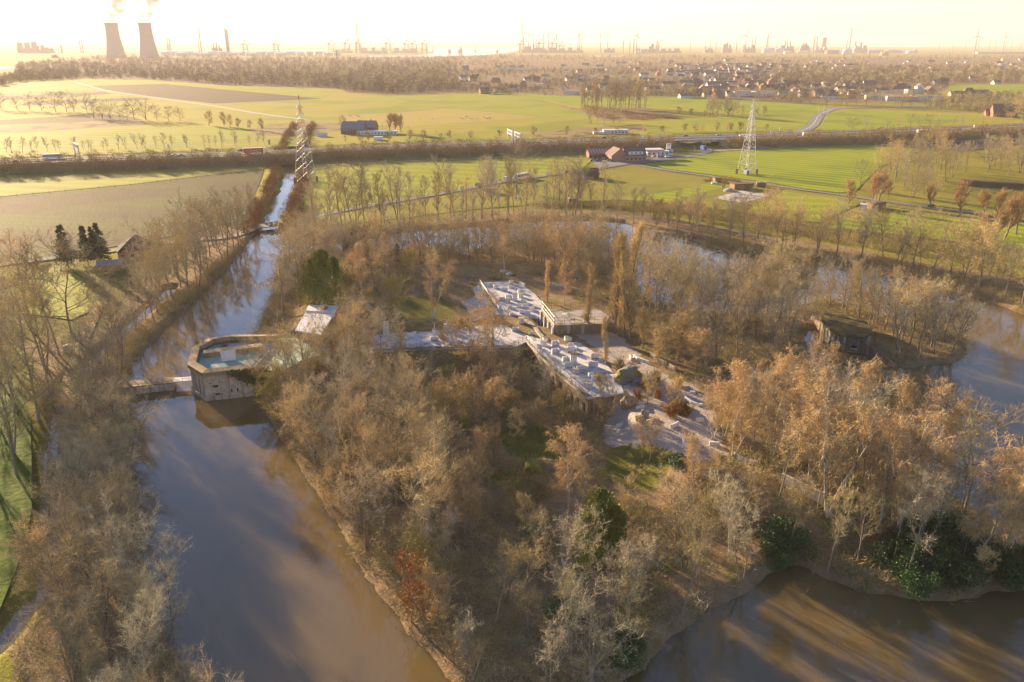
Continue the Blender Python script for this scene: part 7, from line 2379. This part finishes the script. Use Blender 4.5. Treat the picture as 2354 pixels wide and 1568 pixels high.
for a, b_, c, w, l in ((358, 122, 85, 7, 'short stack right of the cooling towers'), (464, 124, 66, 9, 'tall thin stack left of the tank farm'), (459, 124, 86, 6, 'shorter stack beside the tall thin one'), (524, 127, 66, 12, 'left one of the thick twin stacks'), (528, 127, 69, 11, 'right one of the thick twin stacks'),
                       (187, 120, 91, 8, 'left one of two hazy stacks near the sun'), (192, 120, 92, 8, 'right one of two hazy stacks near the sun'), (143, 122, 103, 14, 'stubby hazy stack near the sun'), (136, 122, 105, 5, 'thin hazy stack near the sun'), (493, 126, 100, 9, 'stubby stack of the plant between the tall stacks'), (500, 126, 98, 9, 'second stubby stack of the plant between the tall stacks'), (506, 126, 104, 9, 'third stubby stack of the plant between the tall stacks'),
                       (1586, 116, 88, 5, 'thin stack at the left of the refinery'), (1631, 116, 88, 5, 'thin stack over the left refinery tanks'), (1645, 118, 96, 6, 'short stack beside the thin one at left of the refinery'), (1692, 116, 93, 7, 'stack left of the big turbine at the refinery'), (1727, 116, 88, 6, 'first stack right of the big refinery turbine'), (1734, 116, 81, 7, 'tall stack right of the big refinery turbine'),
                       (1784, 116, 93, 5, 'thin stack behind the large tank'), (1803, 118, 92, 9, 'left stack of the refinery cluster'), (1808, 118, 88, 8, 'highest stack of the refinery cluster'), (1815, 118, 93, 9, 'right stack of the refinery cluster'), (1845, 118, 97, 9, 'left column of the second refinery cluster'), (1852, 118, 98, 9, 'right column of the second refinery cluster'),
                       (1869, 118, 82, 10, 'left one of the dark twin stacks beside the small cooling tower'), (1875, 118, 82, 10, 'right one of the dark twin stacks beside the small cooling tower'), (1964, 118, 93, 12, 'dark column right of the striped stack'), (1977, 118, 97, 18, 'broad tower right of the dark column'), (1432, 124, 93, 10, 'pale stack left of the industrial complex'), (1447, 124, 93, 8, 'dark stack of the middle complex'),
                       (1456, 124, 90, 9, 'taller dark stack of the middle complex'), (1509, 124, 94, 10, 'left of two dark stacks right of the middle turbine'), (1513, 124, 96, 9, 'right of two dark stacks right of the middle turbine')):
    stack(a, b_, c, w, l, 'industry' if 'pale' not in l else 'industry_pale')
stack(1951, 120, 65, 10, 'tall red and white striped stack of the refinery', 'turbine', True)
stack(1944, 122, 93, 8, 'short red and white stack beside the tall striped one', 'turbine', True)
stack(1876, 131, 97, 5, 'slender white needle mast in front of the refinery', 'turbine', rt=.3)
Yc = G(1892, 118, 1.2)[1]; x = far(1892, Yc); h = height_at(1892, 86, Yc)
r = empty('cooling_tower', (x, Yc, 0)); tag(r, 'small grey cooling tower of the refinery', 'cooling tower')
b = MB(); b.lathe([(24, 0), (20, h * .5), (18, h * .8), (19, h)], n=24, cap=False); b.build('shell', M['industry'], r, smooth=True)
b = MB(); b.lathe([(17, h * .9), (.1, h * .9)], n=24, cap=False); b.build('inner_deck', M['industry'], r)

# tanks
def tank(dx, dyb, wpx, hm_, label, m_='tank', dome=False, grp=None):
    dyb = max(dyb, 121.5)
    x, y = at_base(dx, dyb); t = y / (CP + SP * (784 - dyb) / FPX); w = wpx * t / FPX / 2
    r = empty('storage_tank', (x, y, 0)); tag(r, label, 'storage tank', grp)
    b = MB(); b.lathe([(w, 0), (w, hm_)], n=28, cap=False); b.build('shell', M[m_], r, smooth=False)
    b = MB(); b.lathe([(w, hm_), (w * .7, hm_ * (1.25 if dome else 1.08)), (w * .35, hm_ * (1.42 if dome else 1.13)), (.1, hm_ * (1.5 if dome else 1.15))], n=28); b.build('roof', M[m_], r, smooth=True)


tl = [383, 402, 418, 434, 452, 472, 492, 512, 530, 545, 560, 578, 600, 622, 645, 668, 690, 712, 735, 755, 775]
for k, a in enumerate(tl):
    tank(a, 128 + (k % 3) * .9 - 1, rg.uniform(14, 26), rg.uniform(16, 24), 'white storage tank in the long tank farm right of the cooling towers', grp='tank farm right of the cooling towers')
for a, b_, w, h, l, m_, dm in ((1765, 120, 29, 34, 'large pale tank at the left of the refinery', 'tank', False), (1793, 121, 20, 32, 'medium pale tank right of the large one', 'tank', False), (1810, 124, 18, 18, 'low white tank in front of the cluster', 'tank', False), (1838, 122, 12, 15, 'small white tank right of the low white one', 'tank', False), (1852, 122, 22, 15, 'wide low white tank left of the small cooling tower', 'tank', False),
                               (1912, 124.5, 32, 26, 'wide dark tank in front of the small cooling tower', 'industry', False), (1947, 124.5, 22, 26, 'grey round topped tank below the striped stack', 'tank', True), (1984, 121, 18, 12, 'low domed tank, first of the white domes', 'turbine', True), (2013, 121, 34, 18, 'wide white dome, second of the row', 'turbine', True), (2049, 121, 33, 18, 'wide white dome, third of the row', 'turbine', True),
                               (2068, 121, 15, 14, 'small white dome at the end of the row', 'turbine', True), (2092, 123, 18, 20, 'pale tank right of the domes', 'tank', False), (2104, 123, 10, 22, 'small sphere like tank right of the domes', 'tank', True), (1467, 124, 16, 16, 'tank left of the middle complex', 'tank', False)):
    tank(a, b_, w, h, l, m_, dm)

# blocks of the plants
def block(dx, dyb, wpx, dyt, label, m_='industry', dep=40, steps=3):
    dyb = max(dyb, 121.5)
    x, y = at_base(dx, dyb); t = y / (CP + SP * (784 - dyb) / FPX); w = wpx * t / FPX; h = height_at(dx, dyt, y)
    r = empty('industrial_plant', (x, y, 0)); tag(r, label, 'industrial plant')
    b = MB(); b.box((0, 0, 0), (w, dep, h * .45)); b.build('hall', M[m_], r)
    for k in range(steps):
        u = (k + .5) / steps - .5
        b = MB(); b.box((u * w + rg.uniform(-.05, .05) * w, rg.uniform(-5, 5), h * .452), (w / steps * rg.uniform(.35, .8), dep * .6, h * rg.uniform(.2, .548))); b.build('tower_block', M[m_], r)
    b = MB()
    for k in range(steps + 2):
        u = (k + .3) / (steps + 2) - .5
        b.tube([(u * w, -dep * .52, 0), (u * w, -dep * .52, h * rg.uniform(.5, .9))], w * .012 + .6, 5)
    b.build('pipes', M[m_], r)


for a, b_, w, c, l, m_ in ((66, 122, 44, 96, 'hazy block of the power station nearest the sun', 'industry'), (98, 122, 26, 104, 'lower hazy block beside it near the sun', 'industry'), (115, 122, 16, 108, 'small hazy block left of the stubby stack', 'industry'), (500, 126, 24, 104, 'process plant between the tall stacks', 'industry'), (1670, 117, 22, 97, 'refinery units left of the big turbine', 'industry'),
                           (1720, 117, 30, 100, 'refinery units right of the big turbine', 'industry'), (1808, 118, 30, 99, 'dense refinery units of the main cluster', 'industry'), (1848, 118, 24, 100, 'refinery units of the second cluster', 'industry'), (1885, 119, 30, 106, 'hall below the small cooling tower', 'industry_pale'), (1975, 119, 30, 99, 'tower blocks right of the striped stack', 'industry_pale'),
                           (1500, 122, 22, 99, 'conveyor tower of the middle complex', 'industry'), (1475, 123, 30, 111, 'low halls of the middle complex', 'industry_pale'), (1540, 122, 50, 110, 'long halls right of the middle complex', 'industry'), (1628, 118, 20, 106, 'red brown hall left of the refinery', 'brick'), (1400, 120, 26, 108, 'dim hall behind the middle turbines', 'industry'), (1058, 119, 9, 107, 'dark silo block in the harbour basin', 'industry'),
                           (1034, 119, 6, 112, 'small dark hut in the harbour basin', 'industry'), (1143, 118, 5, 112, 'small beacon building by the dock', 'industry'), (860, 123, 60, 109, 'container stacks in the left harbour', 'industry_pale'), (930, 122, 60, 110, 'container stacks in the middle of the harbour', 'industry_pale'), (790, 121, 40, 110, 'container stacks at the left end of the harbour', 'industry_pale'),
                           (1240, 116, 80, 106, 'quay halls below the big cranes', 'industry'), (1310, 117, 60, 109, 'quay halls right of the big cranes', 'industry'), (127, 133, 8, 125, 'square tower in the hazy wood at left', 'industry'), (2032, 128, 16, 118, 'tan building in the far village fringe', 'brick_var')):
    block(a, b_, w, c, l, m_)

# cranes
def quay_crane(dx, dyb, dyt, label, up=False, s=1.0, grp=None):
    dyb = max(dyb, 121.5)
    x, y = at_base(dx, dyb); h = height_at(dx, dyt, y)
    r = empty('quay_crane', (x, y, 0), rg.uniform(-.3, .3) + (0 if up else 0)); tag(r, label, 'crane', grp)
    w = h * .2
    hb = h * .62
    b = MB()
    for sx in (-1, 1):
        for sy in (-1, 1): b.tube([(sx * w, sy * w * .6, 0), (sx * w * .75, sy * w * .5, hb)], h * .028, 4)
    b.tube([(-w, -w * .6, h * .25), (w, -w * .6, h * .25)], h * .022, 4); b.tube([(-w, w * .6, h * .25), (w, w * .6, h * .25)], h * .022, 4)
    b.build('leg_frame', M['industry'], r)
    b = MB(); b.box((0, 0, hb), (h * .75, w * .5, h * .04)); b.box((-h * .15, 0, hb + h * .04), (h * .16, w * .6, h * .09)); b.build('girder', M['industry'], r)
    b = MB()
    b.tube([(w * .4, 0, hb), (w * .1, 0, h)], h * .026, 4); b.tube([(-w * .6, 0, hb), (w * .1, 0, h)], h * .02, 4)
    b.build('mast', M['industry'], r)
    b = MB()
    if up: b.tube([(w * 1.0, 0, hb), (w * .7, 0, h * 1.28)], h * .035, 4)
    else: b.tube([(w * .1, 0, h), (h * .36, 0, hb + h * .03)], h * .018, 4)
    b.build('boom', M['industry'], r)


for a, b_, c, l in ((565, 115, 92, 'harbour crane right of the thick twin stacks'), (636, 115, 91, 'harbour crane standing alone over the tanks'), (762, 116, 91, 'quay crane at the left end of the harbour'), (799, 117, 89, 'first quay crane left of the tall harbour pylon'), (825, 117, 89, 'quay crane in front of the tall harbour pylon'), (893, 117, 89, 'quay crane in the middle of the harbour'),
                    (935, 117, 90, 'left quay crane of the group of three'), (953, 117, 90, 'middle quay crane of the group of three'), (976, 117, 90, 'right quay crane of the group of three')):
    quay_crane(a, b_, c, l)
for a, b_, c, l in ((1199, 113, 92, 'big quay crane with raised boom beside the tall pylon'), (1244, 113, 88, 'tallest big quay crane with raised boom'), (1274, 113, 88, 'right big quay crane with raised boom'), (1230, 113, 96, 'big quay crane between the raised booms'), (1290, 113, 96, 'big quay crane with lowered boom at the right')):
    quay_crane(a, b_, c, l, up='raised' in l)
for a, b_, c, tx, l in ((564, 113, 78, -4, 'slanting jib crane over the tank farm'), (995, 119, 90, 3, 'thin mobile crane jib by the estuary'), (1093, 119, 97, 4, 'slanting mobile crane jib by the dock'), (860, 113, 95, 8, 'slanting jib left of the middle harbour')):
    x, y = at_base(a, b_); h = height_at(a, c, y)
    r = empty('jib_crane', (x, y, 0)); tag(r, l, 'crane')
    b = MB(); b.box((0, 0, 0), (18, 12, 10)); b.build('cab', M['industry'], r)
    b = MB(); b.tube([(-2, 0, 8), (tx * y / 1800, 0, h)], [2.4, 1.4], 4); b.build('jib', M['industry'], r)

# tall harbour pylons
def far_pylon(dx, dyb, dyt, label, w=16, arms=True):
    dyb = max(dyb, 121.5)
    x, y = at_base(dx, dyb); h = height_at(dx, dyt, y)
    r = empty('pylon', (x, y, 0)); tag(r, label, 'pylon')
    b = MB()
    for sx in (-1, 1):
        for sy in (-1, 1): b.tube([(sx * w, sy * w, 0), (sx * w * .28, sy * w * .28, h * .7), (sx * w * .2, sy * w * .2, h)], [1.8, 1.4, 1.2], 4)
    b.build('leg_frame', M['industry'], r)
    b = MB(); n_ = 12
    for i in range(n_):
        u0, u1 = i / n_, (i + 1) / n_
        f = lambda u: w * (1 - .72 * min(1, u / .7)) * (1 if u < .7 else 1 - (u - .7))
        b.tube([(-f(u0), -f(u0), h * u0), (f(u1), -f(u1), h * u1)], .8, 3); b.tube([(f(u0), -f(u0), h * u0), (-f(u1), -f(u1), h * u1)], .8, 3)
    b.build('bracing', M['industry'], r)
    if arms:
        for u in (.8, .9, 1.0):
            b = MB(); b.tube([(-h * .07, 0, h * u), (h * .07, 0, h * u)], 1.1, 4); b.build('cross_arm', M['industry'], r)


far_pylon(823, 118, 54, 'very tall lattice pylon over the harbour cranes')
far_pylon(1200, 117, 54, 'very tall lattice pylon beside the raised crane booms')
far_pylon(1330, 118, 75, 'faint lattice pylon behind a turbine', 12)
far_pylon(1762, 117, 79, 'lattice flare tower above the refinery', 9, False)
far_pylon(388, 116, 88, 'left faint pylon behind the tank farm', 9)
far_pylon(393, 116, 88, 'right faint pylon behind the tank farm', 9)

# wind turbines
def turbine(dx, dyb, dyh, rpx, ph, label, yaw=0.0, grp=None):
    dyb = max(dyb, 121.5)
    x, y = at_base(dx, dyb); h = height_at(dx, dyh, y)
    t = y / (CP + SP * (784 - dyb) / FPX); R_ = rpx * t / FPX
    r = empty('wind_turbine', (x, y, 0), yaw); tag(r, label, 'wind turbine', grp)
    w = h * .034
    b = MB(); b.lathe([(w, 0), (w * .75, h * .5), (w * .5, h - 1.5)], n=12); b.build('tower', M['turbine'], r, smooth=True)
    b = MB(); b.box((0, h * .01, h - 2.0), (h * .035, h * .09, h * .035)); b.build('nacelle', M['turbine'], r)
    b = MB(); b.lathe([(h * .016, -h * .012), (h * .02, 0), (h * .012, h * .016), (.1, h * .022)], n=10); hb_ = b.build('hub', M['turbine'], r, loc=(0, -h * .04, h)); hb_.rotation_euler = (R(90), 0, 0)
    for k in range(3):
        a = ph + k * 2 * math.pi / 3
        b = MB()
        c_ = R_ * .085
        for u0, u1, w0, w1 in ((0, .2, .5, 1.0), (.2, 1.0, 1.0, .15)):
            A0, A1 = R_ * u0, R_ * u1
            q0_, q1_ = c_ * w0, c_ * w1
            vs = [(A0, -q0_ * .5, -.5), (A0, q0_ * .5, -.5), (A1, q1_ * .5, -.2), (A1, -q1_ * .5, -.2), (A0, -q0_ * .5, .5), (A0, q0_ * .5, .5), (A1, q1_ * .5, .2), (A1, -q1_ * .5, .2)]
            ca, sa = math.cos(a), math.sin(a)
            b.raw([(p[0] * ca - p[1] * sa, p[2], p[0] * sa + p[1] * ca) for p in vs], [(0, 1, 2, 3), (7, 6, 5, 4), (0, 4, 5, 1), (1, 5, 6, 2), (2, 6, 7, 3), (3, 7, 4, 0)])
        b.build('blade', M['turbine'], r, loc=(0, -h * .045, h))


for a, b_, c, rp, ph, l in ((1215, 117, 79, 13, 1.1, 'turbine just right of the tall harbour pylon'), (1226, 117, 77, 15, 1.5, 'turbine left of the raised crane booms'), (1261, 122, 77, 16, 2.2, 'turbine in front of the raised crane booms'), (1337, 118, 80, 14, 1.35, 'turbine left of the pair beside the harbour'),
                            (1380, 119, 78, 14, .35, 'left turbine of the pair over the far wood'), (1396, 121, 77, 13, 1.55, 'right turbine of the pair over the far wood'), (1462, 128, 81, 22, 1.25, 'big turbine over the middle complex'), (1711, 123, 81, 22, 1.15, 'big turbine in front of the refinery'),
                            (2238, 130, 82, 20, 1.6, 'large turbine left of the pair at the right horizon'), (2304, 122, 83, 17, 1.6, 'large turbine right of the pair at the right horizon'), (2352, 121, 76, 14, 2.6, 'turbine cut by the right edge of the picture')):
    turbine(a, b_, c, rp, ph, l, rg.uniform(-.25, .25))
for a, b_, c in ((2156, 109, 92), (2188, 110, 92), (2217, 110, 94), (2246, 111, 91), (2272, 112, 91), (2286, 112, 94), (2309, 114, 94), (2322, 115, 92), (2341, 117, 91), (2346, 117, 94)):
    turbine(a, b_ + 4, c, 7.5, rg.uniform(0, 2), 'small far turbine in the hazy group on the right horizon', rg.uniform(-.3, .3), 'small far turbines on the right horizon')
put(house('warehouse', 420, 40, 12, 1, M['turbine'], M['brick_pale'], 'flat', chim=False, win=False), 2318, 124, R(-4), 'long low pale warehouse at the right horizon', 'warehouse')
put(house('warehouse', 90, 50, 14, 14, M['industry_pale'], M['roof_white'], 'gable', chim=False, win=False), 1475, 122, R(30), 'white sloping roofed hall right of the big middle turbine', 'warehouse')

# ------------------------------------------------------------------ haze
hz = MB()
hz.box((0, 9000, -4.0), (40000, 24000, 344.0))
hm = bpy.data.materials.new('haze')
hm.use_nodes = True
nt = hm.node_tree
nt.nodes.clear()
ho = nt.nodes.new('ShaderNodeOutputMaterial')
pv = nt.nodes.new('ShaderNodeVolumePrincipled')
pv.inputs['Color'].default_value = (.84, .76, .74, 1)
pv.inputs['Density'].default_value = 0.00008
pv.inputs['Anisotropy'].default_value = 0.12
nt.links.new(pv.outputs[0], ho.inputs['Volume'])
o = hz.build('haze', hm)
tag(o, 'pale warm evening haze thickening towards the horizon', kind='stuff')
